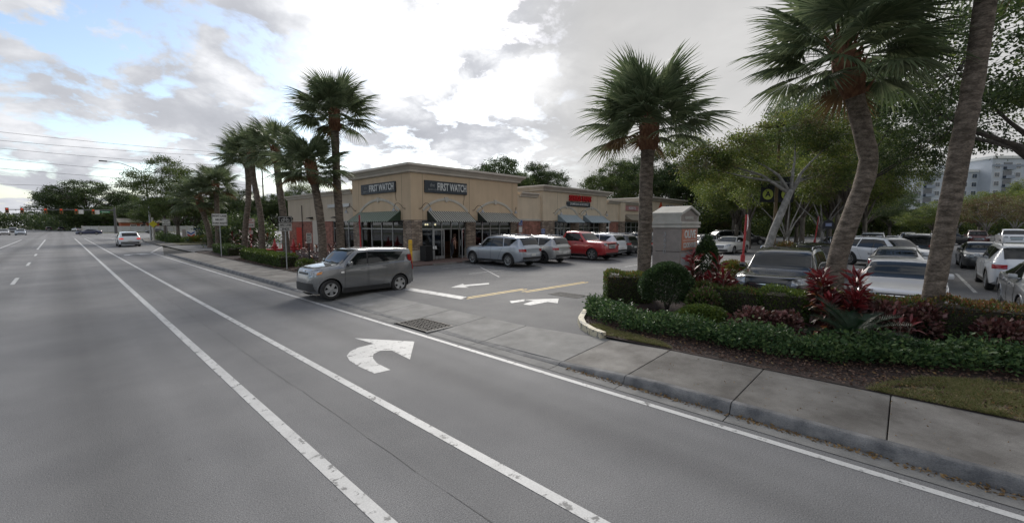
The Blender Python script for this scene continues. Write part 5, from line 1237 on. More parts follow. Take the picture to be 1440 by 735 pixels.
def shrub(label, loc, rx, rz, mats, n, leaf, group=None, name='shrub', asp=.55, stems=5, shell=.55, cat='shrub', lumps=0):
    t = thing(name, label, cat, loc, random.uniform(0, 6), group); d = rand_dirs(n); d[:, 2] = np.where(d[:, 2] < -.55, -d[:, 2], d[:, 2])
    r = RNG.uniform(shell, 1, n)**.7
    if lumps:
        c = rand_dirs(lumps); dd = (d @ c.T).max(1); r *= .82+.22*np.clip((dd-.75)/.25, 0, 1)
    P = d*r[:, None]*np.array([rx, rx, rz])+np.array([0, 0, rz*.92]); P[:, 2] = np.maximum(P[:, 2], .02)
    sets = []; nm = list(mats); pr_ = np.array([mats[q] for q in nm], float); ch = RNG.choice(len(nm), n, p=pr_/pr_.sum())
    for i, q in enumerate(nm):
        k = ch == i
        if k.any(): sets.append((*leaves(P[k], d[k]+np.array([0, 0, .3]), leaf, asp, .8), LM[q]))
    b = MB()
    for i in range(stems):
        a = 2*PI*i/stems; b.tube([(0, 0, -.05), (rx*.2*math.cos(a), rx*.2*math.sin(a), rz*.6), (rx*.55*math.cos(a), rx*.55*math.sin(a), rz*1.25)], [.02, .014, .006], 5)
    b.build('stem', M['bark_dark'], t); ob('foliage', leaf_mesh('foliage', sets), t); return t
H1 = {'hedge': 4, 'dark': 2}
hedge('clipped hedge block with yellow tipped top at the corner of the bed', (11.45, 6.72), (12.15, 5.62), .85, .86, H1, ['hedge_tip', 'hedge_lime', 'hedge'], dens=1500, ztop=.35)
hedge('dark hedge with rusty tips in front of the black sport utility', (11.35, 3.95), (11.45, 2.45), .7, .78, {'hedge': 3, 'dark': 3}, ['hedge_rust', 'hedge', 'hedge'], dens=1500)
hedge('lime green hedge length right of the dark one', (11.46, 2.43), (11.5, 1.55), .7, .80, {'hedge_lime': 3, 'hedge': 3}, ['hedge_lime', 'hedge'], dens=1500, ztop=.4)
hedge('hedge with rusty red tips before the white saloon', (11.5, 1.5), (11.55, -.35), .72, .84, {'hedge': 4, 'dark': 1}, ['hedge_rust', 'hedge_tip', 'hedge'], dens=1500)
hedge('long rust topped hedge running out at the right picture edge', (11.6, -.36), (11.75, -6.5), .8, .88, {'hedge': 3, 'dark': 2}, ['hedge_rust', 'hedge_tip', 'hedge_rust'], dens=1350)
shrub('dark green round clipped shrub beside the hedge block', (11.1, 4.62, .17), .74, .76, {'shrub': 5, 'dark': 1}, 20000, .058, lumps=14, shell=.72)
shrub('tall dark shrub rising at the right side of the stone monument', (14.6, 4.75, .17), .42, 1.02, {'shrub': 4, 'hedge': 1}, 6500, .075, lumps=8)
shrub('low yellowish green shrub between the round shrub and the lime hedge', (9.9, 3.35, .17), .62, .26, {'hedge_lime': 2, 'hedge': 3}, 7000, .05, lumps=10, shell=.6)
shrub('grey green bushy plant under the red leaved cane plants', (10.75, 3.55, .17), .5, .42, {'hedge': 2, 'copper': 1, 'oak': 2}, 1500, .07, lumps=7)
# copper-leaved shrubs
CG = 'copper leaved shrubs'
for lab, x, y, r, h in (('copper leaved shrub before the dark hedge', 9.95, 2.25, .50, .30), ('small copper leaved shrub just left of the lime hedge', 10.05, 1.75, .38, .30), ('copper leaved shrub left of the thick palm trunk', 11.0, .22, .48, .46), ('taller copper leaved shrub touching the thick palm trunk', 11.15, -.30, .42, .44), ('copper leaved shrub right of the thick palm trunk', 11.0, -1.35, .5, .40)):
    shrub(lab, (x, y, .17), r, h, {'copper': 6, 'ti_dark': 1}, 850, .09, CG, 'copper_shrub', .7, 7, .2, lumps=7)
# red cane plants: every leaf a part
def blade_mesh(L, w, arch, m):
    V = []; F = []
    for i, (t, k) in enumerate(((0, .25), (.25, .8), (.55, 1), (.8, .65), (1, .02))):
        x, z = L*t, arch*L*(t*.9-1.25*t*t); V += [(x, w*k/2, z+w*.12*k), (x, 0, z-w*.10*k), (x, -w*k/2, z+w*.12*k)]
    for i in range(4):
        for j in range(2): F.append((3*i+j, 3*i+j+1, 3*i+4+j, 3*i+3+j))
    return npmesh('leaf', V, F, m)
def flatleaf(name, cols): return [mat(name+str(i), c, .38, objvar=.35) for i, c in enumerate(cols)]
TIR = [blade_mesh(.33, .075, a, m) for a, m in zip((.2, .5, .35), flatleaf('red_cane_leaf', ((.16, .015, .018), (.105, .012, .014), (.19, .026, .027))))]
TID = [blade_mesh(.34, .07, a, m) for a, m in zip((.6, .8, .7), flatleaf('dark_cane_leaf', ((.075, .020, .020), (.11, .030, .026), (.06, .035, .02))))]
TIO = [blade_mesh(.34, .09, .7, mat('orange_cane_leaf', (.24, .085, .025), .4, objvar=.3))]
M['cane'] = mat('cane', (.13, .10, .075), .9)
def cane_plant(label, loc, canes, group='red leaved cane plants', seed=1, red=.6, mass=0):
    """canes: (dx, dy, height, leaves, leaf scale)"""
    rs = random.Random(seed); t = thing('cane_plant', label, 'plant', loc, 0, group); st = MB()
    for dx, dy, h, n, sc in canes:
        st.tube([(dx*.25, dy*.25, -.05), (dx*.7, dy*.7, h*.5), (dx, dy, h)], [.022, .018, .014], 6)
        for i in range(n):
            u = i/n; z = h*(.30+.72*u); az = i*2.39996+rs.uniform(-.3, .3); el = rad(-15+85*u**1.2)+rs.uniform(-.15, .15)
            me = rs.choice(TIR) if u > 1-red else rs.choice(TID) if rs.random() < .85 else TIO[0]
            o = ob('leaf', me, t, (dx*(.7+.3*u), dy*(.7+.3*u), z), (rs.uniform(-.3, .3), -el, az)); k = sc*rs.uniform(.65, 1.0); o.scale = (k, k, k)
    st.build('cane', M['cane'], t)
    if mass:    # the small inner leaves, too many to pick apart
        sets = []
        for m, n, z0, z1 in (('ti_dark', mass, .12, .80), ('ti', mass//2, .70, 1.03)):
            c = np.array([canes[i][:3] for i in RNG.integers(0, len(canes), n)]); z = c[:, 2]*RNG.uniform(z0, z1, n); d = rand_dirs(n); d[:, 2] = np.abs(d[:, 2])*.8
            sets.append((*leaves(np.column_stack([c[:, 0]*.85, c[:, 1]*.85, z])+d*.05, d, .24, .24, .4), LM[m]))
        tag(ob('leaf_mass', leaf_mesh('leaf_mass', sets), t), kind='stuff')
    return t
rs = random.Random(4)
cane_plant('large red leaved cane plant in front of the leaning palm', (10.75, 1.02, .17), [(rs.uniform(-.5, .5), rs.uniform(-.5, .5), rs.uniform(.6, 1.36), 24, 1.08) for _ in range(12)], seed=4, red=.26, mass=620)
cane_plant('red leaved cane plant right of the round shrub', (11.55, 4.05, .17), [(-.12, .05, 1.5, 22, 1.1), (.1, .12, 1.1, 20, 1.05), (.05, -.15, .95, 20, 1.0), (-.2, -.1, .8, 18, 1.0), (.22, .05, .7, 18, 1.0)], seed=6, red=.5, mass=220)
cane_plant('red leaved cane plant with a bare fork just left of the black sport utility', (11.65, 3.45, .17), [(.12, .12, 1.42, 16, 1.05), (-.1, -.1, 1.0, 20, 1.0), (.15, -.18, .92, 18, 1.0), (-.15, .2, .95, 18, .95), (.28, -.1, .75, 16, .9)], seed=9, red=.4, mass=220)
cane_plant('low red leaved cane plant left of the thick palm trunk', (10.55, -.02, .17), [(.1, .1, .6, 14, .8), (-.12, .0, .5, 14, .8), (0, -.15, .55, 14, .8)], seed=12, red=.35)
# cycad on the ground, every frond a part
def cycad_frond():
    V = []; F = []
    def tri(*p): k = len(V); V.extend(p); F.append((k, k+1, k+2))
    n = 34; Lf = .95
    for i in range(n):
        t = .12+.88*i/(n-1); x, z = Lf*t, Lf*(.55*t-.62*t*t); l = .16*math.sin(PI*min(1, t*.9+.1))**.6+.02
        for sg in (-1, 1): tri((x-.006, 0, z), (x+.012, 0, z), (x+l*.55, sg*l, z+.035))
    for i in range(6):
        t0, t1 = i/6, (i+1)/6; a, b_ = [(Lf*t, Lf*(.55*t-.62*t*t)) for t in (t0, t1)]
        tri((a[0], -.008, a[1]), (b_[0], -.006, b_[1]), (b_[0], .006, b_[1])); tri((a[0], -.008, a[1]), (b_[0], .006, b_[1]), (a[0], .008, a[1]))
    return npmesh('frond', V, F, LM['cycad'])
cyf = cycad_frond()
t = thing('cycad', 'dark green cycad with feathery fronds low in the bed', 'cycad', (9.75, .62, .17))
b = MB(); b.lathe([(.001, -.05), (.11, -.02), (.12, .1), (.06, .2), (.001, .22)], 12); b.build('trunk', M['boots'], t)
for i in range(26):
    az = i*2.39996; o = ob('frond', cyf, t, (0, 0, .16), (0, -rad(4+52*((i*7) % 26)/26), az)); k = random.uniform(.8, 1.05); o.scale = (k, k, k)
# ---- glossy ground cover strip
def lerp2(pts, t):
    n = len(pts)-1; i = min(int(t*n), n-1); u = t*n-i; return tuple(pts[i][k]*(1-u)+pts[i+1][k]*u for k in range(len(pts[0])))
FRONT = [(9.3, 6.0), (8.55, 5.15), (8.3, 4.3), (8.45, 3.3), (8.42, 2.5), (8.35, 1.8), (8.5, 1.1), (8.8, .5), (9.2, -.1), (9.55, -.7), (9.8, -1.5), (9.9, -2.6), (9.9, -4.5), (9.9, -6.5)]
BACK = [(10.4, 6.45), (10.0, 5.7), (9.5, 4.5), (9.3, 3.5), (9.35, 2.6), (9.5, 1.9), (9.6, 1.1), (9.95, .5), (10.3, .0), (10.7, -.5), (10.95, -1.4), (11.1, -2.6), (11.2, -4.5), (11.2, -6.5)]
n = 1750; tt = RNG.uniform(0, 1, n)**1.05; ss = RNG.uniform(0, 1, n); C = []
for t_, s_ in zip(tt, ss):
    f, bk = lerp2(FRONT, t_), lerp2(BACK, t_); C.append((f[0]*(1-s_)+bk[0]*s_, f[1]*(1-s_)+bk[1]*s_))
C = np.array(C); hgt = (.16+.20*np.sin(PI*np.clip(ss*.85+.12, 0, 1)))*RNG.uniform(.75, 1.15, n)*(1+.18*np.sin(C[:, 1]*4.1)+.12*np.sin(C[:, 0]*7+C[:, 1]*9))
sets = []
per = 17; P = np.repeat(np.column_stack([C, np.full(n, .17)]), per, 0); hh = np.repeat(hgt, per); q = RNG.normal(size=(n*per, 3)); P[:, :2] += q[:, :2]*.065; P[:, 2] += hh*RNG.uniform(.25, 1.15, n*per)
O = np.column_stack([q[:, :2]*.8, np.abs(q[:, 2])*.5+.25]); sets.append((*leaves(P, O, .072, .58, .5, 0, .2), LM['cover']))
tag(ob('ground_cover', leaf_mesh('ground_cover', sets)), 'glossy dark green ground cover spreading along the front of the planting bed', 'ground cover', kind='stuff')
# ---- mulch chips and fallen leaves
M['chip'] = leafmat('mulch_chip', [(.03, .015, .011), (.07, .034, .024), (.12, .065, .046), (.20, .135, .10), (.045, .024, .018)], .9, 0)
M['litter'] = leafmat('leaf_litter', [(.16, .09, .035), (.24, .15, .055), (.11, .065, .03), (.28, .20, .11)], .8, .1)
def in_poly(P, poly):
    x, y = P[:, 0], P[:, 1]; c = np.zeros(len(P), bool); j = len(poly)-1
    for i in range(len(poly)):
        xi, yi = poly[i]; xj, yj = poly[j]
        k = ((yi > y) != (yj > y)) & (x < (xj-xi)*(y-yi)/(yj-yi+1e-12)+xi); c ^= k; j = i
    return c
def scatter(name, label, poly, n, z, size, asp, m, flat=True, sp=.35, cat='mulch'):
    b0 = np.array(poly).min(0); b1 = np.array(poly).max(0); P = RNG.uniform(b0, b1, (n*3, 2)); P = P[in_poly(P, poly)][:n]
    k = len(P); d = rand_dirs(k); d[:, 2] *= sp; P3 = np.column_stack([P, np.full(k, z)+np.abs(d[:, 2])*size*.4]); V, F = leaves(P3, d, size, asp, .15, 0, .12)
    return tag(ob(name, npmesh(name, V, F, m)), label, cat, kind='stuff')
scatter('mulch_chips', 'dark brown bark mulch chips covering the planting bed', [(7.78, -3.2), (7.78, 4.6), (8.2, 5.3), (9.3, 6.0), (11, 6.5), (11.3, 3), (11.2, -3.5)], 15000, .172, .05, .45, M['chip'])
scatter('fallen_leaves', 'pale brown dry leaves lying on the mulch', [(7.78, -2.5), (7.78, 4.4), (8.6, 5.2), (10, 3), (10.6, -1), (10.6, -2.5)], 420, .185, .055, .5, M['litter'], cat='leaf litter')
scatter('gutter_leaves', 'dry yellow leaves drifted along the gutter', [(5.78, -2.5), (5.90, -2.5), (5.90, 4.2), (5.82, 4.2)], 900, .012, .042, .5, M['litter'], cat='leaf litter')
scatter('stray_leaves', 'few dry leaves strewn over the pavement', [(6.1, -3), (7.65, -3), (7.65, 3.2), (6.1, 3.2)], 170, .152, .026, .5, M['litter'], cat='leaf litter')
scatter('fallen_leaves', 'brown dry leaves caught in the patchy grass', [(7.75, -3.5), (7.75, .3), (8.6, 0), (9.5, -1.4), (9.6, -3.5)], 700, .18, .05, .5, M['litter'], cat='leaf litter')
scatter('mulch_chips', 'brown mulch chips under the left row of palms', [(7.9, 19.4), (9.5, 18.8), (12.2, 21.6), (12.3, 34), (7.9, 34)], 9000, .172, .07, .45, M['chip'])
# ---- grass
M['grass'] = leafmat('grass_blade', [(.07, .10, .022), (.10, .125, .03), (.15, .155, .05), (.22, .19, .085), (.27, .215, .12)], .7, .3)
def grass(name, label, poly, n, z, h):
    b0 = np.array(poly).min(0); b1 = np.array(poly).max(0); P = RNG.uniform(b0, b1, (n*4, 2)); P = P[in_poly(P, poly)]; tuft = np.sin(P[:, 0]*5.3+1.3*np.sin(P[:, 1]*3.1))+np.sin(P[:, 1]*6.7+np.sin(P[:, 0]*9.1))+.8*np.sin(P[:, 0]*17+P[:, 1]*13); P = P[tuft > RNG.uniform(-2.4, 1.6, len(P))][:n]; k = len(P)
    a = RNG.uniform(0, 2*PI, k); w = .004; dx, dy = np.cos(a)*w, np.sin(a)*w; L = h*RNG.uniform(.4, 1.7, k); lx, ly = RNG.normal(size=(2, k))*.7*L; zz = np.full(k, z)
    V = np.stack([np.column_stack([P[:, 0]-dx, P[:, 1]-dy, zz]), np.column_stack([P[:, 0]+dx, P[:, 1]+dy, zz]), np.column_stack([P[:, 0]+lx, P[:, 1]+ly, zz+L*.8])], 1).reshape(-1, 3)
    return tag(ob(name, npmesh(name, V, np.arange(3*k).reshape(-1, 3), M['grass'])), label, 'grass', kind='stuff')
sheet('grass_strip', [(7.74, -8), (7.74, .1), (8.15, -.1), (8.75, -.5), (9.25, -1.1), (9.6, -2), (9.6, -8)], .165, M['grass_soil'])
grass('grass', 'short patchy grass between the pavement and the ground cover at the right', [(7.72, -4), (7.72, .3), (8.2, .1), (8.85, -.3), (9.35, -1.0), (9.7, -2), (9.7, -4)], 70000, .165, .05)
sheet('grass_strip', [(7.78, 3.4), (7.8, 4.5), (8.0, 4.95), (8.3, 5.3), (8.42, 5.1), (8.2, 4.6), (8.05, 3.7)], .165, M['grass_soil'])
grass('grass', 'thin grass strip beside the cream painted kerb', [(7.76, 3.1), (7.78, 4.5), (8.0, 4.95), (8.35, 5.35), (8.5, 5.1), (8.25, 4.6), (8.1, 3.5)], 12000, .172, .04)
grass('grass', 'grass on the lot island below the banner post', [(19, 3.9), (24.5, 3.9), (24.9, 6.3), (19, 6.8)], 9000, .2, .06)
# ---- left bed
HL = 'low hedges along the left pavement'
hedge('low dark green hedge before the palms left of the bike lane sign', (8.55, 24.9), (8.9, 33.6), .9, .62, {'dark': 3, 'hedge': 3}, ['hedge_lime', 'hedge'], dens=520, leaf=.085, group=HL, ztop=.2)
hedge('short dark hedge at the foot of the right lane sign', (9.1, 37.2), (9.6, 44.0), 1.2, .62, {'dark': 4, 'hedge': 2}, dens=430, leaf=.095, group=HL)
for lab, x, y, r, h, m in (('leafy low plant at the foot of the bike lane sign', 8.8, 23.2, .5, .28, {'hedge': 2, 'hedge_lime': 1}), ('leafy low plant beside the curved palm', 9.7, 22.6, .55, .30, {'hedge': 2, 'hedge_lime': 1}), ('leafy low plant between the two front palms', 9.2, 20.8, .45, .26, {'hedge': 3, 'copper': 1}), ('dry twiggy plant near the kerb of the left bed', 8.5, 20.6, .5, .25, {'mixed': 2, 'brown': 2}), ('low bush behind the grey hatchback', 10.9, 20.9, .5, .35, {'hedge': 3, 'dark': 2})):
    shrub(lab, (x, y, .17), r, h, m, 700, .09, 'low plants in the left bed', 'bed_plant', .6, 4, .3)
cane_plant('dark red cane plant right of the bike lane sign', (10.2, 26.4, .17), [(-.5, .2, 1.1, 14, 1.5), (.4, -.3, 1.0, 14, 1.5), (.1, .4, .9, 14, 1.4), (-.2, -.4, 1.2, 14, 1.4)], seed=31, red=.0)
cane_plant('dark red cane plant behind the curved palm', (10.9, 24.0, .17), [(-.4, .2, 1.1, 14, 1.4), (.4, -.2, .9, 14, 1.4), (.0, .3, 1.2, 14, 1.4)], seed=32, red=.0)
cane_plant('dark cane plant behind the red post sign', (11.6, 45.2, .17), [(-.8, .2, 1.2, 16, 2.2), (.7, -.3, 1.2, 16, 2.2), (.1, .5, 1.6, 16, 2.2)], seed=33, red=.0)
cane_plant('dark cane plant between the leaning and the straight palm', (11.6, 40.5, .17), [(-.6, .2, 1.1, 16, 2.0), (.6, -.3, 1.3, 16, 2.0), (.1, .5, 1.5, 16, 2.0)], seed=34, red=.0)
# ---- plants of the islands in the lot
IG = 'croton bushes on the lot islands'
for lab, x, y, r, h in (('yellow green croton bush at the foot of the leaning grey tree', 22.8, 4.5, .62, .42), ('croton bush left of the red stop sign post', 20.6, 5.6, .6, .36), ('croton bush beside the red stop sign post', 19.6, 5.2, .5, .36), ('croton bush near the banner post', 24.0, 4.8, .65, .5)):
    shrub(lab, (x, y, .2), r, h, {'croton': 3, 'hedge_lime': 1}, 900, .12, IG, 'croton_bush', .45, 5, .3)
shrub('reddish yellow bush on the second island', (33.5, 5.9, .2), .8, .6, {'croton': 2, 'hedge_rust': 2}, 900, .14, IG, 'croton_bush', .45, 5, .3); shrub('yellow green bush behind the dark island sign', (38.2, 4.6, .2), .9, .5, {'croton': 2, 'hedge_lime': 2}, 900, .14, IG, 'croton_bush', .45, 5, .3)
# ------------------------------------------------------------------ signs and street furniture
def post(h, r, m, parent, lean=(0, 0), name='post'):
    b = MB(); b.tube([(0, 0, -.1), (lean[0], lean[1], h)], r, 8); return b.build(name, m, parent, 40)
def board(w, h, m, parent, loc, name='panel', th=.012, rim=True, r=.03):
    """sheet-metal sign facing -Y, rounded corners, dark rim line"""
    def rr(w, h, r, y, n=5):
        p = []
        for cx, cz, a0 in ((w/2-r, h/2-r, 0), (-w/2+r, h/2-r, PI/2), (-w/2+r, -h/2+r, PI), (w/2-r, -h/2+r, 1.5*PI)):
            for i in range(n+1): a = a0+PI/2*i/n; p.append((cx+r*math.cos(a), y, cz+r*math.sin(a)))
        return p
    b = MB(); b.prism(rr(w, h, r, 0), (0, th, 0)); o = b.build(name, m, parent, loc=loc)
    if rim:
        a_, c_ = rr(w-.05, h-.05, r*.7, -.002), rr(w-.085, h-.085, r*.6, -.002); k = len(a_); b = MB()
        b.add(a_+c_, [(i, (i+1) % k, k+(i+1) % k, k+i) for i in range(k)]); b.build('border', M['sign_ink'] if rim is True else rim, parent, loc=loc)
    return o
def lane_sign(label, loc, s=1.0, rz=0):
    t = thing('traffic_sign', label, 'road sign', loc, rz, 'right lane signs'); post(3.1*s, .032, M['galv'], t)
    board(.92*s, .86*s, M['sign_white'], t, (0, -.045, 2.72*s))
    for z, tx, k in ((.26, 'RIGHT LANE', .9), (.0, 'MUST', 1.25), (-.26, 'TURN RIGHT', .9)): text('lettering', tx, .165*s, M['sign_ink'], t, (0, -.05, (2.72+z)*s), (PI/2, 0, 0), .002, .006, k)
lane_sign('white sign reading RIGHT LANE MUST TURN RIGHT beside the short hedge', (7.98, 36.65, .15))
lane_sign('far white lane sign beyond the second drive', (10.35, 77, .15))
t = thing('traffic_sign', 'black and white bike lane ENDS sign on a grey post', 'road sign', (8.03, 23.7, .15)); post(2.78, .032, M['galv'], t)
board(.66, .36, M['black'], t, (0, -.045, 2.62), rim=M['sign_white']); board(.62, .19, M['sign_white'], t, (0, -.045, 2.33)); board(.62, .18, M['sign_white'], t, (0, -.045, 2.13))
b = MB()
for cx in (-.12, .12): b.lathe([(.075, -.003), (.075, .003), (.058, .003), (.058, -.003)], 20, axis='y', ctr=(cx, -.053, 2.58), close=True)
for p in ([(-.12, 2.58), (-.05, 2.68), (.07, 2.68), (.0, 2.58), (-.12, 2.58)], [(-.05, 2.68), (0, 2.58)], [(.12, 2.58), (.06, 2.72), (.11, 2.735)], [(-.08, 2.715), (-.02, 2.715)]): b.tube([(x, -.053, z) for x, z in p], .009, 5)
b.build('bicycle_symbol', M['sign_white'], t)
text('lettering', 'BIKE LANE', .115, M['sign_ink'], t, (0, -.05, 2.33), (PI/2, 0, 0), .002, .004, .95); text('lettering', 'ENDS', .135, M['sign_ink'], t, (0, -.05, 2.13), (PI/2, 0, 0), .002, .005, 1.1)
t = thing('parking_sign', 'white NO PARKING sign with arrows on a red post', 'road sign', (12.0, 44.3, .1)); post(2.95, .05, M['red_paint'], t)
board(.72, .86, M['sign_white'], t, (0, -.06, 2.56), rim=M['red_paint']); board(.46, .34, M['sign_white'], t, (-.05, -.06, 1.72), rim=M['red_paint'])
text('lettering', 'NO', .2, M['red_paint'], t, (0, -.07, 2.82), (PI/2, 0, 0), .002, .008); text('lettering', 'PARKING', .14, M['red_paint'], t, (0, -.07, 2.6), (PI/2, 0, 0), .002, .006, .9)
b = MB(); b.prism([(-.27, -.065, 2.34), (-.17, -.065, 2.42), (-.17, -.065, 2.37), (.17, -.065, 2.37), (.17, -.065, 2.42), (.27, -.065, 2.34), (.17, -.065, 2.26), (.17, -.065, 2.31), (-.17, -.065, 2.31), (-.17, -.065, 2.26)], (0, .004, 0)); b.build('arrow_symbol', M['sign_ink'], t)
for k in range(3): b = MB(); b.box(-.2+.03*k, -.066, 1.78-.08*k, .1-.03*k, -.063, 1.82-.08*k); b.build('printed_line', M['red_paint'], t)
t = thing('small_sign', 'narrow white notice on a black post beside the curved palm', 'road sign', (9.35, 24.1, .15)); post(1.75, .035, M['black'], t)
board(.26, .54, M['sign_white'], t, (0, -.05, 1.62))
for k in range(5): b = MB(); b.box(-.085+.012*(k % 2), -.056, 1.785-.09*k, .085-.02*(k % 3), -.053, 1.825-.09*k); b.build('printed_line', M['sign_ink'], t)
def stop_post(label, loc, rz, lean, h=2.95, sleeve=1.05):
    """stop sign seen almost edge on, on a red post with a flared sleeve"""
    t = thing('stop_sign', label, 'stop sign', loc, rz, 'red stop signs'); post(h, .045, M['red_paint'], t, lean)
    b = MB(); b.tube([(0, 0, -.05), (lean[0]*sleeve/h, lean[1]*sleeve/h, sleeve)], [.115, .085], 12); b.build('sleeve', M['red_paint'], t, 40)
    R = .38; zc = h-R*.92; pts = [(lean[0]*zc/h+R*math.cos(PI/8+k*PI/4), lean[1]*zc/h-.055, zc+R*math.sin(PI/8+k*PI/4)) for k in range(8)]
    b = MB(); b.prism(pts, (0, .012, 0)); b.build('panel', M['red_paint'], t)
    text('lettering', 'STOP', .26, M['sign_white'], t, (lean[0]*zc/h, lean[1]*zc/h-.06, zc), (PI/2, 0, 0), .002, .006, .85)
    b = MB(); b.prism([(x, y+.014, z) for x, y, z in pts], (0, .003, 0)); b.build('back_plate', M['sign_white'], t)
stop_post('red stop sign post seen edge on before the green striped awning', (12.6, 24.5, .14), rad(66), (.0, .05), 2.95)
stop_post('leaning red stop sign post on the lot island beside the grey tree', (19.75, 5.05, .18), rad(22), (.12, -.12), 2.75)
stop_post('red stop sign post on the farther lot island', (43.6, 5.7, .2), rad(17), (.2, -.3), 3.0)
# bollards
def bollard(label, loc, r, h):
    t = thing('bollard', label, 'bollard', loc, 0, 'yellow bollards'); b = MB(); b.lathe([(r, -.1), (r, h-.06), (r*.92, h-.02), (r*.5, h), (.001, h)], 16); b.build('post', M['yellow_paint'], t, 50)
    b = MB(); b.lathe([(r+.004, h*.82), (r+.006, h*.83), (r+.006, h*.86), (r+.004, h*.87)], 16); b.build('band', mat('faded_yellow', (.5, .33, .05), .6), t)
bollard('tall yellow bollard at the corner of the walkway beside the grey hatchback', (13.1, 19.9, .1), .11, 1.58)
bollard('yellow bollard beyond the second drive near the fuel station sign', (13.2, 65.6, .1), .17, 1.2)
# red valve set with two hydrant heads
t = thing('backflow_valve', 'red painted water valve assembly with two pointed tops behind the low hedge', 'water valve', (11.1, 33.2, .15))
for dx, dy in ((-.55, .2), (.6, -.2)):
    b = MB(); b.lathe([(.10, -.1), (.10, .5), (.15, .52), (.15, .60), (.11, .62), (.12, .82), (.15, .84), (.15, .90), (.09, 1.0), (.05, 1.22), (.02, 1.34), (.001, 1.35)], 14, ctr=(dx, dy, 0)); b.lathe([(.06, -.22), (.08, -.22), (.08, .22), (.06, .22)], 10, axis='x', ctr=(dx, dy, .72)); b.build('hydrant', M['red_paint'], t, 40)
b = MB(); b.tube([(-1.1, .35, .55), (-.55, .2, .55), (.6, -.2, .55), (1.0, -.3, .55)], .075, 10); b.build('pipe', M['red_paint'], t, 40)
b = MB()
for x, y in ((-.1, .04), (.2, -.06)): b.lathe([(.14, -.03), (.14, .03)], 12, axis='x', ctr=(x, y, .55)); b.tube([(x, y, .55), (x, y, .95)], .025, 6); b.lathe([(.13, -.012), (.13, .012), (.1, .012), (.1, -.012)], 14, ctr=(x, y, .95), close=True)
b.build('hand_wheel', M['red_paint'], t, 40)
# accessible parking signs
M['ada_blue'] = mat('accessible_blue', (.02, .07, .28), .45)
def ada(label, loc, h, plate):
    t = thing('parking_sign', label, 'road sign', loc, 0, 'blue accessible parking signs'); post(h, .028, M['galv'], t); board(.46, .46, M['ada_blue'], t, (0, -.04, h-.2), rim=M['sign_white'])
    b = MB(); z = h-.2; b.tube([(-.04, -.05, z+.14), (-.03, -.05, z+.02), (.07, -.05, z+.01), (.10, -.05, z-.10), (.14, -.05, z-.10)], .016, 6); b.lathe([(.034, -.004), (.034, .004), (.001, .004)], 10, axis='y', ctr=(-.045, -.05, z+.17))
    b.tube([(-.07+.10*math.cos(a), -.05, z-.05+.10*math.sin(a)) for a in [rad(130+22*k) for k in range(11)]], .013, 5); b.build('wheelchair_symbol', M['sign_white'], t)
    if plate: board(.42, .5, M['sign_white'], t, (0, -.04, h-.75))
ada('blue accessible parking sign with a white plate on the brick panel', (25.6, 23.0, .16), 2.7, True)
ada('blue accessible parking sign low above the pale crossover', (26.8, 21.6, .16), 2.0, False)
# wheel stops
def wheel_stop(label, x, y):
    t = thing('wheel_stop', label, 'wheel stop', (x, y, .1), 0, 'concrete wheel stops'); b = MB(); pts = [(-.85, -.09, 0), (-.85, -.06, .12), (-.85, .06, .12), (-.85, .09, 0)]; b.prism(pts, (1.7, 0, 0)); b.build('block', M['concrete'], t)
    b = MB()
    for dx in (-.6, .6): b.lathe([(.022, .11), (.022, .125), (.001, .128)], 8, ctr=(dx, 0, 0))
    b.build('anchor_pin', M['iron'], t)
wheel_stop('concrete wheel stop in the empty stall before the cafe door', 15.75, 20.25); wheel_stop('concrete wheel stop at the nose of the silver sport utility', 18.3, 20.55); wheel_stop('concrete wheel stop at the nose of the pale crossover', 21.4, 20.5)
# waiting bench and bin by the cafe window
t = thing('waste_bin', 'black slatted bin by the stone corner pier', 'bin', (16.05, 22.55, .16)); b = MB(); b.box(-.26, -.26, .05, .26, .26, .93); b.build('bin_liner', M['pit'], t)
sl = MB(); sl.bev(-.03, -.012, 0, .03, .012, .92, .005); sme = sl.mesh('slat', M['black'])
for k in range(7):
    for a in range(4): o = ob('slat', sme, t, ((-.26+.0867*k) if a % 2 == 0 else (.285 if a == 1 else -.285), (-.285 if a == 0 else .285) if a % 2 == 0 else (-.26+.0867*k), .03), (0, 0, 0 if a % 2 == 0 else PI/2))
b = MB(); b.bev(-.31, -.31, .95, .31, .31, 1.0, .02); b.build('lid', M['black'], t)
t = thing('menu_stand', 'pale folded menus standing on a small black table beside the bin', 'table', (16.75, 22.7, .16)); b = MB(); b.bev(-.3, -.25, .7, .3, .25, .74, .01); b.build('top', M['black'], t)
for dx in (-.25, .25):
    for dy in (-.2, .2): b = MB(); b.tube([(dx, dy, 0), (dx, dy, .7)], .015, 6); b.build('leg', M['black'], t)
for k in range(3):
    m_ = MB(); m_.prism([(-.06, 0, 0), (.06, 0, 0), (0.06, .05, .2), (-.06, .05, .2)], (0, .01, 0)); tag(m_.build('menu', M['sign_white'], None, loc=(16.58+.17*k, 22.68, .902)), ('pale menu card at the left end of the small black table', 'pale menu card in the middle of the small black table', 'pale menu card at the right end of the small black table')[k], 'menu', 'menu cards')
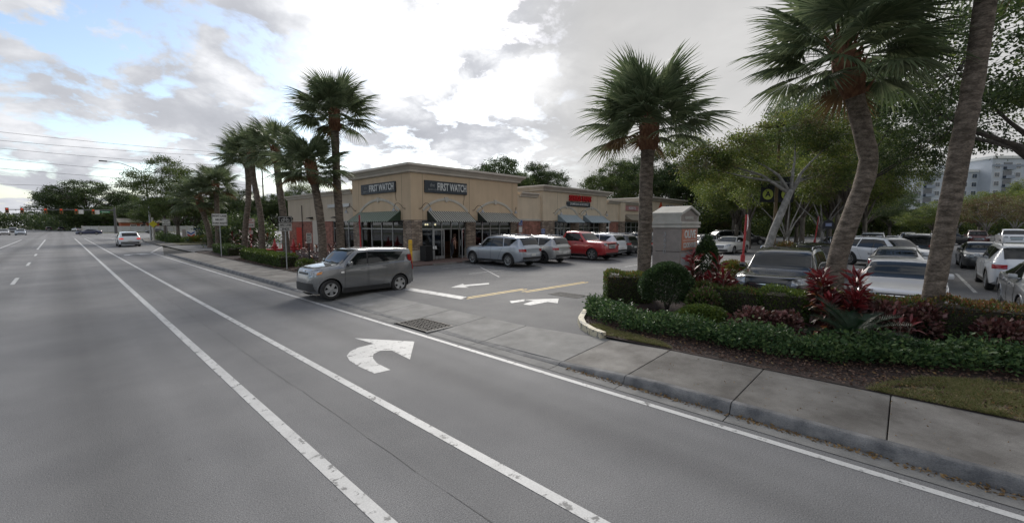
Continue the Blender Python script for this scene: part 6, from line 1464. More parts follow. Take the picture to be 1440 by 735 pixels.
# monument sign
M['mon'] = mat('monument_stucco', (.31, .275, .255), .9, col2=(.25, .225, .21), nscale=2.2, detail=8, bump=.2, bscale=60); M['mon_light'] = mat('monument_cap', (.52, .505, .47), .9, col2=(.37, .36, .32), nscale=2.6, detail=8, lo=.35, hi=.75)
t = thing('monument_sign', 'grey stone monument sign with gabled cap, number 3620 and an orange panel', 'sign', (13.6, 5.3, .12)); W_, D_ = 1.55, .92
for z0, z1 in ((0, 1.50), (1.512, 2.28)):
    b = MB(); b.bev(0, 0, z0, W_, D_, z1, .012); b.build('block', M['mon'], t)
b = MB(); b.bev(-.06, -.06, 2.28, W_+.06, D_+.06, 2.37, .01); b.bev(-.02, -.02, 2.37, W_+.02, D_+.02, 2.40, .005); b.bev(-.07, -.07, 2.40, W_+.07, D_+.07, 2.48, .012); b.build('ledge', M['mon_light'], t)
b = MB(); b.prism([(0.03, .03, 2.48), (W_-.03, .03, 2.48), (W_-.03, .03, 2.68), (W_/2, .03, 2.90), (.03, .03, 2.68)], (0, D_-.06, 0)); b.build('gable', M['mon'], t)
b = MB()
for sg in (-1, 1):
    x0, x1 = W_/2, W_/2+sg*(W_/2+.03); b.prism([(x0, -.05, 2.93), (x1, -.05, 2.69), (x1, -.05, 2.77), (x0, -.05, 3.01)], (0, D_+.10, 0))
b.build('cap', M['mon_light'], t); b = MB(); b.box(-.02, .0, 2.48, .03, D_, 2.69); b.box(W_-.03, 0, 2.48, W_+.02, D_, 2.69); b.build('fascia', M['mon_light'], t)
for k, ch in enumerate('3620'): text('numeral', ch, .20, M['galv'], t, (-.006, .5, 2.06-.185*k), (PI/2, 0, -PI/2), .008, .004)
b = MB(); b.bev(.12, -.02, 1.55, W_-.12, .01, 2.24, .008); b.build('panel', mat('orange_panel', (.52, .20, .13), .55, col2=(.44, .17, .11), nscale=5), t)
text('lettering', 'OLIVE', .36, M['letter_white'], t, (W_/2, -.028, 2.06), (PI/2, 0, 0), .004, .012, 1.05); b = MB(); b.box(.2, -.03, 1.86, W_-.2, -.02, 1.875); b.build('rule', M['letter_white'], t)
text('lettering', 'COOKHOUSE', .24, M['letter_white'], t, (W_/2, -.028, 1.70), (PI/2, 0, 0), .004, .006, .78)
b = MB(); b.bev(.12, -.02, .95, W_-.12, .01, 1.44, .008); b.build('panel', mat('grey_panel', (.30, .30, .32), .5), t); text('lettering', 'FIRST', .30, M['letter_red'], t, (W_/2, -.028, 1.26), (PI/2, 0, 0), .004, .008, .95)
text('lettering', 'GARDENS', .15, M['mon_light'], t, (W_/2, .02, 2.6), (PI/2, 0, 0), .008, .004, 1.1)
# banner post with two black banners
M['banner_black'] = mat('banner_black', (.010, .012, .018), .7); M['banner_lime'] = mat('banner_lime', (.34, .40, .07), .7); M['rust_post'] = mat('rusty_post', (.10, .07, .045), .8, col2=(.16, .11, .05), nscale=6)
t = thing('banner_post', 'brown lamp post carrying two black banners with a lime circle and the letter A', 'lamp post', (25.4, 5.02, .2), -HEAD); b = MB(); b.tube([(0, 0, -.1), (0, 0, 1.2), (0, 0, 7.2)], [.11, .085, .06], 12); b.build('pole', M['rust_post'], t, 40)
b = MB(); b.lathe([(.16, -.1), (.16, .5), (.14, 1.1), (.10, 1.15)], 12); b.build('base', mat('yellowed_base', (.20, .14, .03), .8), t)
for sg in (-1, 1):
    b = MB(); b.tube([(0, 0, 4.75), (sg*.88, 0, 4.75)], .015, 6); b.tube([(0, 0, 3.48), (sg*.88, 0, 3.48)], .015, 6); b.build('bracket', M['black'], t)
    vs = []; n = 8
    for i in range(n+1):
        for j in range(n+1): u, v = i/n, j/n; vs.append((sg*(.10+.76*u), -.04+.05*math.sin(u*3+v*4), 3.48+1.27*v))
    b = MB(); b.add(vs, [(i*(n+1)+j, (i+1)*(n+1)+j, (i+1)*(n+1)+j+1, i*(n+1)+j+1) for i in range(n) for j in range(n)]); bn = b.build('banner', M['banner_black'], t, 60); bn.modifiers.new('thick', 'SOLIDIFY').thickness = .006
    b = MB(); b.lathe([(.001, -.003), (.27, -.003), (.27, .003)], 28, axis='y', ctr=(sg*.48, -.075, 3.86)); b.build('circle', M['banner_lime'], t); text('lettering', 'A', .40, M['banner_black'], t, (sg*.48, -.084, 3.86), (PI/2, 0, 0), .003, .012)
    b = MB(); b.box(sg*.48-.2, -.088, 4.40, sg*.48+.2, -.082, 4.47); b.build('printed_line', M['galv'], t)
b = MB(); b.lathe([(.05, 7.2), (.22, 7.3), (.26, 7.5), (.10, 7.7), (.001, 7.72)], 14); b.build('lantern', M['black'], t)
t = thing('island_sign', 'small dark rounded sign with a blue emblem on a black post', 'sign', (37.3, 4.1, .2), -HEAD); post(2.7, .06, M['black'], t)
b = MB(); b.prism([(-.42, -.07, 2.0), (.42, -.07, 2.0)]+[(.42*math.cos(a), -.07, 2.3+.35*math.sin(a)) for a in [PI*k/10 for k in range(11)]], (0, .06, 0)); b.build('panel', M['banner_black'], t)
b = MB(); b.box(-.22, -.08, 2.2, .22, -.07, 2.42); b.build('emblem', mat('emblem_blue', (.18, .22, .38), .5), t)
b = MB(); b.bev(-.2, -.2, 0, .2, .2, .55, .05); tag(b.build('meter_box', mat('green_box', (.06, .24, .12), .6), loc=(38.0, 3.5, .19)), 'small green utility box on the lot island by the dark sign', 'utility box')
# ------------------------------------------------------------------ people
def human(name, label, J, bones, cols, loc, rz, hair=None):
    """J: joint -> (x, y, z, radius); bones: (a, b, colour index)"""
    keys = list(J); me = bpy.data.meshes.new('body'); me.from_pydata([J[k][:3] for k in keys], [(keys.index(a), keys.index(b_)) for a, b_, c in bones], [])
    o = ob('body', me); o.modifiers.new('skin', 'SKIN'); sk = me.skin_vertices[0].data
    for i, k in enumerate(keys): r = J[k][3]; sk[i].radius = (r, r) if not isinstance(r, tuple) else r
    sk[keys.index('pelvis')].use_root = True; sd = o.modifiers.new('sub', 'SUBSURF'); sd.levels = 1
    dg = bpy.context.evaluated_depsgraph_get(); bm_ = bpy.data.meshes.new_from_object(o.evaluated_get(dg)); bpy.data.objects.remove(o)
    for m in cols: bm_.materials.append(m)
    seg = [(Vector(J[a][:3]), Vector(J[b_][:3]), c) for a, b_, c in bones]; mi = []
    for p in bm_.polygons:
        best, bc = 9, 0
        for a, b_, c in seg:
            d = b_-a; u = max(0, min(1, (p.center-a).dot(d)/max(d.length_squared, 1e-9))); q = (p.center-a-d*u).length
            if q < best: best, bc = q, c
        mi.append(bc)
    bm_.polygons.foreach_set('material_index', mi); bm_.polygons.foreach_set('use_smooth', [True]*len(mi))
    t = thing(name, label, 'person', loc, rz); ob('body', bm_, t)
    h = Vector(J['head'][:3]); b = MB(); 
    bm = bmesh.new(); bmesh.ops.create_uvsphere(bm, u_segments=14, v_segments=10, radius=.118)
    for v in bm.verts: v.co.x = v.co.x*1.05-.03; v.co.z = v.co.z*1.1+.03
    bmesh.ops.delete(bm, geom=[v for v in bm.verts if v.co.x > .055 and v.co.z < .07], context='VERTS'); bm.verts.index_update()
    b.add([h+v.co for v in bm.verts], [[v.index for v in f.verts] for f in bm.faces]); bm.free()
    if hair: b.tube([h+Vector((-.09, 0, 0)), h+Vector((-.15, 0, -.12)), h+Vector((-.14, 0, -.28))], [.06, .055, .02], 8)
    b.build('hair', mat('hair', (.05, .025, .015), .6), t, 60)
    f = MB()
    for sg in (-1, 1): f.lathe([(.001, -.012), (.012, 0), (.001, .012)], 8, ctr=(h.x+.098, sg*.036, h.z+.005))
    f.build('eyes', M['black'], t); return t
SK = mat('skin', (.42, .24, .17), .5); TOP = mat('dark_top', (.05, .02, .025), .8); PAN = mat('dark_leggings', (.018, .020, .026), .8); SHO = mat('shoe', (.25, .25, .25), .6)
def hand(J, B, s, wr, d, up):
    """palm, four fingers and a thumb on the wrist joint"""
    w = Vector(J[wr][:3]); d = Vector(d).normalized(); u = Vector(up).normalized(); sd = d.cross(u)
    J[s+'palm'] = (*(w+d*.07), .026); B.append((wr, s+'palm', 0))
    for i in range(4):
        k = w+d*.10+sd*(-.03+.02*i); l = (.065, .075, .07, .055)[i]; J[f'{s}k{i}'] = (*k, .010); J[f'{s}f{i}'] = (*(k+d*l*.6-u*.012), .009); J[f'{s}t{i}'] = (*(k+d*l-u*.035), .007)
        B += [(s+'palm', f'{s}k{i}', 0), (f'{s}k{i}', f'{s}f{i}', 0), (f'{s}f{i}', f'{s}t{i}', 0)]
    J[s+'th'] = (*(w+d*.05-sd*.045), .011); J[s+'tt'] = (*(w+d*.10-sd*.055-u*.01), .008); B += [(wr, s+'th', 0), (s+'th', s+'tt', 0)]
J = {'pelvis': (0, 0, .90, .135), 'waist': (.05, 0, 1.05, .115), 'chest': (.16, 0, 1.26, .135), 'neck': (.25, 0, 1.42, .05), 'jaw': (.31, 0, 1.49, .07), 'head': (.33, 0, 1.57, .098), 'crown': (.32, 0, 1.64, .075),
     'sl': (.17, .17, 1.34, .055), 'el': (.34, .22, 1.12, .042), 'wl': (.56, .14, 1.10, .030), 'sr': (.17, -.17, 1.34, .055), 'er': (.10, -.22, 1.08, .042), 'wr': (.14, -.20, .84, .030),
     'hl': (.02, .09, .86, .095), 'kl': (.10, .10, .48, .062), 'al': (-.02, .10, .10, .042), 'tl': (.14, .11, .04, .035), 'hr': (-.02, -.09, .86, .095), 'kr': (.0, -.10, .47, .062), 'ar': (-.22, -.10, .14, .042), 'tr': (-.10, -.11, .03, .035)}
B = [('pelvis', 'waist', 2), ('waist', 'chest', 1), ('chest', 'neck', 0), ('neck', 'jaw', 0), ('jaw', 'head', 0), ('head', 'crown', 0), ('chest', 'sl', 1), ('sl', 'el', 0), ('el', 'wl', 0), ('chest', 'sr', 1), ('sr', 'er', 0), ('er', 'wr', 0), ('pelvis', 'hl', 2), ('hl', 'kl', 2), ('kl', 'al', 2), ('al', 'tl', 3), ('pelvis', 'hr', 2), ('hr', 'kr', 2), ('kr', 'ar', 2), ('ar', 'tr', 3)]
hand(J, B, 'L', 'wl', (.9, -.1, -.05), (0, 0, 1)); hand(J, B, 'R', 'wr', (.15, 0, -1), (1, 0, 0))
human('person', 'person in dark sleeveless top and leggings leaning to hold the open cafe door', J, B, [SK, TOP, PAN, SHO], (18.55, 23.05, .16), rad(8), True)
J2 = {'pelvis': (0, 0, .50, .14), 'waist': (.02, 0, .68, .12), 'chest': (.04, 0, .90, .135), 'neck': (.06, 0, 1.08, .05), 'jaw': (.10, 0, 1.15, .07), 'head': (.11, 0, 1.23, .098), 'crown': (.10, 0, 1.30, .075), 'sl': (.04, .18, 1.0, .055), 'el': (.14, .24, .76, .042), 'wl': (.36, .16, .76, .030), 'sr': (.04, -.18, 1.0, .055), 'er': (.14, -.24, .76, .042), 'wr': (.36, -.16, .76, .030),
      'hl': (.06, .10, .50, .09), 'kl': (.44, .12, .50, .062), 'al': (.46, .12, .08, .042), 'tl': (.6, .12, .04, .035), 'hr': (.06, -.10, .50, .09), 'kr': (.44, -.12, .50, .062), 'ar': (.46, -.12, .08, .042), 'tr': (.6, -.12, .04, .035)}
B2 = [x for x in B if x[0] in J2 and x[1] in J2]; hand(J2, B2, 'L', 'wl', (1, -.1, 0), (0, 0, 1)); hand(J2, B2, 'R', 'wr', (1, .1, 0), (0, 0, 1))
human('person', 'person in a pale pink top sitting outside the cafe window behind the silver hood', J2, B2, [SK, mat('pink_top', (.55, .33, .30), .8), PAN, SHO], (21.75, 22.65, .16), rad(180), True)
t = thing('patio_chair', 'black patio chair under the seated person', 'chair', (21.78, 22.65, .16), PI); b = MB(); b.bev(-.22, -.22, .40, .22, .22, .44, .01); b.build('seat', M['black'], t); b = MB(); b.bev(-.24, -.21, .46, -.21, .21, .86, .01); b.build('backrest', M['black'], t)
for dx in (-.2, .2):
    for dy in (-.2, .2): b = MB(); b.tube([(dx, dy, 0), (dx, dy, .41)], .014, 6); b.build('leg', M['black'], t)
t = thing('patio_table', 'small dark patio table before the seated person', 'table', (21.15, 22.6, .16)); b = MB(); b.lathe([(.001, .70), (.34, .70), (.34, .73), (.001, .73)], 20); b.build('top', M['black'], t); b = MB(); b.tube([(0, 0, 0), (0, 0, .7)], .03, 8); b.build('pedestal', M['black'], t); b = MB(); b.lathe([(.001, 0), (.22, 0), (.2, .03), (.001, .03)], 16); b.build('base', M['black'], t)
# ------------------------------------------------------------------ trees farther off
FAR = [
 ('banyan', 'huge dark spreading tree beyond the junction', 8.0, 255.1, 1.3, 1.28),
 ('oak_dark', 'dark tree in the far left distance beside the road', -20.8, 359.1, 1.0, 0.9),
 ('oak_dark', 'dark tree far down the road left of the huge spreading tree', -11.2, 356.2, 1.25, 1.0),
 ('oak_dark', 'dark tree under the left side of the huge spreading tree', -0.3, 315.3, 1.5, 1.1),
 ('oak_dark', 'dark tree behind the white wall under the huge spreading tree', 12.5, 235.7, 1.5, 1.0),
 ('oak', 'green tree behind the white wall near the mast pole', 17.8, 222.6, 1.6, 1.1),
 ('oak_dark', 'dark tree behind the orange walled house', 21.9, 210.9, 1.6, 1.15),
 ('oak_dark', 'dark tree far right of the orange walled house', 25.7, 192.2, 1.4, 1.1),
 ('airy', 'tall airy tree on the far pavement with the sparse top', 10.9, 82.1, 1.35, 1.62),
 ('oak', 'dense green roadside tree below the tall airy one', 11.8, 78.1, 0.95, 0.92),
 ('oak', 'dense green roadside tree behind the short bushy palm', 14.4, 81.2, 0.85, 0.88),
 ('oak', 'leafy tree at the far corner left of the fuel station sign', 11.8, 101.6, 0.7, 0.75),
 ('oak_dark', 'dark tree behind the leaning palm', 19.2, 84.9, 0.75, 0.78),
 ('oak_dark', 'dark tree behind the NO PARKING sign', 19.7, 75.6, 0.8, 0.8),
 ('oak_dark', 'dark tree between the two straight palms of the left row', 23.4, 74.5, 0.8, 0.74),
 ('oak', 'green tree rising beyond the low wing with rounded top', 27.3, 73.3, 1.0, 1.05),
 ('airy', 'green tree just left of the corner block behind the wing', 28.6, 66.1, 0.85, 0.95),
 ('oak_dark', 'dark crown behind the roof right of the corner block', 48.8, 48.0, 1.15, 1.34),
 ('oak_dark', 'dark crown behind the roof left of the red letters', 57.2, 48.0, 1.05, 1.34),
 ('oak', 'tall dark green tree behind the plaza left of the single palm', 64.4, 36.5, 1.15, 1.55),
 ('oak_dark', 'tall dark green tree behind the plaza right of the single palm', 72.4, 33.9, 1.2, 1.55),
 ('oak_dark', 'dark tree at the end of the plaza above the monument', 74.7, 28.4, 1.2, 1.4),
 ('oak_dark', 'shadowy tree behind the navy saloon', 82.6, 25.8, 1.1, 1.15),
 ('mixed', 'tree with pinkish twigs and thin leaves right of the plaza', 65.3, 18.0, 1.15, 1.75),
 ('lime', 'yellow green tree behind the red stop sign', 54.7, 14.7, 1.2, 1.35),
 ('mixed', 'mixed brown and green tree right of the banner post', 48.0, 7.2, 1.15, 1.7),
 ('lime', 'yellow green tree behind the dark island sign', 57.2, 6.1, 1.2, 1.6),
 ('lime', 'bright green tree left of the leaning palm trunk', 69.1, 11.0, 1.2, 1.2),
 ('open_oak', 'green tree between the leaning palm and the thick palm', 78.0, 4.2, 1.0, .95),
 ('mixed', 'mixed brown tree just right of the leaning palm', 57.3, 3.2, 1.1, 1.7),
 ('lime', 'yellow green tree before the apartment block left of the thick palm', 101.6, -3.3, 1.1, .85),
 ('oak', 'dark green low tree in the distance left of the thick palm', 115.1, 2.5, 1.0, .8),
 ('lime', 'yellow green tree before the apartment block right of the thick palm', 115.9, -9.8, 1.3, 1.12),
 ('rust', 'rust brown tree with thin trunk right of the thick palm', 77.9, -7.2, 0.95, 1.0),
 ('rust', 'rust brown tree near the right picture edge', 89.5, -10.9, 1.1, 1.05),
 ('lime', 'yellow green tree at the right picture edge', 109.7, -14.9, 1.2, 1.35),
 ('rust', 'brownish tree far back between palms right of the lot', 127.7, -7.8, 1.2, 1.05),
 ('oak_dark', 'dark tree row closing the lot behind the white pickup', 148.5, -15.4, 1.2, 1.0),
 ('oak_dark', 'dark tree closing the lot left of the leaning palm', 100.6, 12.5, 1.2, 1.2),
 ('oak_dark', 'dark tree closing the lot behind the black saloon', 98.0, 21.0, 1.2, 1.3),
 ('oak_dark', 'dark tree closing the lot behind the far white saloon', 118.2, 5.3, 1.2, 1.1),
]
for i, (k, lab, x, y, s_, sz) in enumerate(FAR): tree(k, 'shade_tree', lab, (x, y, .0), s_, i*1.7, 'trees round the plaza and the lot', sz)
tree('open_oak', 'shade_tree', 'big oak whose crown hangs into the picture at the upper right', (30.4, -4.7, .1), 1.62, 2.4, 'trees round the plaza and the lot', 1.72)
tree('open_oak', 'shade_tree', 'oak filling the gap between the leaning palm and the thick palm high up', (38.0, 3.2, .1), 1.0, .4, 'trees round the plaza and the lot', 1.5)
# the leaning pale trunk on the lot island
def lob(rt, z, fw, r, rz, w): v = rd(rt, fw); return (v.x, v.y, z, r, r, rz, w)
L_ = rd(1.35, 0)
tree_proto('leaner', [lob(1.6, 7.0, .3, 1.5, 1.0, 1.2), lob(-1.2, 5.9, .2, 1.3, .9, 1), lob(-2.7, 5.2, .6, 1.1, .9, .9), lob(3.6, 6.6, .2, 1.4, .9, 1), lob(3.3, 4.8, 1.0, 1.3, .9, .9), lob(.2, 5.0, 1.6, 1.3, .8, .8), lob(-3.4, 6.4, 1.4, 1.0, .7, .5), lob(4.6, 5.4, 2.0, 1.2, .9, .7)], 360, 110, .36, .115, {'yellowgreen': 4, 'mixed': 2, 'oak': 4}, (.19, 4.0), 'bark_grey', sparse=.12, seed=41, lean=(L_.x, L_.y))
tree('leaner', 'shade_tree', 'pale grey trunked tree leaning right across the banners', (23.7, 5.25, .2), 1, 0, 'trees round the plaza and the lot')
tree_proto('forked', [lob(-1.6, 5.4, 0, 1.2, .9, 1), lob(1.4, 5.7, .2, 1.3, .9, 1), lob(.1, 6.6, .4, 1.3, .9, 1), lob(2.4, 4.6, .8, 1.1, .8, .7), lob(-2.4, 4.4, .6, 1.0, .8, .6)], 170, 85, .38, .12, {'yellowgreen': 4, 'oak': 3, 'mixed': 1}, (.12, 1.4), 'bark_grey', sparse=.05, seed=43)
tree('forked', 'shade_tree', 'small tree with a forked pale trunk behind the leaning grey one', (35.9, 6.3, .2), 1.0, 0, 'trees round the plaza and the lot')
tree('forked', 'shade_tree', 'small tree beside the farther red stop post', (45.2, 5.3, .2), 1.25, 2, 'trees round the plaza and the lot')
tree('rust', 'shade_tree', 'pinkish leafless looking tree before the dark trees right of the monument', (66.0, 21.0, .1), .75, 1, 'trees round the plaza and the lot', .62)
# thickets that close the view
def thicket(name, label, pts, w, h, n, m, leaf):
    t = RNG.uniform(0, 1, n); P = np.array([lerp2(pts, q) for q in t]); P = P+RNG.normal(size=(n, 2))*w*.4; hz = h*(.75+.25*np.sin(P[:, 0]*.9)*np.cos(P[:, 1]*.7))*RNG.uniform(0, 1, n)**.7; mm = list(m); sets = []
    ch = RNG.choice(len(mm), n, p=np.array(list(m.values()))/sum(m.values()))
    for i, q in enumerate(mm):
        k = ch == i; c = np.repeat(np.column_stack([P[k], hz[k]]), 14, 0); c += RNG.normal(size=c.shape)*leaf*1.3; sets.append((*leaves(c, rand_dirs(len(c)), leaf, .6, .6), LM[q]))
    return tag(ob(name, leaf_mesh(name, sets)), label, 'bushes', kind='stuff')
thicket('roadside_bushes', 'dark mass of bushes behind the left row of palms', [(13.5, 48), (13.8, 58), (15.5, 75), (20, 90)], 2.2, 3.6, 2600, {'dark': 5, 'oak': 2}, .26)
thicket('far_bushes', 'band of bushes along the far edge of the lot', [(62, 22.5), (85, 24), (105, 18), (125, 2), (150, -18), (170, -60)], 4, 5.5, 9000, {'dark': 3, 'oak': 4, 'yellowgreen': 2}, .36)
thicket('far_woods', 'dark woods closing the road beyond the junction', [(-60, 330), (-10, 330), (6, 262), (20, 226), (45, 215), (75, 190)], 6, 9, 3800, {'dark': 5, 'oak': 1}, .75)
thicket('corner_bushes', 'low bushes on the far corner by the right turn lane', [(10.4, 70), (10.9, 84), (12.2, 98)], .9, 1.2, 1100, {'dark': 3, 'hedge': 3}, .16)
shrub('yellow flowering low shrub near the fuel station sign', (12.6, 67.0, .15), 1.4, .5, {'hedge_lime': 3, 'hedge_tip': 2}, 1500, .18, 'shrubs near the fuel station', 'yellow_shrub'); shrub('second yellow flowering shrub beside the far yellow bollard', (14.4, 68.0, .15), 1.3, .5, {'hedge_lime': 3, 'hedge_tip': 2}, 1300, .18, 'shrubs near the fuel station', 'yellow_shrub'); shrub('green low shrub in front of the fuel station sign', (11.3, 67.4, .15), .9, .4, {'hedge': 3, 'hedge_lime': 1}, 900, .16, 'shrubs near the fuel station', 'low_shrub')
# ------------------------------------------------------------------ fuel station sign and pumps
t = thing('station_sign', 'low station sign with blue and red V shaped stripes beside a stone pillar', 'sign', (11.25, 70.2, .15)); t.scale = (.62, .62, .8); b = MB(); b.bev(-.35, -.3, 0, .25, .3, 2.2, .03); b.build('pillar', M['mon'], t)
b = MB(); b.bev(.3, -.12, .55, 2.0, .12, 2.0, .02); b.build('panel', mat('station_white', (.6, .6, .6), .5), t); b = MB(); b.bev(.28, -.13, .3, 2.02, .13, .56, .02); b.build('base', M['ada_blue'], t)
for z, m in ((1.62, M['ada_blue']), (1.18, M['letter_red'])): b = MB(); b.prism([(.5, -.135, z), (1.15, -.135, z-.35), (1.8, -.135, z), (1.8, -.135, z+.26), (1.15, -.135, z-.09), (.5, -.135, z+.26)], (0, .014, 0)); b.build('stripe', m, t)
for lab, x, y in (('blue fuel pump right of the station sign', 14.6, 80.5), ('second blue fuel pump right of the station sign', 16.2, 82.7), ('blue fuel pump glimpsed behind the short palm trunk', 17.6, 79.0)):
    t = thing('fuel_pump', lab, 'fuel pump', (x, y, .1), 0, 'blue fuel pumps'); b = MB(); b.bev(-.5, -.3, 0, .5, .3, 2.0, .04); b.build('body', M['ada_blue'], t); b = MB(); b.box(-.36, -.32, 1.2, .36, -.3, 1.75); b.build('screen', M['sign_white'], t)
    b = MB(); b.tube([(.45, -.33, 1.5), (.6, -.45, 1.0), (.5, -.4, .5), (.3, -.33, 1.0)], .03, 6); b.build('hose', M['rubber'], t)
for lab, x, y, c in (('white car parked at the fuel pumps', 19.5, 83, ('pearl_white2', (.60, .60, .59), .1, .3)), ('silver car parked at the fuel pumps', 22.5, 78, ('satin_silver', (.30, .31, .32), .5, .3))): car('sedan_car', lab, 'car', 'sedan', paint(*c), (x, y, .08), 0, 'cars at the fuel station')
# ------------------------------------------------------------------ junction: mast arm with signals
M['mast'] = mat('mast_steel', (.10, .10, .10), .6, .4); M['signal_body'] = mat('signal_yellow', (.24, .12, .03), .5); M['signal_red'] = mat('signal_red_lit', (.5, .02, .02), .3, emit=(1, .06, .04), estr=.2); M['signal_off'] = mat('signal_lens_off', (.03, .03, .02), .3)
t = thing('signal_mast', 'dark mast arm with six red lit signals reaching over the junction', 'traffic light', (10.9, 165, 0)); b = MB(); b.tube([(0, 0, 0), (0, 0, 3), (0, 0, 7.4)], [.36, .30, .24], 14); b.build('pole', M['mast'], t, 40)
b = MB(); b.tube([(0, 0, 6.55), (-8, 0, 6.5), (-19.9, 0, 6.3)], [.20, .15, .09], 10); b.build('arm', M['mast'], t, 40)
for x in (-8.76, -6.31, -2.29, .52, 3.28, 6.57):
    s_ = MB(); s_.bev(-.30, -.25, -.62, .30, .05, .72, .04); so = s_.build('signal', M['signal_body'], t, loc=(x-10.9, -.25, 6.05))
    for k, m in enumerate((M['signal_red'], M['signal_off'], M['signal_off'])): l_ = MB(); l_.lathe([(.001, -.02), (.15, -.02), (.15, .02)], 14, axis='y', ctr=(0, -.26, .42-.40*k)); l_.lathe([(.17, -.2), (.17, .0), (.16, .0), (.16, -.2)], 14, axis='y', ctr=(0, -.26, .42-.40*k)); l_.build('lens', m, so)
for x in (4.2, 7.35): board(1.0, 1.1, M['sign_white'], t, (x-10.9, -.2, 6.0))
b = MB(); b.bev(-2.9, -.16, 5.85, -1.0, -.10, 6.35, .02); b.build('street_name_plate', mat('street_green', (.02, .20, .08), .5), t); text('lettering', 'Peters Rd', .34, M['sign_white'], t, (-1.95, -.18, 6.1), (PI/2, 0, 0), .003, .006)
# street lamp with long arm
t = thing('street_lamp', 'tall street lamp with a long curved arm over the road by the airy tree', 'street lamp', (9.3, 83.2, .1)); b = MB(); b.tube([(0, 0, 0), (0, 0, 5), (-.1, .1, 9.6)], [.13, .11, .08], 10); b.build('pole', M['galv'], t, 40)
b = MB(); b.tube([(-.1, .1, 9.4), (-1.0, .6, 10.6), (-2.6, 1.4, 11.35), (-4.1, 2.1, 11.55)], [.06, .05, .045, .04], 8); b.build('arm', M['galv'], t, 40); b = MB(); b.bev(-4.9, 2.0, 11.48, -4.0, 2.35, 11.64, .05); b.build('lantern', M['mast'], t)
t = thing('crossing_sign', 'pale pole with a yellow diamond sign on the far corner', 'road sign', (9.2, 79.6, .15)); post(3.4, .13, M['mon_light'], t); b = MB(); b.prism([(0, -.2, 1.95), (.5, -.2, 2.45), (0, -.2, 2.95), (-.5, -.2, 2.45)], (0, .03, 0)); b.build('panel', mat('sign_yellow', (.62, .55, .03), .5), t)
# overhead wires
M['wire'] = mat('wire', (.05, .05, .055), .6)
for k, (x0, z0, x1, z1) in enumerate(((-10.6, 27.5, 20.9, 28.1), (-10.8, 25.2, 20.7, 25.1), (-11, 22.1, 19, 21.3), (-11.2, 19.3, 19.4, 18.5), (-11.5, 14.6, 14, 15.4), (-10.4, 30.3, 21, 30.3))):
    sl_ = (z1-z0)/(x1-x0); pts = [(x, 200+k*.4, z0+sl_*(x-x0)-.9*(1-((x-5)/40)**2)+.9) for x in range(-60, 61, 10)]
    b = MB(); b.tube(pts, .05, 5); tag(b.build('overhead_wire', M['wire']), ('second overhead wire from the top', 'third overhead wire from the top', 'fourth overhead wire from the top', 'fifth overhead wire from the top', 'lowest overhead wire over the far trees', 'topmost overhead wire over the far trees')[k], 'power line', 'overhead wires')
for lab, x in (('wooden pole carrying the overhead wires left of the road', -60), ('wooden pole carrying the overhead wires right of the road', 60)):
    t = thing('utility_pole', lab, 'utility pole', (x, 201, 0)); b = MB(); b.tube([(0, 0, -.2), (0, 0, 33)], [.35, .2], 10); b.build('pole', M['bark_dark'], t, 40); b = MB(); b.box(-.1, -1.6, 30, .1, 1.6, 30.3); b.build('crossarm', M['bark_dark'], t)
# white wall, house behind
t = thing('white_wall', 'long white boundary wall beyond the junction', 'wall', (5, 200, 0)); pn = MB(); pn.bev(.02, -.08, 0, 1.98, .08, 2.05, .02); pm = pn.mesh('panel', mat('white_wall', (.55, .56, .56), .8, col2=(.45, .46, .46), nscale=.6))
for k in range(24): ob('panel', pm, t, (2*k, 0, 0))
pp = MB(); pp.bev(-.14, -.14, 0, .14, .14, 2.2, .02); pm = pp.mesh('post', M['mon_light'])
for k in range(0, 25, 2): ob('post', pm, t, (2*k, -.06, 0))
t = thing('house', 'orange walled bungalow with a low roof behind the white wall', 'house', (20.5, 213, 0)); b = MB(); b.box(-5, 0, 0, 6, 8, 3.3); b.build('wall', mat('orange_wall', (.42, .13, .07), .85), t); b = MB(); b.prism([(-5.8, -.8, 3.3), (6.8, -.8, 3.3), (6.8, 4, 4.7), (-5.8, 4, 4.7)], (0, 0, .25)); b.prism([(-5.8, 8.8, 3.3), (6.8, 8.8, 3.3), (6.8, 4, 4.7), (-5.8, 4, 4.7)], (0, 0, .25)); b.build('roof', M['cornice'], t)
for x in (-1.5, 1.3, 4): f = MB(); f.box(x-.9, -.06, 1.0, x+.9, 0, 2.7); fo = f.build('window', M['sign_white'], t); p = MB(); p.box(x-.75, -.08, 1.15, x+.75, -.06, 2.55); p.build('pane', M['darkglass'], fo)
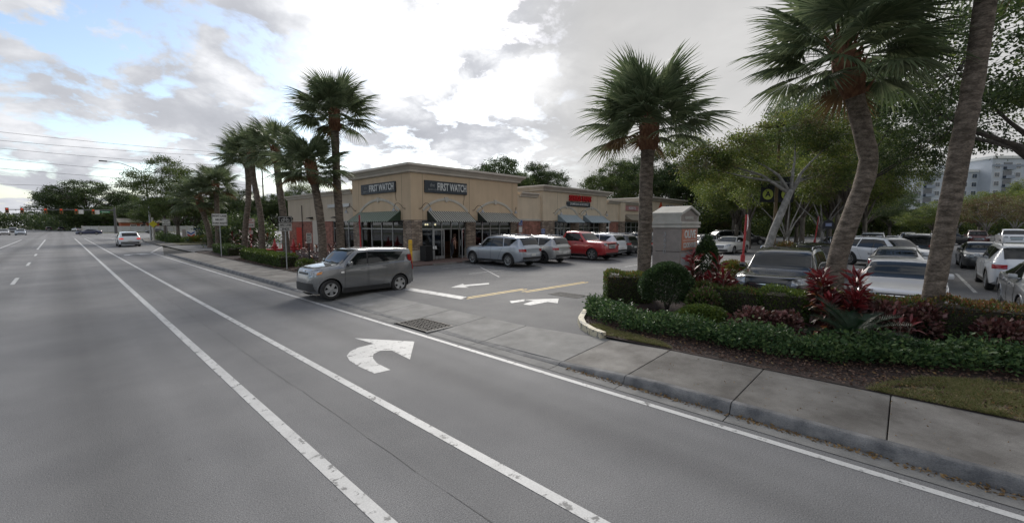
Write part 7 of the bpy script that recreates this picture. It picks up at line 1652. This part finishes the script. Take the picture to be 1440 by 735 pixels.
# ------------------------------------------------------------------ apartment block
M['apt'] = mat('apartment_white', (.46, .49, .53), .8, col2=(.40, .43, .47), nscale=.2); M['apt_grey'] = mat('apartment_grey', (.26, .29, .34), .8); M['apt_glass'] = mat('apartment_glass', (.06, .075, .095), .1, spec=.7)
t = thing('apartment_block', 'pale eight storey apartment block with recessed balconies beyond the trees', 'building', (224.6, -20.7, 0), -HEAD)
def ab(*q, m=M['apt'], n='wall'): b = MB(); b.box(*q); return b.build(n, m, t)
ab(-23, 4, 0, 0, 22, 21.4); ab(0, 0, 0, 22, 20, 25.6); ab(22.3, -3, 0, 60, 18, 27)
ab(-23.3, 3.6, 21.4, -.3, 22.2, 22.3, m=M['sign_white'], n='parapet'); ab(-.4, -.4, 25.6, 22.2, 20, 26.5, m=M['sign_white'], n='parapet'); ab(21.9, -3.5, 27, 60.4, 18.3, 28, m=M['sign_white'], n='parapet'); ab(-.15, -.2, 22.9, 21.9, 0, 23.5, m=M['apt_grey'], n='band')
fr = MB(); fr.box(-.95, -.12, -.85, .95, .0, .85); fme = fr.mesh('window', M['sign_white']); pa = MB(); pa.box(-.82, -.16, -.72, -.05, -.12, .72); pa.box(.05, -.16, -.72, .82, -.12, .72); pme = pa.mesh('pane', M['apt_glass'])
ba = MB(); ba.box(-1.5, -.10, -1.2, 1.5, .0, 1.2); bme = ba.mesh('balcony_door', M['apt_glass']); ra = MB(); ra.box(-1.6, -1.2, -1.35, 1.6, -.1, -1.2); ra.box(-1.6, -1.2, -1.2, 1.6, -1.14, -.25); rme = ra.mesh('balcony', M['apt_grey'])
for x0, x1, y, cols, fl in ((-23, 0, 4, 'wbwwbww', 7), (0, 22, 0, 'wbwwbw', 8), (22.3, 60, -3, 'bwwbwwbwwb', 8)):
    k = len(cols); st_ = (x1-x0)/k
    for i, c in enumerate(cols):
        for f in range(1, fl):
            p = (x0+st_*(i+.5), y-.003, 3.05*f+1.7)
            if c == 'w': w = ob('window', fme, t, p); ob('pane', pme, w)
            else: w = ob('balcony', rme, t, p); ob('balcony_door', bme, w)
for i, (k, lab, x, y, s_, sz) in enumerate([('lime', 'leafy green tree just right of the red stop sign behind the aisle', 47.0, 11.5, 1.05, 1.45), ('oak', 'rounded green tree behind the silver minivan', 71.0, 18.6, 1.0, 1.25), ('mixed', 'leafy brown green tree above the pale blue car', 52.0, 5.0, 1.2, 1.8), ('lime', 'full green tree behind the white sport utility facing the camera', 60.0, 4.6, 1.1, 1.2), ('oak', 'green tree standing behind the banner post', 58.0, 10.2, 1.15, 1.85), ('oak', 'dark green tree far behind the banner post', 72.0, 14.5, 1.2, 1.3), ('lime', 'yellow green tree between the pickup and the far hedge', 98.0, -14.0, 1.1, 1.1)]):
    tree(k, 'shade_tree', lab, (x, y, .1), s_, i*2.1, 'trees round the plaza and the lot', sz)
